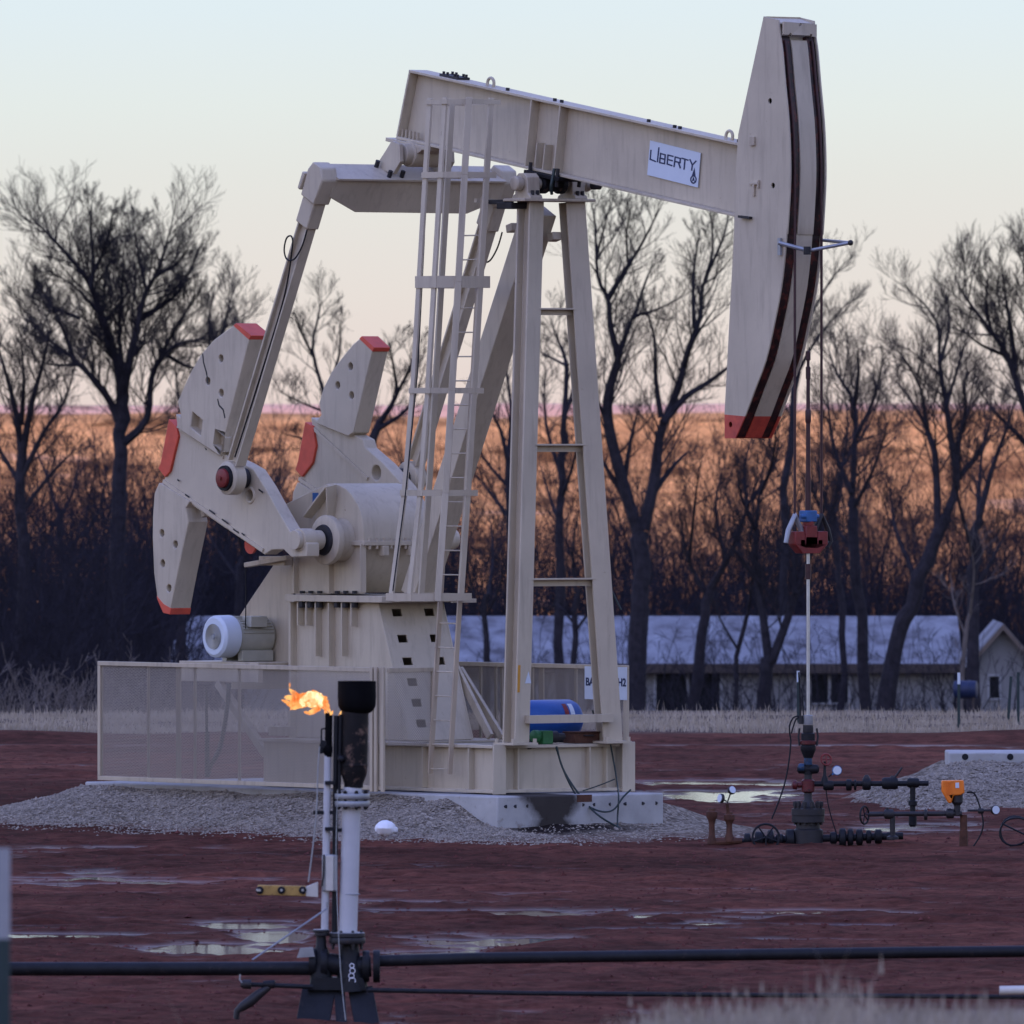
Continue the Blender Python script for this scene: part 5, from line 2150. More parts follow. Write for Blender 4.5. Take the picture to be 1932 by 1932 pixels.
# ---------------------------------------------------------------- foundation blocks
zf = zb - .014
fd = tag(root('concrete_foundation', (-3.2, 0, 0), 'l'), 'long weathered concrete foundation under the pumpjack skid', 'foundation')
m = MB()
m.box((-7.9, -1.5, -.3), (-.55, 1.5, zf - .004))
m.build('slab', M['concrete'], fd, bevel=.02)
def stained_concrete():
    """concrete with a black funnel of spilled oil on the front, under the well-side skid beam"""
    m_ = M['concrete'].copy()
    m_.name = 'oil_stained_concrete'
    nt = m_.node_tree
    bs = nt.nodes['Principled BSDF']
    src = bs.inputs['Base Color'].links[0].from_socket
    tc = N(nt, 'ShaderNodeTexCoord').outputs['Object']
    sp = N(nt, 'ShaderNodeSeparateXYZ')
    nt.links.new(tc, sp.inputs[0])
    n = noise(nt, tc, 3.5, 6, .6)
    d = math_n(nt, 'ABSOLUTE', math_n(nt, 'ADD', sp.outputs['Y'], .74))
    waist = math_n(nt, 'MULTIPLY', math_n(nt, 'ABSOLUTE', math_n(nt, 'SUBTRACT', sp.outputs['Z'], .26)), -.75)
    k = N(nt, 'ShaderNodeMapRange')
    k.inputs[1].default_value = .56
    k.inputs[2].default_value = .36
    nt.links.new(math_n(nt, 'ADD', math_n(nt, 'ADD', d, waist), math_n(nt, 'MULTIPLY', n.outputs['Fac'], .42)), k.inputs[0])
    c = mix(nt, math_n(nt, 'MULTIPLY', k.outputs[0], .93), src, (.025, .018, .014))
    nt.links.new(c, bs.inputs['Base Color'])
    return m_


m = MB()
m.box((-.545, -1.60, -.3), (.95, 1.05, zf))
m.build('front_block', stained_concrete(), fd, bevel=.02)
m = MB()
hz = random.Random(4)
for y in (-1.45, -1.3, -1.12, -.25, -.05, .2, .45, .7, .92):
    for z in (.12, .42):
        x_ = .95
        m.cyl((x_ - .02, y + hz.uniform(-.05, .05), z), (x_ + .004, y, z), .022, 8)
m.split('form_hole', M['dark'], fd, 1, smooth=0)
m = MB()
m.box((.90, -.34, zf - .09), (.953, -.10, zf - .001))
m.build('rust_stain_plate', M['rust'], fd, smooth=0)

# ---------------------------------------------------------------- mesh guards
def mesh_mat():
    m_, nt, bs = new_mat('tan_expanded_metal')
    tc = N(nt, 'ShaderNodeTexCoord').outputs['Object']
    sp = N(nt, 'ShaderNodeSeparateXYZ')
    nt.links.new(tc, sp.inputs[0])
    h = math_n(nt, 'ADD', sp.outputs['X'], sp.outputs['Y'])
    cell = 1 / .030
    fs = []
    for sg in (1, -1):
        a_ = math_n(nt, 'MULTIPLY_ADD', h, cell, math_n(nt, 'MULTIPLY', sp.outputs['Z'], sg * cell * .8))
        f_ = math_n(nt, 'FRACT', a_)
        t = math_n(nt, 'ABSOLUTE', math_n(nt, 'SUBTRACT', f_, .5))
        fs.append(math_n(nt, 'GREATER_THAN', t, .360))
    k = math_n(nt, 'MAXIMUM', fs[0], fs[1])
    tr = N(nt, 'ShaderNodeBsdfTransparent')
    mx = N(nt, 'ShaderNodeMixShader')
    nt.links.new(k, mx.inputs[0])
    nt.links.new(tr.outputs[0], mx.inputs[1])
    bs.inputs['Base Color'].default_value = (.36, .31, .25, 1)
    bs.inputs['Roughness'].default_value = .7
    nt.links.new(bs.outputs[0], mx.inputs[2])
    nt.links.new(mx.outputs[0], nt.nodes['Material Output'].inputs['Surface'])
    return m_


M['mesh'] = mesh_mat()
GY = -1.75
g1, g0 = ly(724, 1260, GY), ly(187, 1245, GY)
gzt = g1.z
gzb = ly(720, 1491, GY).z


def fence(name, label, y, x0, x1, posts, heavy=()):
    r_ = tag(root(name, ((x0 + x1) / 2, y, gzb), 'l'), label, 'fence', 'mesh guards of the pumpjack')
    m_ = MB()
    t = .028
    m_.box((x0, y - t, gzt - .055), (x1, y + t, gzt))
    m_.box((x0, y - t, gzb), (x1, y + t, gzb + .055))
    m_.box((x0, y - t, gzb + .056), (x0 + .055, y + t, gzt - .056))
    m_.box((x1 - .055, y - t, gzb + .056), (x1, y + t, gzt - .056))
    m_.build('frame', M['beige_old'], r_, bevel=.004)
    for x in posts:
        p_ = MB()
        w_ = .045 if x in heavy else .02
        p_.box((x - w_, y + .006, gzb + .056), (x + w_, y + t, gzt - .056))
        p_.build('post', M['beige_old'], r_, smooth=0)
    q_ = MB()
    q_.box((x0 + .055, y - .004, gzb + .055), (x1 - .055, y + .002, gzt - .055))
    q_.build('mesh_panel', M['mesh'], r_, smooth=0)
    return r_


xs_ = [ly(u, 1360, GY).x for u in (278, 335, 366, 450)]
n1 = fence('mesh_fence', 'tan mesh guard fence on the near side of the pumpjack, left of the flare', GY, g0.x, g1.x, xs_, heavy=(xs_[1],))
m = MB()
for x in (g1.x - .19, g1.x - .10, g1.x + .04):
    m.box((x - .028, GY - .06, gzb - .02), (x + .028, GY - .0285, gzt + .01))
m.split('corner_post', M['beige_old'], n1, 1, bevel=.004)
# short return panel beside the ladder
rt_ = tag(root('mesh_fence', (g1.x + .05, -1.35, gzb), 'l'), 'short tan mesh return panel between the flare tip and the ladder', 'fence', 'mesh guards of the pumpjack')
xx = g1.x + .06
m = MB()
for lo, hi in (((xx, GY, gzt - .055), (xx + .05, -1.02, gzt)), ((xx, -1.06, zt + .02), (xx + .05, -1.02, gzt - .056))):
    m.box(lo, hi)
m.build('frame', M['beige_old'], rt_, bevel=.004)
m = MB()
m.box((xx + .02, GY, zt - .02), (xx + .026, -1.061, gzt - .056))
m.build('mesh_panel', M['mesh'], rt_, smooth=0)
fx0, fx1 = -7.0, ly(1184, 1300, -GY).x
xs2 = [ly(u, 1300, -GY).x for u in (905, 945, 1003, 1020, 1085)]
fence('mesh_fence', 'tan mesh guard fence on the far side of the pumpjack behind the blue tank', -GY, fx0, fx1, xs2 + [-6.2, -5.2, -4.2, -3.4], heavy=(xs2[3],))

# ---------------------------------------------------------------- signs
sy = -.036
TL, TR, BL_ = ly(1226.5, 265, sy), ly(1321.8, 288.5, sy), ly(1221, 330, sy)
sg = tag(root('sign', (TL.x, sy, BL_.z), 'l'), 'white sign lettered LIBERTY with an oil drop, fixed on the walking beam', 'sign')
eS, eT = TR - TL, BL_ - TL


def sp_(X, Y, off=0.):
    """point of the sign from the coordinates of its enlarged picture"""
    a_, b_, c_, d_ = 1395., 305., -50., 920.
    dx, dy = X - 270, Y - 165
    det = a_ * d_ - c_ * b_
    s = (dx * d_ - dy * c_) / det
    t = (a_ * dy - b_ * dx) / det
    r_ = TL + eS * s + eT * t
    r_.y = sy - off
    return r_


m = MB()
m.prism([TL, TR, TR + eT, BL_], (0, .01, 0))
m.build('plate', M['signwhite'], sg, smooth=0)
STROKES = {
    'L': [[(305, 430), (292, 665), (440, 722)]],
    'I': [[(521, 360), (494, 725)]],
    'B': [[(575, 505), (553, 750)], [(572, 505), (702, 540), (690, 775), (555, 748)], [(562, 628), (700, 662)]],
    'E': [[(915, 575), (778, 545), (763, 780), (893, 822)], [(772, 660), (900, 692)]],
    'R': [[(978, 590), (955, 845)], [(978, 592), (1122, 628), (1115, 738), (966, 708)], [(1075, 735), (1125, 872)]],
    'T': [[(1165, 622), (1330, 668)], [(1247, 648), (1230, 905)]],
    'Y': [[(1383, 655), (1455, 795)], [(1548, 692), (1455, 795), (1440, 930)]],
}
for ch, sts in STROKES.items():
    m = MB()
    k = 0
    for st in sts:
        for a_, b_ in zip(st, st[1:]):
            k += 1
            p, q = V3((a_[0], a_[1], 0)), V3((b_[0], b_[1], 0))
            d = (q - p).normalized()
            nn = V3((-d.y, d.x, 0)) * 19
            p, q = p - d * 17, q + d * 17
            P = [p + nn, q + nn, q - nn, p - nn]
            m.prism([sp_(c_.x, c_.y, .002 + .0004 * k) for c_ in P], (0, .0015, 0))
    m.build('letter', M['ink'], sg, smooth=0)
drop_o, drop_i = [], []
for k in range(25):
    a_ = -math.pi * .30 + (math.pi * 1.60) * k / 24
    drop_o.append((1497 + 88 * math.cos(a_ + 0), 1180 + 112 * math.sin(a_)))
drop_o.append((1517, 870))
m = MB()
inner = [(1497 + 58 * math.cos(2 * math.pi * k / 18), 1178 + 76 * math.sin(2 * math.pi * k / 18)) for k in range(18)]
m.prism([sp_(*p, .004) for p in drop_o], (0, .0015, 0), [[sp_(*p, .004) for p in inner]])
m.prism([sp_(*p, .004) for p in [(1455, 1245), (1488, 1120), (1510, 1120), (1535, 1250), (1495, 1205)]], (0, .0015, 0))
m.build('oil_drop_emblem', M['ink'], sg, smooth=0)

# sign on the far guard, mostly hidden by the far leg
yb = -GY - .035
a_, b_ = ly(1103, 1257, yb), ly(1182, 1321, yb)
s2 = tag(root('sign', ((a_.x + b_.x) / 2, yb, b_.z), 'l'), 'white sign on the far mesh guard half hidden by the samson post leg', 'sign')
m = MB()
m.box((a_.x, yb, b_.z), (b_.x, yb + .01, a_.z))
m.build('plate', M['signwhite'], s2, smooth=0)


def text(parent, s, x, y, z, size, mat, name='lettering'):
    cu = bpy.data.curves.new('t', 'FONT')
    cu.body = s
    cu.size = size
    cu.extrude = .002
    cu.offset = .004
    o = bpy.data.objects.new('t', cu)
    COL.objects.link(o)
    bpy.context.view_layer.update()
    dg = bpy.context.evaluated_depsgraph_get()
    me = bpy.data.meshes.new_from_object(o.evaluated_get(dg))
    mb = MB()
    mb.add([(x + v.co.x, y - v.co.z - .002, z + v.co.y) for v in me.vertices], [tuple(p.vertices) for p in me.polygons])
    bpy.data.objects.remove(o)
    return mb.build(name, mat, parent, smooth=0)


zc2 = ly(1110, 1293, yb).z
text(s2, 'BA', ly(1105, 1293, yb).x, yb, zc2, .14, M['ink'])
text(s2, 'H2', ly(1165.5, 1293, yb).x, yb, zc2, .14, M['ink'])

# ---------------------------------------------------------------- things standing on the skid front
bt = tag(root('tank', (-.55, .2, zt), 'l'), 'blue horizontal tank lying on the skid between the samson post legs', 'tank')
bc = ly(1040, 1356, .2)
xt = -.40
cz = lx(1060, 1357, xt).z
ye = lx(1091, 1357, xt).y
m = MB()
m.lathe((xt, ye - 1.05, cz), (0, 1, 0), [(0, .06), (.04, .16), (.10, .225), (.16, .25), (.89, .25), (.95, .225), (1.01, .16), (1.05, .06)], 32)
m.build('shell', M['blue'], bt)
m = MB()
for y in (ye - .85, ye - .28):
    m.prism([(xt - .24, y, zt + .001), (xt + .24, y, zt + .001), (xt + .19, y, cz - .12), (xt - .19, y, cz - .12)], (0, .05, 0))
m.split('saddle_stand', M['black'], bt, 1, smooth=0)
lab = lx(1072, 1337, xt + .20)
for dy, mt in ((-.045, 'red'), (.045, 'signwhite')):
    m = MB()
    a0 = math.asin(min(.9, (lab.z - cz) / .25))
    vs = []
    for i in range(5):
        an = a0 + (i - 2) * .16
        for y in (lab.y + dy - .034, lab.y + dy + .034):
            vs.append((xt + .253 * math.cos(an), y, cz + .253 * math.sin(an)))
    m.add(vs, [(2 * i, 2 * i + 1, 2 * i + 3, 2 * i + 2) for i in range(4)])
    m.build('label', M[mt], bt, smooth=0)

pu = ly(1022, 1398, -.35)
gp = tag(root('pump', (.05, -.35, zt), 'l'), 'small green pump on the skid edge in front of the blue tank', 'pump')
pc_ = lx(1036, 1398, .16)
m = MB()
m.box((.02, pc_.y - .14, zt + .002), (.22, pc_.y + .02, zt + .17))
m.lathe((.12, pc_.y - .24, zt + .10), (0, 1, 0), [(0, .05), (.02, .08), (.1, .08)], 14)
m.build('body', M['green'], gp, bevel=.01)
m = MB()
m.lathe((.12, pc_.y + .021, zt + .09), (0, 1, 0), [(0, .07), (.12, .075), (.14, .05), (.24, .045)], 16)
m.tube([(.12, pc_.y - .3, zt + .05), (.14, pc_.y - .3, zt - .06)], .03, 8)
m.build('coupling', M['dark'], gp)

jk = lx(1105, 1392, .1)
jb = tag(root('toolbox', (.05, jk.y, zt), 'l'), 'dark rusty box on the skid edge right of the green pump', 'box')
m = MB()
m.box((-.08, jk.y - .22, zt + .002), (.16, jk.y + .18, zt + .13))
m.box((-.09, jk.y - .23, zt + .131), (.17, jk.y + .19, zt + .15))
m.build('case', M['rust'], jb, bevel=.008)
m = MB()
m.tube([(.16, jk.y - .08, zt + .10), (.20, jk.y - .08, zt + .10), (.20, jk.y + .04, zt + .10), (.16, jk.y + .04, zt + .10)], .01, 6)
m.build('handle', M['dark'], jb)
for k, (u0, v0, u1, v1) in enumerate(((1130, 1335, 1122, 1410), (1118, 1340, 1130, 1408))):
    m = MB()
    m.tube(smooth_line([lx(u0, v0, .0), lx((u0 + u1) / 2 + 3, (v0 + v1) / 2, .05), lx(u1, v1, .08)], 4), .012, 6)
    tag(m.build('hose', M['hose'], org=lx(u1, v1, .08), frame='l'), ('thin dark hose rising beside the far samson leg', 'second thin dark hose leaning the other way by the far samson leg')[k], 'hose')


def hose_px(pts, x, r, label, mat='hose', z_floor=None, parent=None):
    P = []
    for q in pts:
        p = lx(q[0], q[1], x if len(q) < 3 else q[2])
        P.append(p)
    m_ = MB()
    m_.tube(smooth_line(P, 5), r, 7)
    return tag(m_.build('hose', M[mat], org=P[-1], frame='l'), label, 'hose')


hose_px([(1050, 1408, .30), (1062, 1450, .36), (1090, 1495, .6), (1125, 1535, 1.12), (1165, 1560, 1.3), (1210, 1582, 1.6), (1290, 1592, 1.9)], .3, .013, 'dark green hose sagging from the skid front down to the gravel')
hose_px([(1049, 1410, .31), (1068, 1465, .36), (1095, 1510, .7), (1130, 1530, 1.13), (1157, 1528, 1.12), (1175, 1505, 1.10), (1190, 1490, 1.1)], .3, .012, 'second dark hose looping up to the right end of the concrete block')
hose_px([(1152, 1405, .32), (1160, 1450, .36), (1167, 1500, 1.07), (1165, 1545, 1.12), (1166, 1572, 1.35)], .3, .011, 'thin green hose hanging straight down over the concrete block')
hose_px([(1100, 1492, .28), (1130, 1482, .29), (1160, 1470, .30)], .3, .008, 'faded green line running along the lower skid flange')
# ================================================================== gravel
def gravel_mat(stain=None):
    m, nt, bs = new_mat('grey_crushed_gravel')
    tc = N(nt, 'ShaderNodeTexCoord').outputs['Object']
    v = N(nt, 'ShaderNodeTexVoronoi')
    v.inputs['Scale'].default_value = 22
    nt.links.new(tc, v.inputs['Vector'])
    n = noise(nt, tc, .8, 5, .6)
    r = ramp(nt, [(0., (.115, .09, .066)), (.5, (.26, .22, .165)), (1., (.44, .385, .30))])
    sp = N(nt, 'ShaderNodeSeparateColor')
    nt.links.new(v.outputs['Color'], sp.inputs[0])
    nt.links.new(sp.outputs[0], r.inputs['Fac'])
    r2 = ramp(nt, [(.3, (.72, .70, .68)), (.7, (1.08, 1.06, 1.04))])
    nt.links.new(n.outputs['Fac'], r2.inputs['Fac'])
    mm = N(nt, 'ShaderNodeMix', data_type='RGBA', blend_type='MULTIPLY')
    mm.inputs[0].default_value = 1
    nt.links.new(r.outputs['Color'], mm.inputs[6])
    nt.links.new(r2.outputs['Color'], mm.inputs[7])
    c = mm.outputs[2]
    if stain:
        d = N(nt, 'ShaderNodeVectorMath', operation='DISTANCE')
        mp = N(nt, 'ShaderNodeMapping')
        mp.inputs['Scale'].default_value = (1, .62, 1)
        nt.links.new(tc, mp.inputs[0])
        nt.links.new(mp.outputs[0], d.inputs[0])
        d.inputs[1].default_value = (stain[0], stain[1] * .62, stain[2])
        k = N(nt, 'ShaderNodeMapRange')
        k.inputs[1].default_value = 1.0
        k.inputs[2].default_value = .62
        w_ = math_n(nt, 'MULTIPLY_ADD', n.outputs['Fac'], .5, d.outputs['Value'])
        nt.links.new(w_, k.inputs[0])
        c = mix(nt, k.outputs[0], c, (.018, .012, .010))
    n5 = noise(nt, tc, 2.6, 7, .65)
    sz = N(nt, 'ShaderNodeSeparateXYZ')
    nt.links.new(tc, sz.inputs[0])
    low = N(nt, 'ShaderNodeMapRange')
    low.inputs[1].default_value = .13
    low.inputs[2].default_value = .02
    nt.links.new(math_n(nt, 'MULTIPLY_ADD', n5.outputs['Fac'], -.16, math_n(nt, 'ADD', sz.outputs['Z'], .10)), low.inputs[0])
    c = mix(nt, math_n(nt, 'MULTIPLY', low.outputs[0], .85), c, (.12, .055, .04))
    nt.links.new(c, bs.inputs['Base Color'])
    bs.inputs['Roughness'].default_value = .95
    bs.inputs['Specular IOR Level'].default_value = .1
    bump(nt, bs, v.outputs['Distance'], .8, .05)
    return m


def berm_z(X, Y):
    """gravel heaped round the foundation (unit frame)"""
    dx = np.maximum(np.maximum(-7.9 - X, X - .75), 0)
    dy = np.maximum(np.abs(Y) - 1.5, 0)
    d = np.sqrt((dx / 1.15) ** 2 + dy ** 2)
    h0 = .46 - .30 * sstep(-.1, .9, X) * 1.0
    edge = 1.7 + .35 * fbm(X / 1.3, Y / 1.3, 21, 2) + .4 * sstep(-6, -8.5, X)
    t = np.clip(1 - d / edge, 0, 1)
    z = h0 * t ** 1.15 + .05 * t + .03 * fbm(X / .7, Y / .7, 22, 3) * sstep(0, .3, t) - .05 * (t <= 0.02)
    return z - .02


gm = grid_mesh('gravel', np.arange(-11.4, 3.6, .09), np.arange(-4.2, 4.2, .09), berm_z, gravel_mat((1.25, -.70, .05)))
gm.location = PO
gm.rotation_euler = (0, 0, -TH)
structure(gm)


def stones(n, fpos, zf, seed, lo, hi, M_, name, label, frame_l=True):
    rr = random.Random(seed)
    mb = MB()
    pts = [fpos(rr) for _ in range(n)]
    zs = zf(np.array([p[0] for p in pts]), np.array([p[1] for p in pts]))
    for (x, y), z in zip(pts, zs):
        if z < -.02:
            continue
        s = rr.uniform(lo, hi) * (1.7 if rr.random() < .06 else 1)
        p = l2w((x, y, z)) if frame_l else V3((x, y, z))
        q = [p + V3((s * rr.uniform(-1.1, -.5), rr.uniform(-.3, .3) * s, 0)), p + V3((s * rr.uniform(.5, 1.1), rr.uniform(-.3, .3) * s, 0)),
             p + V3((rr.uniform(-.3, .3) * s, s * rr.uniform(-1.1, -.5), s * rr.uniform(-.1, .2))), p + V3((rr.uniform(-.3, .3) * s, s * rr.uniform(.5, 1.1), 0)),
             p + V3((rr.uniform(-.3, .3) * s, rr.uniform(-.3, .3) * s, s * rr.uniform(.45, .9)))]
        mb.add(q, [(0, 2, 4), (2, 1, 4), (1, 3, 4), (3, 0, 4)])
    return stuff(mb.build(name, M_, smooth=0), label, 'gravel')


M['stone'] = plain('pale_gravel_stone', (.29, .25, .20), .95, var=.5, scale=14, spec=.1)
stones(26000, lambda r: (r.uniform(-11, 2.6), r.uniform(-3.6, 1.2 if r.random() < .3 else -1.5)), berm_z, 3, .010, .026, M['stone'], 'pebbles', 'loose pale stones on the gravel heap around the foundation')

def spill(r):
    k = r.random()
    q = abs(r.gauss(0, .55))
    if k < .62:
        x, y = r.uniform(-10.5, 1.5), -3.0 - q
    elif k < .85:
        x, y = 2.2 + q, r.uniform(-3.2, 2.5)
    else:
        x, y = -9.6 - q, r.uniform(-2.5, 1)
    p_ = l2w((x, y, 0))
    return (p_.x, p_.y)


stones(2600, spill, lambda x, y: ground_z(x, y) + .004, 23, .008, .028, M['stone'], 'pebbles', 'stray pale stones spilled on the red mud around the gravel', False)
M['clod'] = plain('red_mud_clod', (.112, .040, .034), .95, var=.5, scale=9, spec=.1)


def pad_pos(r):
    y = 97 + 100 * r.random() ** 1.5
    return (r.uniform(-.042, .042) * y, y)


stones(12000, pad_pos, lambda x, y: ground_z(x, y) + .001, 17, .006, .030, M['clod'], 'clods', 'loose red clods scattered over the mud of the pad', False)

# second gravel heap with a concrete pad at the right
s_a, s_b = wp(1790, 1420, 174), wp(1960, 1416, 180)
RX0, RX1, RY0, RY1, RZ = s_a.x, s_a.x + 5.5, 174.0, 175.6, s_a.z


def berm2(X, Y):
    dx = np.maximum(np.maximum(RX0 - X, X - RX1), 0)
    dy = np.maximum(np.maximum(RY0 - Y, Y - RY1), 0)
    d = np.sqrt((dx / 1.0) ** 2 + (dy / 2.9) ** 2)
    edge = 1.35 + .28 * fbm(X / 1.1, Y / 2, 71, 2)
    t = np.clip(1 - d / edge, 0, 1)
    return (RZ - .12) * t ** 1.1 + .08 * fbm(X / .7, Y / 1.1, 72, 4) * sstep(0, .3, t) - .06 * (t <= .02) - .01


structure(grid_mesh('gravel', np.arange(RX0 - 2.2, RX1 + 2, .09), np.arange(RY0 - 4.8, RY1 + 4.8, .14), berm2, gravel_mat()))
stones(9000, lambda r: (r.uniform(RX0 - 1.6, RX0 + 2.2), r.uniform(RY0 - 4.2, RY0)), berm2, 5, .012, .034, M['stone'], 'pebbles', 'loose stones on the gravel heap at the right', False)
m = MB()
m.box((RX0, RY0, .1), (RX1, RY1, RZ))
hs = MB()
pad = tag(root('concrete_pad', (RX0 + 2, RY0 + 3, 0)), 'bare concrete pad on the gravel heap at the right edge', 'concrete pad')
m.build('slab', M['concrete'], pad, bevel=.02)
for u in (1821, 1906):
    p = wp(u, 1428, RY0)
    hs.cyl((p.x, RY0 - .006, p.z), (p.x, RY0 + .03, p.z), .045, 12)
hs.split('lifting_socket', M['black'], pad, 1, smooth=0)

m = MB()
pb_ = wg(728, 1566)
pb_ = wp(727, 1567, 157.6)
m.ball(pb_ + V3((0, 0, .03)), .125, .12, .10, 14, 8, .08, 3)
m.ball(pb_ + V3((.09, .02, .01)), .07, .06, .05, 10, 6, .1, 4)
tag(m.build('plastic_bag', M['bag'], org=pb_), 'crumpled white plastic lump lying on the gravel right of the flare pipe', 'plastic bag')

# ================================================================== wellhead, rods and cables (world frame, 156 m away)
D = 156.0
PXM = D / F


def P(u, v, dd=0.):
    return wp(u, v, D + dd)


def zw(X, Y):
    return (1457.3 + .15238 * X, 1324.8 + .15238 * Y)


def zr(X, Y):
    return (1604.5 + .16953 * X, 1398.4 + .16953 * Y)


def zl_(X, Y):
    return (1251.2 + .13333 * X, 1472 + .13333 * Y)


# bridle: two wire ropes from the head's hanger down to the carrier
R_IN = inset(fr, .014)
for k, (yy, lab) in enumerate(((HY + .083, 'near dark wire rope of the bridle hanging from the horsehead face'), (HY + HWD - .075, 'far dark wire rope of the bridle hanging from the horsehead rim'))):
    pts = []
    xm = max(p.x for p in R_IN)
    for p in R_IN[4:]:
        pts.append(V3((p.x, yy, p.z)))
        if p.x >= xm - 1e-6:
            break
    xe = pts[-1].x
    zlow = w2l(P(1499 if k == 0 else 1545, 972)).z
    pts.append(V3((xe + .004, yy, pts[-1].z - .8)))
    pts.append(V3((xe + .004, yy, zlow)))
    m = MB()
    m.tube(pts, .0165, 8)
    tag(m.build('wire_rope', M['rope'], org=pts[-1], frame='l'), lab, 'wire rope', 'bridle ropes of the horsehead')
WX = xe + .004
cb0 = V3((WX, HY + .083, 0))
cb1 = V3((WX, HY + HWD - .075, 0))
mid = (cb0 + cb1) / 2
Cw = l2w((WX, mid.y, 0))
D = Cw.y
uc = 1523.0
# carrier bar
cbz = P(1523, 1018).z
cr = tag(root('carrier_bar', (WX, mid.y, cbz), 'l'), 'red carrier bar gripping the polished rod between the two bridle ropes', 'carrier bar')
m = MB()
m.prism([(WX - .07, cb0.y - .05, cbz - .06), (WX - .07, cb0.y - .05, cbz + .10), (WX - .07, cb0.y + .10, cbz + .10), (WX - .07, mid.y - .10, cbz + .02), (WX - .07, mid.y - .09, cbz + .17), (WX - .07, mid.y + .09, cbz + .17),
         (WX - .07, mid.y + .10, cbz + .02), (WX - .07, cb1.y - .10, cbz + .10), (WX - .07, cb1.y + .05, cbz + .10), (WX - .07, cb1.y + .05, cbz - .06), (WX - .07, mid.y + .13, cbz - .17), (WX - .07, mid.y - .15, cbz - .17)], (.14, 0, 0))
m.build('bar', M['red'], cr, bevel=.012)
m = MB()
m.lathe((WX, mid.y, cbz + .171), (0, 0, 1), [(0, .075), (.06, .075)], 14)
m.build('load_cell', M['red'], cr)
for yv, mt in ((cb0.y, 'galv'), (cb1.y, 'dark')):
    m = MB()
    m.tube([(WX, yv - .14, cbz - .04), (WX, yv - .10, cbz + .12), (WX, yv, cbz + .30), (WX, yv + .10, cbz + .12), (WX, yv + .15, cbz - .02), (WX, yv + .10, cbz - .10)], [.03, .034, .04, .034, .03, .022], 8)
    m.build('rope_socket', M[mt], cr)
m = MB()
bz_ = P(1523, 974).z
m.obb((WX, mid.y, bz_), (.075, 0, 0), (0, .085, 0), (0, 0, .07))
m.cyl((WX + .04, mid.y - .15, bz_), (WX + .04, mid.y + .13, bz_), .03, 8)
ck = tag(m.build('rod_clamp', M['blueclamp'], org=(WX, mid.y, bz_), frame='l', bevel=.012), 'blue rod clamp sitting on top of the red carrier bar', 'rod clamp')

# polished rod
rr0 = tag(root('polished_rod', (WX, mid.y, P(1523, 1350).z), 'l'), 'long polished rod rising from the wellhead through the carrier bar', 'rod')
m = MB()
zA, zB, zC, zD_, zE = P(1523, 1352).z, P(1523, 1090).z, P(1523, 1040).z, P(1523, 900).z, P(1523, 662).z
m.tube([(WX, mid.y, zA), (WX, mid.y, zC)], .021, 10)
m.build('bright_rod', M['steel'], rr0)
m = MB()
m.tube([(WX, mid.y, zC + .02), (WX, mid.y, zD_)], .036, 10)
m.tube([(WX, mid.y, zB - .02), (WX, mid.y, zB + .17)], .037, 10)
m.lathe((WX, mid.y, zD_), (0, 0, 1), [(0, .03), (zE - zD_ - .35, .022), (zE - zD_ - .34, .030), (zE - zD_ - .20, .030), (zE - zD_ - .19, .018), (zE - zD_ - .12, .018), (zE - zD_ - .11, .03), (zE - zD_ - .01, .03), (zE - zD_, .02)], 10)
m.lathe((WX, mid.y, P(1523, 800).z), (0, 0, 1), [(0, .022), (.03, .036), (.16, .036), (.19, .022)], 10)
m.build('sucker_rod', M['rope'], rr0)

# ---- wellhead stack
CX_ = Cw.x
gzw = -.02
wh = tag(root('wellhead', (CX_, D, 0)), 'dark oily wellhead with red tee, valves and stuffing box under the polished rod', 'wellhead')


def Z(v):
    return P(1523, v).z


def part_w(mb, name, mat, parent=wh, bevel=0., split=0):
    if split:
        return mb.split(name, M[mat], parent, split, bevel=bevel)
    return mb.build(name, M[mat], parent, bevel=bevel)


def stack(name, mat, prof, n=20):
    """prof: (picture row, radius in metres), from below upwards"""
    m_ = MB()
    z0 = Z(prof[0][0])
    m_.lathe((CX_, D, z0), (0, 0, 1), [(Z(v) - z0, r) for v, r in prof], n)
    return part_w(m_, name, mat)


stack('casing_head', 'dark', [(1603, .17), (1601, .185), (1566, .185), (1563, .15), (1552, .145)], 28)
stack('casing_flange', 'dark', [(1552, .18), (1551, .20), (1539, .20), (1538, .18), (1538, .205), (1526, .205), (1525, .17)], 30)
m = MB()
for k in range(12):
    a_ = 2 * math.pi * (k + .5) / 12
    x_, y_ = CX_ + .165 * math.cos(a_), D + .165 * math.sin(a_)
    m.cyl((x_, y_, Z(1556)), (x_, y_, Z(1512)), .018, 8)
    m.cyl((x_, y_, Z(1521)), (x_, y_, Z(1513)), .030, 6)
part_w(m, 'stud', 'dark', split=1)
stack('tubing_bonnet', 'dark', [(1525, .10), (1515, .075), (1508, .05), (1495, .047)])
stack('tee', 'redoil', [(1496, .05), (1493, .082), (1473, .082), (1470, .06)])
stack('neck', 'dark', [(1470, .047), (1459, .047)])
m = MB()
m.lathe((CX_ - .135, D, Z(1451)), (1, 0, 0), [(0, .03), (.02, .055), (.09, .06), (.18, .06), (.25, .055), (.27, .03)], 14)
m.lathe((CX_, D, Z(1461)), (0, 0, 1), [(0, .055), (.12, .06)], 16)
part_w(m, 'ratigan_ram', 'black')
m = MB()
m.lathe((CX_ - .12, D - .03, Z(1448)), (1, .0, 0), [(0, .04), (.02, .05), (.07, .05)], 12)
part_w(m, 'ram_cap', 'blueoil')
stack('blue_neck', 'blueoil', [(1443, .05), (1440, .052), (1430, .050)])
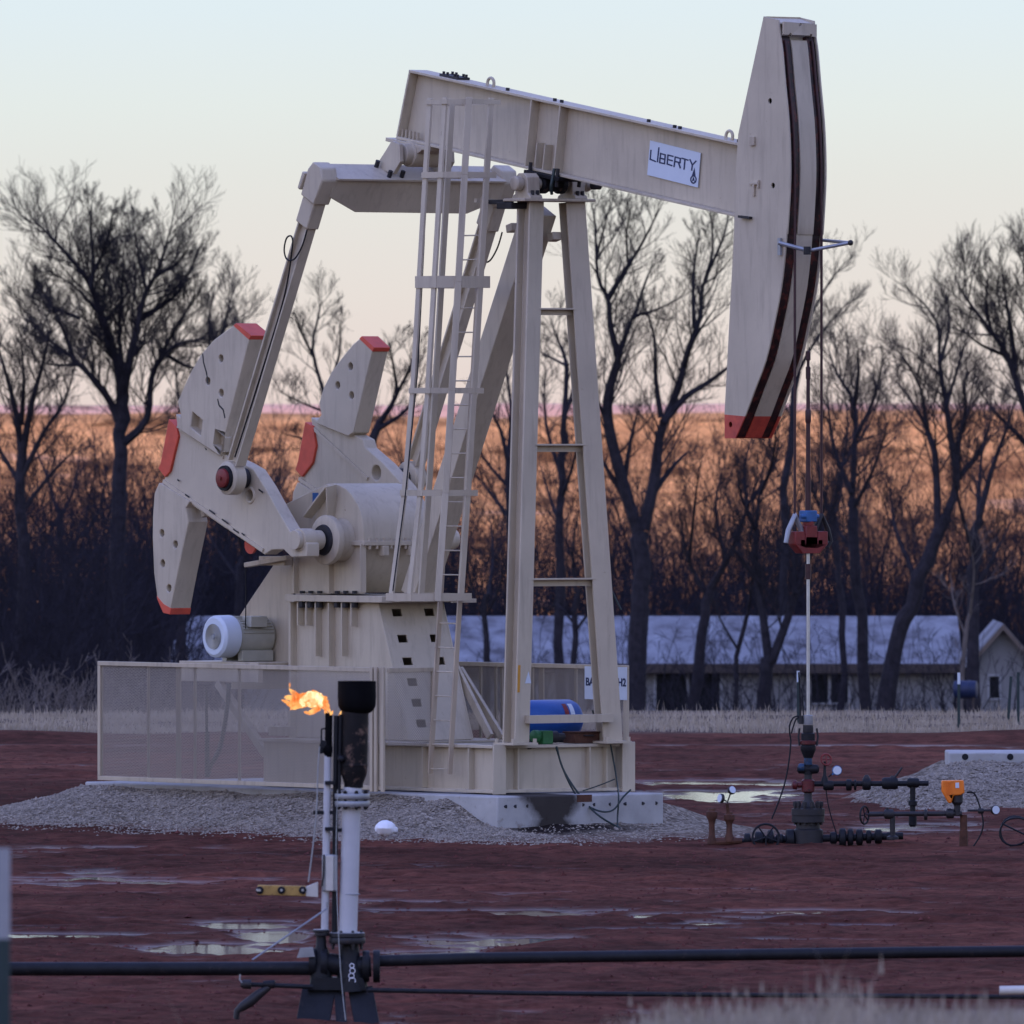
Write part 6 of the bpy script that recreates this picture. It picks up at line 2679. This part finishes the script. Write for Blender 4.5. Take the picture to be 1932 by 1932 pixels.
stack('stuffing_box_body', 'black', [(1430, .055), (1418, .085), (1415, .095), (1408, .095), (1406, .085), (1384, .085), (1382, .06)], 22)
stack('red_gland', 'redoil', [(1405, .09), (1404, .098), (1398, .098), (1397, .09)], 22)
stack('packing_gland', 'dark', [(1383, .062), (1380, .066), (1368, .062)])
stack('oil_saver', 'galv', [(1367, .056), (1366, .058), (1350, .058), (1349, .05)])
m = MB()
for s in (-1, 1):
    m.tube([(CX_ + s * .105, D - .02, Z(1407)), (CX_ + s * .12, D - .02, Z(1390)), (CX_ + s * .105, D - .02, Z(1374))], .014, 6)
m.tube([(CX_ - .085, D, Z(1366)), (CX_ - .085, D, Z(1350))], .03, 8)
part_w(m, 'gland_bolt', 'dark', split=1)
# left plug of the tee
m = MB()
m.lathe((CX_ - .20, D, Z(1481)), (1, 0, 0), [(0, .02), (.01, .05), (.06, .06), (.07, .035), (.14, .035)], 14)
part_w(m, 'plug', 'redoil')


def hpipe(mb, pts, r, n=10, dd=0.):
    mb.tube([P(u, v, dd) for u, v in pts], r, n)


def collar(mb, u0, u1, v, r, dd=0., n=14):
    p, q = P(u0, v, dd), P(u1, v, dd)
    L_ = (q - p).length
    mb.lathe(p, q - p, [(0, r * .8), (L_ * .15, r), (L_ * .85, r), (L_, r * .8)], n)


# upper flow line to the right
m = MB()
hpipe(m, [(1532, 1479), (1752, 1478)], .034)
collar(m, 1553, 1573, 1482, .061)
collar(m, 1596, 1607, 1481, .073)
collar(m, 1611, 1616, 1481, .067)
collar(m, 1627, 1643, 1479, .079)
collar(m, 1664, 1694, 1478, .076)
collar(m, 1712, 1734, 1477, .061)
m.tube([P(1722, 1477), P(1722, 1560)], .034, 12)
m.lathe(P(1722, 1510), (0, 0, -1), [(0, .035), (.01, .055), (.06, .055), (.07, .035)], 14)
m.lathe(P(1722, 1535), (0, 0, -1), [(0, .035), (.01, .05), (.14, .05), (.16, .03)], 14)
part_w(m, 'flow_line', 'black')
m = MB()
m.tube([P(1684, 1472), P(1692, 1462), P(1702, 1448)], [.02, .014, .012], 8)
m.lathe(P(1684, 1476), (0, 0, 1), [(0, .04), (.06, .035), (.08, .02)], 12)
m.lathe(P(1635, 1474), (0, 0, 1), [(0, .045), (.05, .04), (.08, .018)], 12)
part_w(m, 'valve_bonnet', 'dark', split=1)
# bleeder valve with red wheel, and gauge
m = MB()
m.lathe(P(1556, 1478), (0, 0, 1), [(0, .05), (.06, .04), (.10, .02), (.2, .016), (.27, .014)], 12)
m.tube([P(1563, 1466), P(1571, 1459), P(1577, 1455)], .010, 6)
part_w(m, 'bleeder_valve', 'black')
m = MB()
wc = P(1559, 1433, -.02)
ax = V3((.35, -.85, .2))
m.ring(wc, ax, .068, .012, 24, 6)
for k in range(4):
    a_ = k * math.pi / 2
    e_ = ax.normalized().cross(V3((0, 0, 1))).normalized()
    f_ = ax.normalized().cross(e_)
    m.tube([wc, wc + (e_ * math.cos(a_) + f_ * math.sin(a_)) * .066], .008, 6)
part_w(m, 'hand_wheel', 'red')


def gauge(u, v, ax_, r, label, dd=0., stem=None):
    c_ = P(u, v, dd)
    g_ = tag(root('pressure_gauge', c_), label, 'gauge', 'pressure gauges around the wellhead')
    ax_ = V3(ax_).normalized()
    mm_ = MB()
    mm_.lathe(c_ + ax_ * -.045, ax_, [(0, r * .8), (.01, r), (.04, r), (.045, r * .92)], 22)
    if stem:
        mm_.tube([c_ - ax_ * .02, P(*stem, dd)], .010, 6)
    mm_.build('case', M['blueclamp'] if r > .058 else M['dark'], g_)
    mm_ = MB()
    mm_.lathe(c_ + ax_ * .001, ax_, [(0, r * .86), (.004, r * .86)], 22)
    mm_.build('dial', M['signwhite'], g_, smooth=0)


gauge(1579.5, 1453.5, (.1, -1, .05), .060, 'white-faced pressure gauge beside the red hand wheel', -.02, (1570, 1462))
gauge(1879, 1528, (.45, -.9, .05), .058, 'white-faced pressure gauge at the far right end of the lower pipe', -.4, (1855, 1530))
gauge(1358, 1506, (-.85, -.5, .1), .058, 'blue-rimmed pressure gauge turned left above the rusty risers', -.2, (1371, 1512))
gauge(1382, 1490, (.55, -.8, .35), .052, 'grey tilted pressure gauge topmost above the rusty risers', -.15, (1372, 1515))
# lower line with hand wheel
m = MB()
dd = -.4
hpipe(m, [(1640, 1536), (1815, 1535)], .031, 10, dd)
collar(m, 1668, 1686, 1536, .061, dd)
collar(m, 1743, 1750, 1537, .067, dd)
collar(m, 1785, 1800, 1535, .061, dd)
m.tube([P(1684, 1536, dd), P(1684, 1580, dd)], .033, 12)
m.lathe(P(1684, 1576, dd), (0, 0, -1), [(0, .04), (.02, .075), (.05, .075)], 14)
m.tube([P(1642, 1536, dd), P(1634, 1537, dd)], .012, 8)
m.tube([P(1674, 1532, dd), P(1674, 1524, dd)], .02, 8)
part_w(m, 'lower_line', 'dark')
m = MB()
wc = P(1631, 1538, dd)
ax = V3((.85, -.5, 0))
m.ring(wc, ax, .108, .012, 28, 6)
e_ = ax.normalized().cross(V3((0, 0, 1))).normalized()
for k in range(5):
    a_ = k * 2 * math.pi / 5
    m.tube([wc, wc + (e_ * math.cos(a_) + V3((0, 0, 1)) * math.sin(a_)) * .106], .008, 6)
part_w(m, 'hand_wheel', 'black')
# bottom outlets at ground level
m = MB()
hpipe(m, [(1545, 1582), (1704, 1577)], .045, 12)
for u0, u1, r in ((1566, 1579, .075), (1583, 1596, .12), (1599, 1610, .11), (1615, 1628, .10), (1634, 1644, .085), (1650, 1664, .09), (1672, 1690, .05)):
    collar(m, u0, u1, 1581 - (u0 - 1560) * .03, r)
m2 = MB()
hpipe(m2, [(1500, 1582), (1345, 1592)], .042, 12)
for u0, u1, r in ((1482, 1500, .13), (1464, 1478, .07), (1448, 1460, .12), (1424, 1442, .10), (1404, 1416, .08)):
    collar(m2, u0, u1, 1584, r)
part_w(m, 'casing_valve', 'black')
part_w(m2, 'casing_valve', 'black')
m = MB()
wc = P(1445, 1580, -.22)
ax = V3((.15, -1, .1))
m.ring(wc, ax, .165, .014, 32, 6)
e_ = ax.normalized().cross(V3((0, 0, 1))).normalized()
f_ = ax.normalized().cross(e_)
for k in range(5):
    a_ = k * 2 * math.pi / 5 + .3
    m.tube([wc, wc + (e_ * math.cos(a_) + f_ * math.sin(a_)) * .163], .010, 6)
m.tube([wc, wc - ax.normalized() * .2], .018, 8)
part_w(m, 'hand_wheel', 'black')
# rusty risers at the left
m = MB()
for u, v0, v1, dd in ((1343, 1525, 1592, -.1), (1376, 1532, 1588, -.1)):
    a_, b_ = P(u, v1, dd), P(u, v0, dd)
    h = (b_ - a_).length
    m.lathe(a_, (0, 0, 1), [(0, .06), (.05, .06), (.10, .04), (h * .55, .036), (h * .68, .05), (h * .75, .07), (h * .9, .07), (h * .93, .05), (h, .045)], 14)
m.tube([P(1343, 1590, -.1), P(1400, 1586, -.1)], .04, 10)
m.tube([P(1372, 1516, -.15), P(1374, 1535, -.12)], .022, 8)
part_w(m, 'riser', 'rust', split=1)
# orange actuator on its post
oa = tag(root('valve_actuator', P(1800, 1540, -.4)), 'orange valve actuator box above the lower pipe at the right', 'actuator')
m = MB()
dd = -.4
out = [zr(1015, 440), zr(1262, 436), zr(1272, 575), zr(1228, 600), zr(1150, 605), zr(1125, 690), zr(1090, 690), zr(1040, 600), zr(1015, 560)]
m.prism([P(*q, dd - .09) for q in out], (0, .2, 0))
m.build('housing', M['orangebox'], oa, bevel=.015)
m = MB()
m.prism([P(*q, dd - .095) for q in [zr(1168, 462), zr(1208, 460), zr(1210, 520), zr(1170, 522)]], (0, .003, 0))
m.build('label_plate', M['signwhite'], oa, smooth=0)
m = MB()
for X_ in (1060, 1085, 1108):
    m.prism([P(*q, dd - .10) for q in [zr(X_ - 4, 450), zr(X_ + 4, 450), zr(X_ + 12, 600), zr(X_ + 4, 600)]], (0, .01, 0))
m.split('cooling_fin', M['orangebox'], oa, 1, smooth=0)
m = MB()
m.lathe(P(1806, 1498, dd), (0, 0, -1), [(0, .07), (.10, .07), (.14, .04), (.26, .04)], 14)
m.build('mount', M['dark'], oa)
m = MB()
m.tube(smooth_line([P(1824, 1495, dd), P(1838, 1497, dd), P(1848, 1520, dd), P(1855, 1550, dd), P(1850, 1575, dd), P(1832, 1603, dd)], 4), .011, 6)
m.build('cable', M['black'], oa)
m = MB()
a_ = P(1818, 1604, -.35)
b_ = P(1818, 1537, -.35)
m.lathe(a_, (0, 0, 1), [(0, .055), ((b_.z - a_.z) * .55, .052), ((b_.z - a_.z) * .56, .045), (b_.z - a_.z, .045)], 12)
tag(m.build('pipe_support', M['rust'], org=a_), 'rusty upright pipe support under the orange actuator', 'pipe support')
m = MB()
hpipe(m, [(1826, 1529), (1870, 1529)], .014, 8, -.4)
collar(m, 1845, 1856, 1530, .035, -.4)
part_w(m, 'gauge_line', 'dark')

# loose cables
m = MB()
m.tube(smooth_line([P(1507, 1351), P(1497, 1354), P(1490, 1368), P(1490, 1384), P(1492, 1400), P(1488, 1440), P(1480, 1480), P(1467, 1518), P(1456, 1545)], 4), .011, 6)
m.tube(smooth_line([P(1509, 1353), P(1502, 1357), P(1497, 1370), P(1493, 1384)], 4), .010, 6)
tag(m.build('cable', M['black'], org=P(1456, 1545)), 'black cable looping down the left of the wellhead', 'cable')
m = MB()
m.tube(smooth_line([P(1558, 1487), P(1562, 1515), P(1568, 1540), P(1578, 1572)], 4), .008, 6)
tag(m.build('cable', M['black'], org=P(1578, 1572)), 'thin cable hanging from the bleeder valve to the ground', 'cable')
m = MB()
m.tube(smooth_line([P(1510, 1352), P(1509, 1310), P(1507, 1268)], 4), .012, 6)
m.tube(smooth_line([P(1516, 1350), P(1515, 1330), P(1512, 1300)], 4), .008, 6)
tag(m.build('cable', M['black'], org=P(1510, 1352)), 'black cable standing up beside the polished rod', 'cable')
m = MB()
cc = P(1915, 1568, -.3)
cpts = []
for k in range(46):
    a_ = k * 2 * math.pi / 20 + 1.0
    r_ = .19 + .012 * math.sin(k * .7)
    cpts.append(cc + V3((r_ * math.cos(a_), -.003 * k, r_ * .92 * math.sin(a_))))
cpts.append(cc + V3((.45, -.15, -.20)))
m.tube(cpts, .012, 6)
tag(m.build('hose_coil', M['black'], org=cc + V3((0, 0, -.2))), 'coil of black hose standing on the mud at the right edge', 'hose')

# ================================================================== flare (109 m away)
FD = 109.2


def Q(u, v, dd=0.):
    return wp(u, v, FD + dd)


def S(k):
    return k * FD / F


def f1(X, Y):
    return (478.4 + .19043 * X, 1251.2 + .19043 * Y)


def f2(X, Y):
    return (426.9 + .19048 * X, 1582.4 + .19048 * Y)


fl = tag(root('flare_stack', (Q(640, 1912).x, FD, 0)), 'white flare pipe with sooty black burner tip and black base in front of the pumpjack', 'flare stack')


def part_f(mb, name, mat, parent=fl, bevel=0., split=0):
    if split:
        return mb.split(name, M[mat], parent, split, bevel=bevel)
    return mb.build(name, M[mat], parent, bevel=bevel)


m = MB()
m.tube([Q(656.5, 1762), Q(663.3, 1524)], S(17.4), 28)
stack_p = part_f(m, 'stack_pipe', 'white')
m = MB()
c_ = Q(661, 1690)
m.ring(Q(660.7, 1687), (0, 0, 1), S(17.6), S(.9), 28, 6)
part_f(m, 'band', 'galv', stack_p)


def disc(mb, u, v0, v1, r, n=30):
    p, q = Q(u, v1), Q(u, v0)
    h = (q - p).length
    mb.lathe(p, (0, 0, 1), [(0, r * .97), (h * .15, r), (h * .85, r), (h, r * .97)], n)


m = MB()
disc(m, 664.3, 1497, 1507.5, S(33.5))
disc(m, 664.3, 1511, 1521.5, S(33.5))
disc(m, 664.3, 1507.6, 1510.9, S(26))
fg = part_f(m, 'flange', 'galv')
m = MB()
for k in range(8):
    a_ = 2 * math.pi * (k + .4) / 8
    p = Q(664.3, 1527) + V3((S(28) * math.cos(a_), S(28) * math.sin(a_), 0))
    m.cyl(p, p + V3((0, 0, S(36))), S(2.6), 8)
    m.cyl(p + V3((0, 0, S(30))), p + V3((0, 0, S(34))), S(4.4), 6)
    m.cyl(p + V3((0, 0, S(2))), p + V3((0, 0, S(5.5))), S(4.4), 6)
part_f(m, 'bolt', 'burnt', fg, split=1)
m = MB()
disc(m, 665, 1485, 1497, S(17.8))
part_f(m, 'neck', 'white')
m = MB()
z0 = Q(667, 1486)
m.lathe(z0, (.02, 0, 1), [(0, S(18)), (S(8), S(18)), (S(27), S(25)), (S(40), S(25.6)), (S(41), S(26.4)), (S(44), S(26.4)), (S(45), S(25.6)), (S(150), S(25.8))], 30)
bt_ = part_f(m, 'burner_barrel', 'burnt')
m = MB()
z0 = Q(673.4, 1345)
m.lathe(z0, (0, 0, 1), [(0, S(25.6)), (S(5), S(31)), (S(13), S(35.5)), (S(30), S(36.4)), (S(60), S(36.0)), (S(60), S(34)), (S(30), S(33))], 32)
part_f(m, 'wind_shroud', 'soot')
# side pilot pipe
m = MB()
m.tube([Q(612.5, 1760), Q(617.5, 1487)], S(7.0), 16)
m.tube([Q(617.5, 1487), Q(618.2, 1426)], S(6.4), 16)
pl_ = part_f(m, 'pilot_pipe', 'white')
m = MB()
m.tube([Q(619.4, 1428), Q(620.5, 1345)], S(6.9), 16)
m.lathe(Q(618.5, 1423), (0, 0, 1), [(0, S(7)), (S(3), S(9)), (S(14), S(9)), (S(17), S(7))], 16)
part_f(m, 'pilot_burner', 'soot', pl_)
m = MB()
m.tube([Q(631, 1760), Q(633, 1500), Q(635, 1350)], S(5.2), 12)
m.tube([Q(640, 1500, -.05), Q(642.5, 1348, -.05)], S(3), 8)
part_f(m, 'ignition_conduit', 'black', split=1)
m = MB()
for v in (1477, 1564):
    p, q = Q(613, v, -.05), Q(632, v, -.05)
    m.beam(p, q, .06, S(7), (0, 1, 0))
m.beam(Q(591, 1533), Q(631, 1533), .04, S(7), (0, 1, 0))
m.beam(Q(632, 1566), Q(646, 1566), .04, S(7), (0, 1, 0))
m.tube([Q(606.5, 1376), Q(606, 1420)], S(1.8), 6)
m.tube([Q(606, 1375.5), Q(616, 1374)], S(1.8), 6)
m.lathe(Q(606, 1422), (0, 0, 1), [(0, S(2)), (S(3), S(5)), (S(10), S(5)), (S(13), S(2))], 10)
m.beam(Q(604, 1402), Q(616, 1406), .05, S(14), (0, 1, 0))
m.ball(Q(644, 1432, -.08), S(7), n=12, m=8)
m.beam(Q(636, 1430, -.04), Q(648, 1430, -.04), .06, S(10))
part_f(m, 'clamp', 'black', split=1)
m = MB()
m.box(Q(607.5, 1682, -.06), Q(637, 1612, .06))
jb_ = part_f(m, 'ignition_box', 'galv', bevel=.012)
m = MB()
p, q = Q(614.5, 1681, -.064), Q(629, 1614, -.064)
m.box(p + V3((0, -.008, 0)), q + V3((0, .003, 0)))
part_f(m, 'box_cover', 'cream', jb_, bevel=.006)
m = MB()
m.tube([Q(611, 1612, -.07), Q(610.5, 1650, -.07), Q(607, 1672, -.07)], S(1.8), 6)
part_f(m, 'latch', 'dark', jb_)
m = MB()
p, q = Q(486, 1684), Q(575, 1687)
m.beam(Q(486, 1679), Q(577, 1681), .06, S(19), (0, 1, 0))
ya = part_f(m, 'bracket_arm', 'yellow', bevel=.006)
m = MB()
m.prism([Q(577, 1673, -.03), Q(600, 1664, -.03), Q(600, 1693, -.03), Q(577, 1691, -.03)], (0, .06, 0))
part_f(m, 'arm_root', 'cream', ya, bevel=.004)
m = MB()
for u in (490, 531, 571):
    m.lathe(Q(u, 1679.5, -.032), (0, -1, 0), [(0, S(7)), (S(2), S(7.5)), (S(5), S(6))], 12)
part_f(m, 'arm_bolt', 'black', ya, split=1)
m = MB()
for u in (486, 490, 531, 571):
    m.lathe(Q(u, 1679.5, -.032 - S(5)), (0, -1, 0), [(0, S(2.8)), (S(2), S(2.2))], 10)
part_f(m, 'bolt_head', 'steel', ya, split=1)
# base flanges and tee
m = MB()
disc(m, 655, 1760, 1768, S(34))
disc(m, 655, 1769, 1780, S(34.5))
disc(m, 606, 1754, 1759, S(16))
disc(m, 607, 1760, 1766, S(14))
bf = part_f(m, 'base_flange', 'dark', split=1)
m = MB()
disc(m, 655, 1759, 1762.5, S(33))
disc(m, 606, 1753.2, 1756, S(15))
part_f(m, 'gasket_face', 'galv', bf, split=1)
m = MB()
for k in range(8):
    a_ = 2 * math.pi * (k + .5) / 8
    p = Q(655, 1791) + V3((S(29) * math.cos(a_), S(29) * math.sin(a_), 0))
    m.cyl(p, p + V3((0, 0, S(36))), S(2.6), 8)
    m.cyl(p + V3((0, 0, S(7))), p + V3((0, 0, S(11))), S(4.6), 6)
part_f(m, 'bolt', 'dark', bf, split=1)
m = MB()
z0 = Q(664, 1870)
m.lathe(z0, (-.06, 0, 1), [(0, S(32)), (S(30), S(27)), (S(50), S(24)), (S(64), S(19)), (S(92), S(18))], 26)
m.lathe(Q(606, 1868), (.0, 0, 1), [(0, S(22)), (S(60), S(20)), (S(84), S(10)), (S(104), S(9))], 20)
m.tube([Q(640, 1826), Q(700, 1823)], S(20), 20)
m.tube([Q(600, 1816), Q(650, 1822)], S(20), 20)
m.prism([Q(580, 1868, -.12), Q(692, 1868, -.12), Q(684, 1845, -.12), Q(590, 1845, -.12)], (0, .24, 0))
tee = part_f(m, 'base_tee', 'black')
m = MB()
for u, v, r in ((691, 1823, 30), (711, 1823, 31), (590, 1815, 26), (612, 1817, 28)):
    p = Q(u, v)
    m.lathe(p - V3((S(7), 0, 0)), (1, 0, 0), [(0, S(r * .96)), (S(2), S(r)), (S(11), S(r)), (S(13), S(r * .96))], 28)
part_f(m, 'pipe_flange', 'black', tee, split=1)
m = MB()
for k, (du, s) in enumerate(((0, 4), (1, 5), (-1, 5), (0.5, 6), (0, 5))):
    v = 1822 + k * 9.5
    m.ring(Q(664 + du, v, -S(27.5)), (0, 1, 0), S(s), S(.9), 14, 5)
m.split('chalk_mark', M['bag'], tee, 1)
m = MB()
for (u0, v0, u1, v1, w_) in ((602, 1866, 588, 1935, 62), (680, 1866, 694, 1935, 46), (640, 1866, 645, 1935, 20)):
    for dd in (-.12, .12):
        p, q = Q(u0, v0, dd * .3), Q(u1, v1, dd * 2)
        p.z = max(p.z, .1)
        q.z = -.05
        m.beam(p, q, S(w_), .05, (1, 0, 0))
part_f(m, 'leg', 'black', split=1)
m = MB()
m.tube(smooth_line([Q(603, 1408, -.06), Q(600, 1450, -.06), Q(597, 1530, -.06), Q(590, 1600, -.06), Q(582, 1664, -.06)], 4), S(1.6), 6)
part_f(m, 'thermocouple_wire', 'galv')
m = MB()
m.tube([Q(617, 1702, -.1), Q(617, 1714, -.1), Q(476, 1811, -.5)], S(2.0), 6)
part_f(m, 'stay_rod', 'galv')
m = MB()
m.tube(smooth_line([Q(637, 1490, -.15), Q(634, 1620, -.2), Q(639, 1770, -.3), Q(645, 1860, -.35), Q(652, 1925, -.4)], 4), S(.8), 5)
part_f(m, 'ground_wire', 'galv')
m = MB()
m.prism([Q(560, 1807, -.14), Q(566, 1789, -.14), Q(590, 1787, -.14), Q(594, 1805, -.14)], (0, .03, 0))
part_f(m, 'clamp_plate', 'galv', tee)


# flame blown to the left from the pilot
def flame_mat(name, c0, c1, s0, s1, a0=.40):
    m_ = bpy.data.materials.new(name)
    m_.use_nodes = True
    nt = m_.node_tree
    nt.nodes.remove(nt.nodes['Principled BSDF'])
    em = N(nt, 'ShaderNodeEmission')
    tc = N(nt, 'ShaderNodeTexCoord').outputs['Object']
    n = noise(nt, tc, 15, 4, .6, (1, 1, .5))
    r = ramp(nt, [(.36, c0), (.60, c1)])
    nt.links.new(n.outputs['Fac'], r.inputs['Fac'])
    nt.links.new(r.outputs['Color'], em.inputs['Color'])
    st = N(nt, 'ShaderNodeMapRange')
    st.inputs[1].default_value = .36
    st.inputs[2].default_value = .62
    st.inputs[3].default_value = s0
    st.inputs[4].default_value = s1
    nt.links.new(n.outputs['Fac'], st.inputs[0])
    nt.links.new(st.outputs[0], em.inputs['Strength'])
    n2 = noise(nt, tc, 22, 4, .65, (1, 1, .45))
    al = N(nt, 'ShaderNodeMapRange')
    al.inputs[1].default_value = .40
    al.inputs[2].default_value = .56
    al.inputs[3].default_value = a0
    al.inputs[4].default_value = 1.
    nt.links.new(n2.outputs['Fac'], al.inputs[0])
    tr = N(nt, 'ShaderNodeBsdfTransparent')
    mx = N(nt, 'ShaderNodeMixShader')
    nt.links.new(al.outputs[0], mx.inputs[0])
    nt.links.new(tr.outputs[0], mx.inputs[1])
    nt.links.new(em.outputs[0], mx.inputs[2])
    nt.links.new(mx.outputs[0], nt.nodes['Material Output'].inputs['Surface'])
    return m_


M['flame'] = flame_mat('orange_flame', (1., .20, .04), (1., .52, .17), .95, 1.3)
M['flame_core'] = flame_mat('yellow_flame_core', (1., .50, .18), (1., .84, .50), 1.15, 1.7)
fm = tag(root('flame', Q(622, 1345)), 'ragged orange gas flame blowing left from the pilot of the flare', 'flame')


def tongue(mb, pts, rs, seed):
    """wavy closed lick of fire"""
    rr = random.Random(seed)
    P_ = [Q(u, v, rr.uniform(-.03, .03)) for u, v in pts]
    P_ = smooth_line(P_, 4)
    k = len(P_)
    R_ = []
    for i in range(k):
        x = i / (k - 1) * (len(rs) - 1)
        a = int(min(x, len(rs) - 2))
        R_.append(S(rs[a] + (rs[a + 1] - rs[a]) * (x - a)) * rr.uniform(.85, 1.15))
    b = len(mb.v)
    mb.tube(P_, R_, 10)
    for i in range(b, len(mb.v)):
        x, y, z = mb.v[i]
        mb.v[i] = (x + rr.uniform(-1, 1) * S(.6), y, z + rr.uniform(-1, 1) * S(.9))


m = MB()
tongue(m, [(622, 1342), (612, 1330), (600, 1322), (585, 1318), (568, 1323), (552, 1330), (540, 1328)], [2, 9, 15, 15, 11, 6, 1], 1)
fr_ = random.Random(12)
for k in range(26):
    u = fr_.uniform(560, 622)
    v = 1323 + (u - 600) * .10 + fr_.uniform(-9, 13)
    L__ = fr_.uniform(12, 26)
    a_ = fr_.uniform(-.2, .8)
    du, dv = -L__ * math.cos(a_), -L__ * math.sin(a_) * .8
    r_ = fr_.uniform(2.5, 5.5)
    tongue(m, [(u, v), (u + du * .5, v + dv * .35), (u + du, v + dv)], [r_ * .6, r_, .6], 40 + k)
tongue(m, [(604, 1330), (598, 1338), (584, 1345), (574, 1343)], [5, 6, 4, 1], 3)
tongue(m, [(566, 1332), (556, 1335), (547, 1338)], [4, 4, 1], 4)
tongue(m, [(546, 1326), (538, 1323), (531, 1321)], [3, 3, .6], 6)
tongue(m, [(548, 1320), (541, 1317), (536, 1316)], [2, 2, .5], 26)
tongue(m, [(546, 1297), (547, 1293), (546, 1289)], [.5, 1.8, .4], 7)
tongue(m, [(613, 1338), (616, 1347), (624, 1347), (628, 1341)], [1.5, 3.2, 3.2, 1], 8)
tongue(m, [(639, 1352), (643, 1345), (645, 1338)], [1, 1.6, .5], 9)
m.build('outer_flame', M['flame'], fm, smooth=60)
m = MB()
tongue(m, [(608, 1322), (598, 1314), (584, 1314), (568, 1322)], [4, 9, 9, 3], 10)
for o_ in range(4):
    u = 606 - o_ * 11
    tongue(m, [(u, 1334 - o_), (u - 3, 1322), (u - 1, 1308 + o_ * 3)], [3, 6, 1], 11 + o_)
for i in range(len(m.v)):
    x, y, z = m.v[i]
    m.v[i] = (x, y - S(10), z)
m.build('flame_core', M['flame_core'], fm, smooth=60)

# ================================================================== pipelines, valve, post, pole
def line(name, pts, r, mat, label, cat, n=16):
    m_ = MB()
    m_.tube(pts, r, n)
    return tag(m_.build(name, M[mat], org=pts[0]), label, cat)


L0 = [Q(585, 1827), Q(300, 1828), Q(10, 1828), Q(-400, 1827)]
line('pipeline', L0, S(13), 'black', 'thick black pipeline running left from the flare base', 'pipeline')
L1 = [Q(716, 1813), Q(900, 1808), Q(1500, 1800), Q(2000, 1794), Q(2500, 1790)]
line('pipeline', L1, S(11), 'black', 'thick black pipeline running right from the flare base', 'pipeline')
L2 = [Q(694, 1868, -.2), Q(1000, 1874, -.3), Q(1500, 1878, -.4), Q(2400, 1884, -.5)]
line('pipeline', L2, S(4.6), 'black', 'thin black line below the right pipeline near the ground', 'pipeline', 10)
L3 = [Q(588, 1862, -.2), Q(500, 1859, -.2)]
sv = tag(root('drain_valve', Q(490, 1862, -.2)), 'small dark drain valve on a thin pipe left of the flare legs', 'valve')
m = MB()
m.tube([Q(590, 1862, -.2), Q(490, 1858, -.2), Q(462, 1857, -.2)], S(4.6), 10)
m.lathe(Q(520, 1857, -.2), (-1, 0, 0), [(0, S(4)), (S(2), S(8)), (S(10), S(8)), (S(24), S(6))], 12)
m.build('pipe', M['black'], sv)
m = MB()
m.tube([Q(508, 1862, -.2), Q(488, 1876, -.2), Q(474, 1888, -.2), Q(458, 1899, -.2), Q(447, 1908, -.2), Q(445, 1930, -.2)], [S(6), S(9), S(10), S(9), S(6), S(5)], 12)
m.lathe(Q(474, 1857, -.2), (-1, 0, -.0), [(0, S(9)), (S(14), S(9)), (S(20), S(5))], 12)
m.build('body', M['dark'], sv)
m = MB()
m.tube([Q(458, 1856, -.22), Q(452, 1848, -.22), Q(453, 1838, -.22)], S(1.8), 6)
m.build('handle', M['galv'], sv)
line('pole', [Q(1886, 1869, -8), Q(2060, 1866, -8)], .036, 'cream', 'pale bare pole lying at the right edge above the grass', 'pole', 12)

# near fence post at the left edge
PD = 55.0
pt = wp(6, 1600, PD)
gz0 = float(ground_z(pt.x, PD))
fp_ = tag(root('fence_post', (pt.x, PD, gz0)), 'near steel fence post with long white tip at the left edge, out of focus', 'fence post')
zm_ = wp(6, 1772, PD).z
sec = [(-.030, -.005), (-.005, -.005), (-.005, -.035), (.005, -.035), (.005, -.005), (.030, -.005), (.030, .005), (-.030, .005)]
m = MB()
m.section((pt.x, PD, gz0 - .3), (pt.x, PD, zm_), (1, 0, 0), sec)
m.build('shaft', M['tpost'], fp_, smooth=0)
m = MB()
m.section((pt.x, PD, zm_), (pt.x, PD, pt.z), (1, 0, 0), sec)
m.build('painted_tip', M['frame'], fp_, smooth=0)
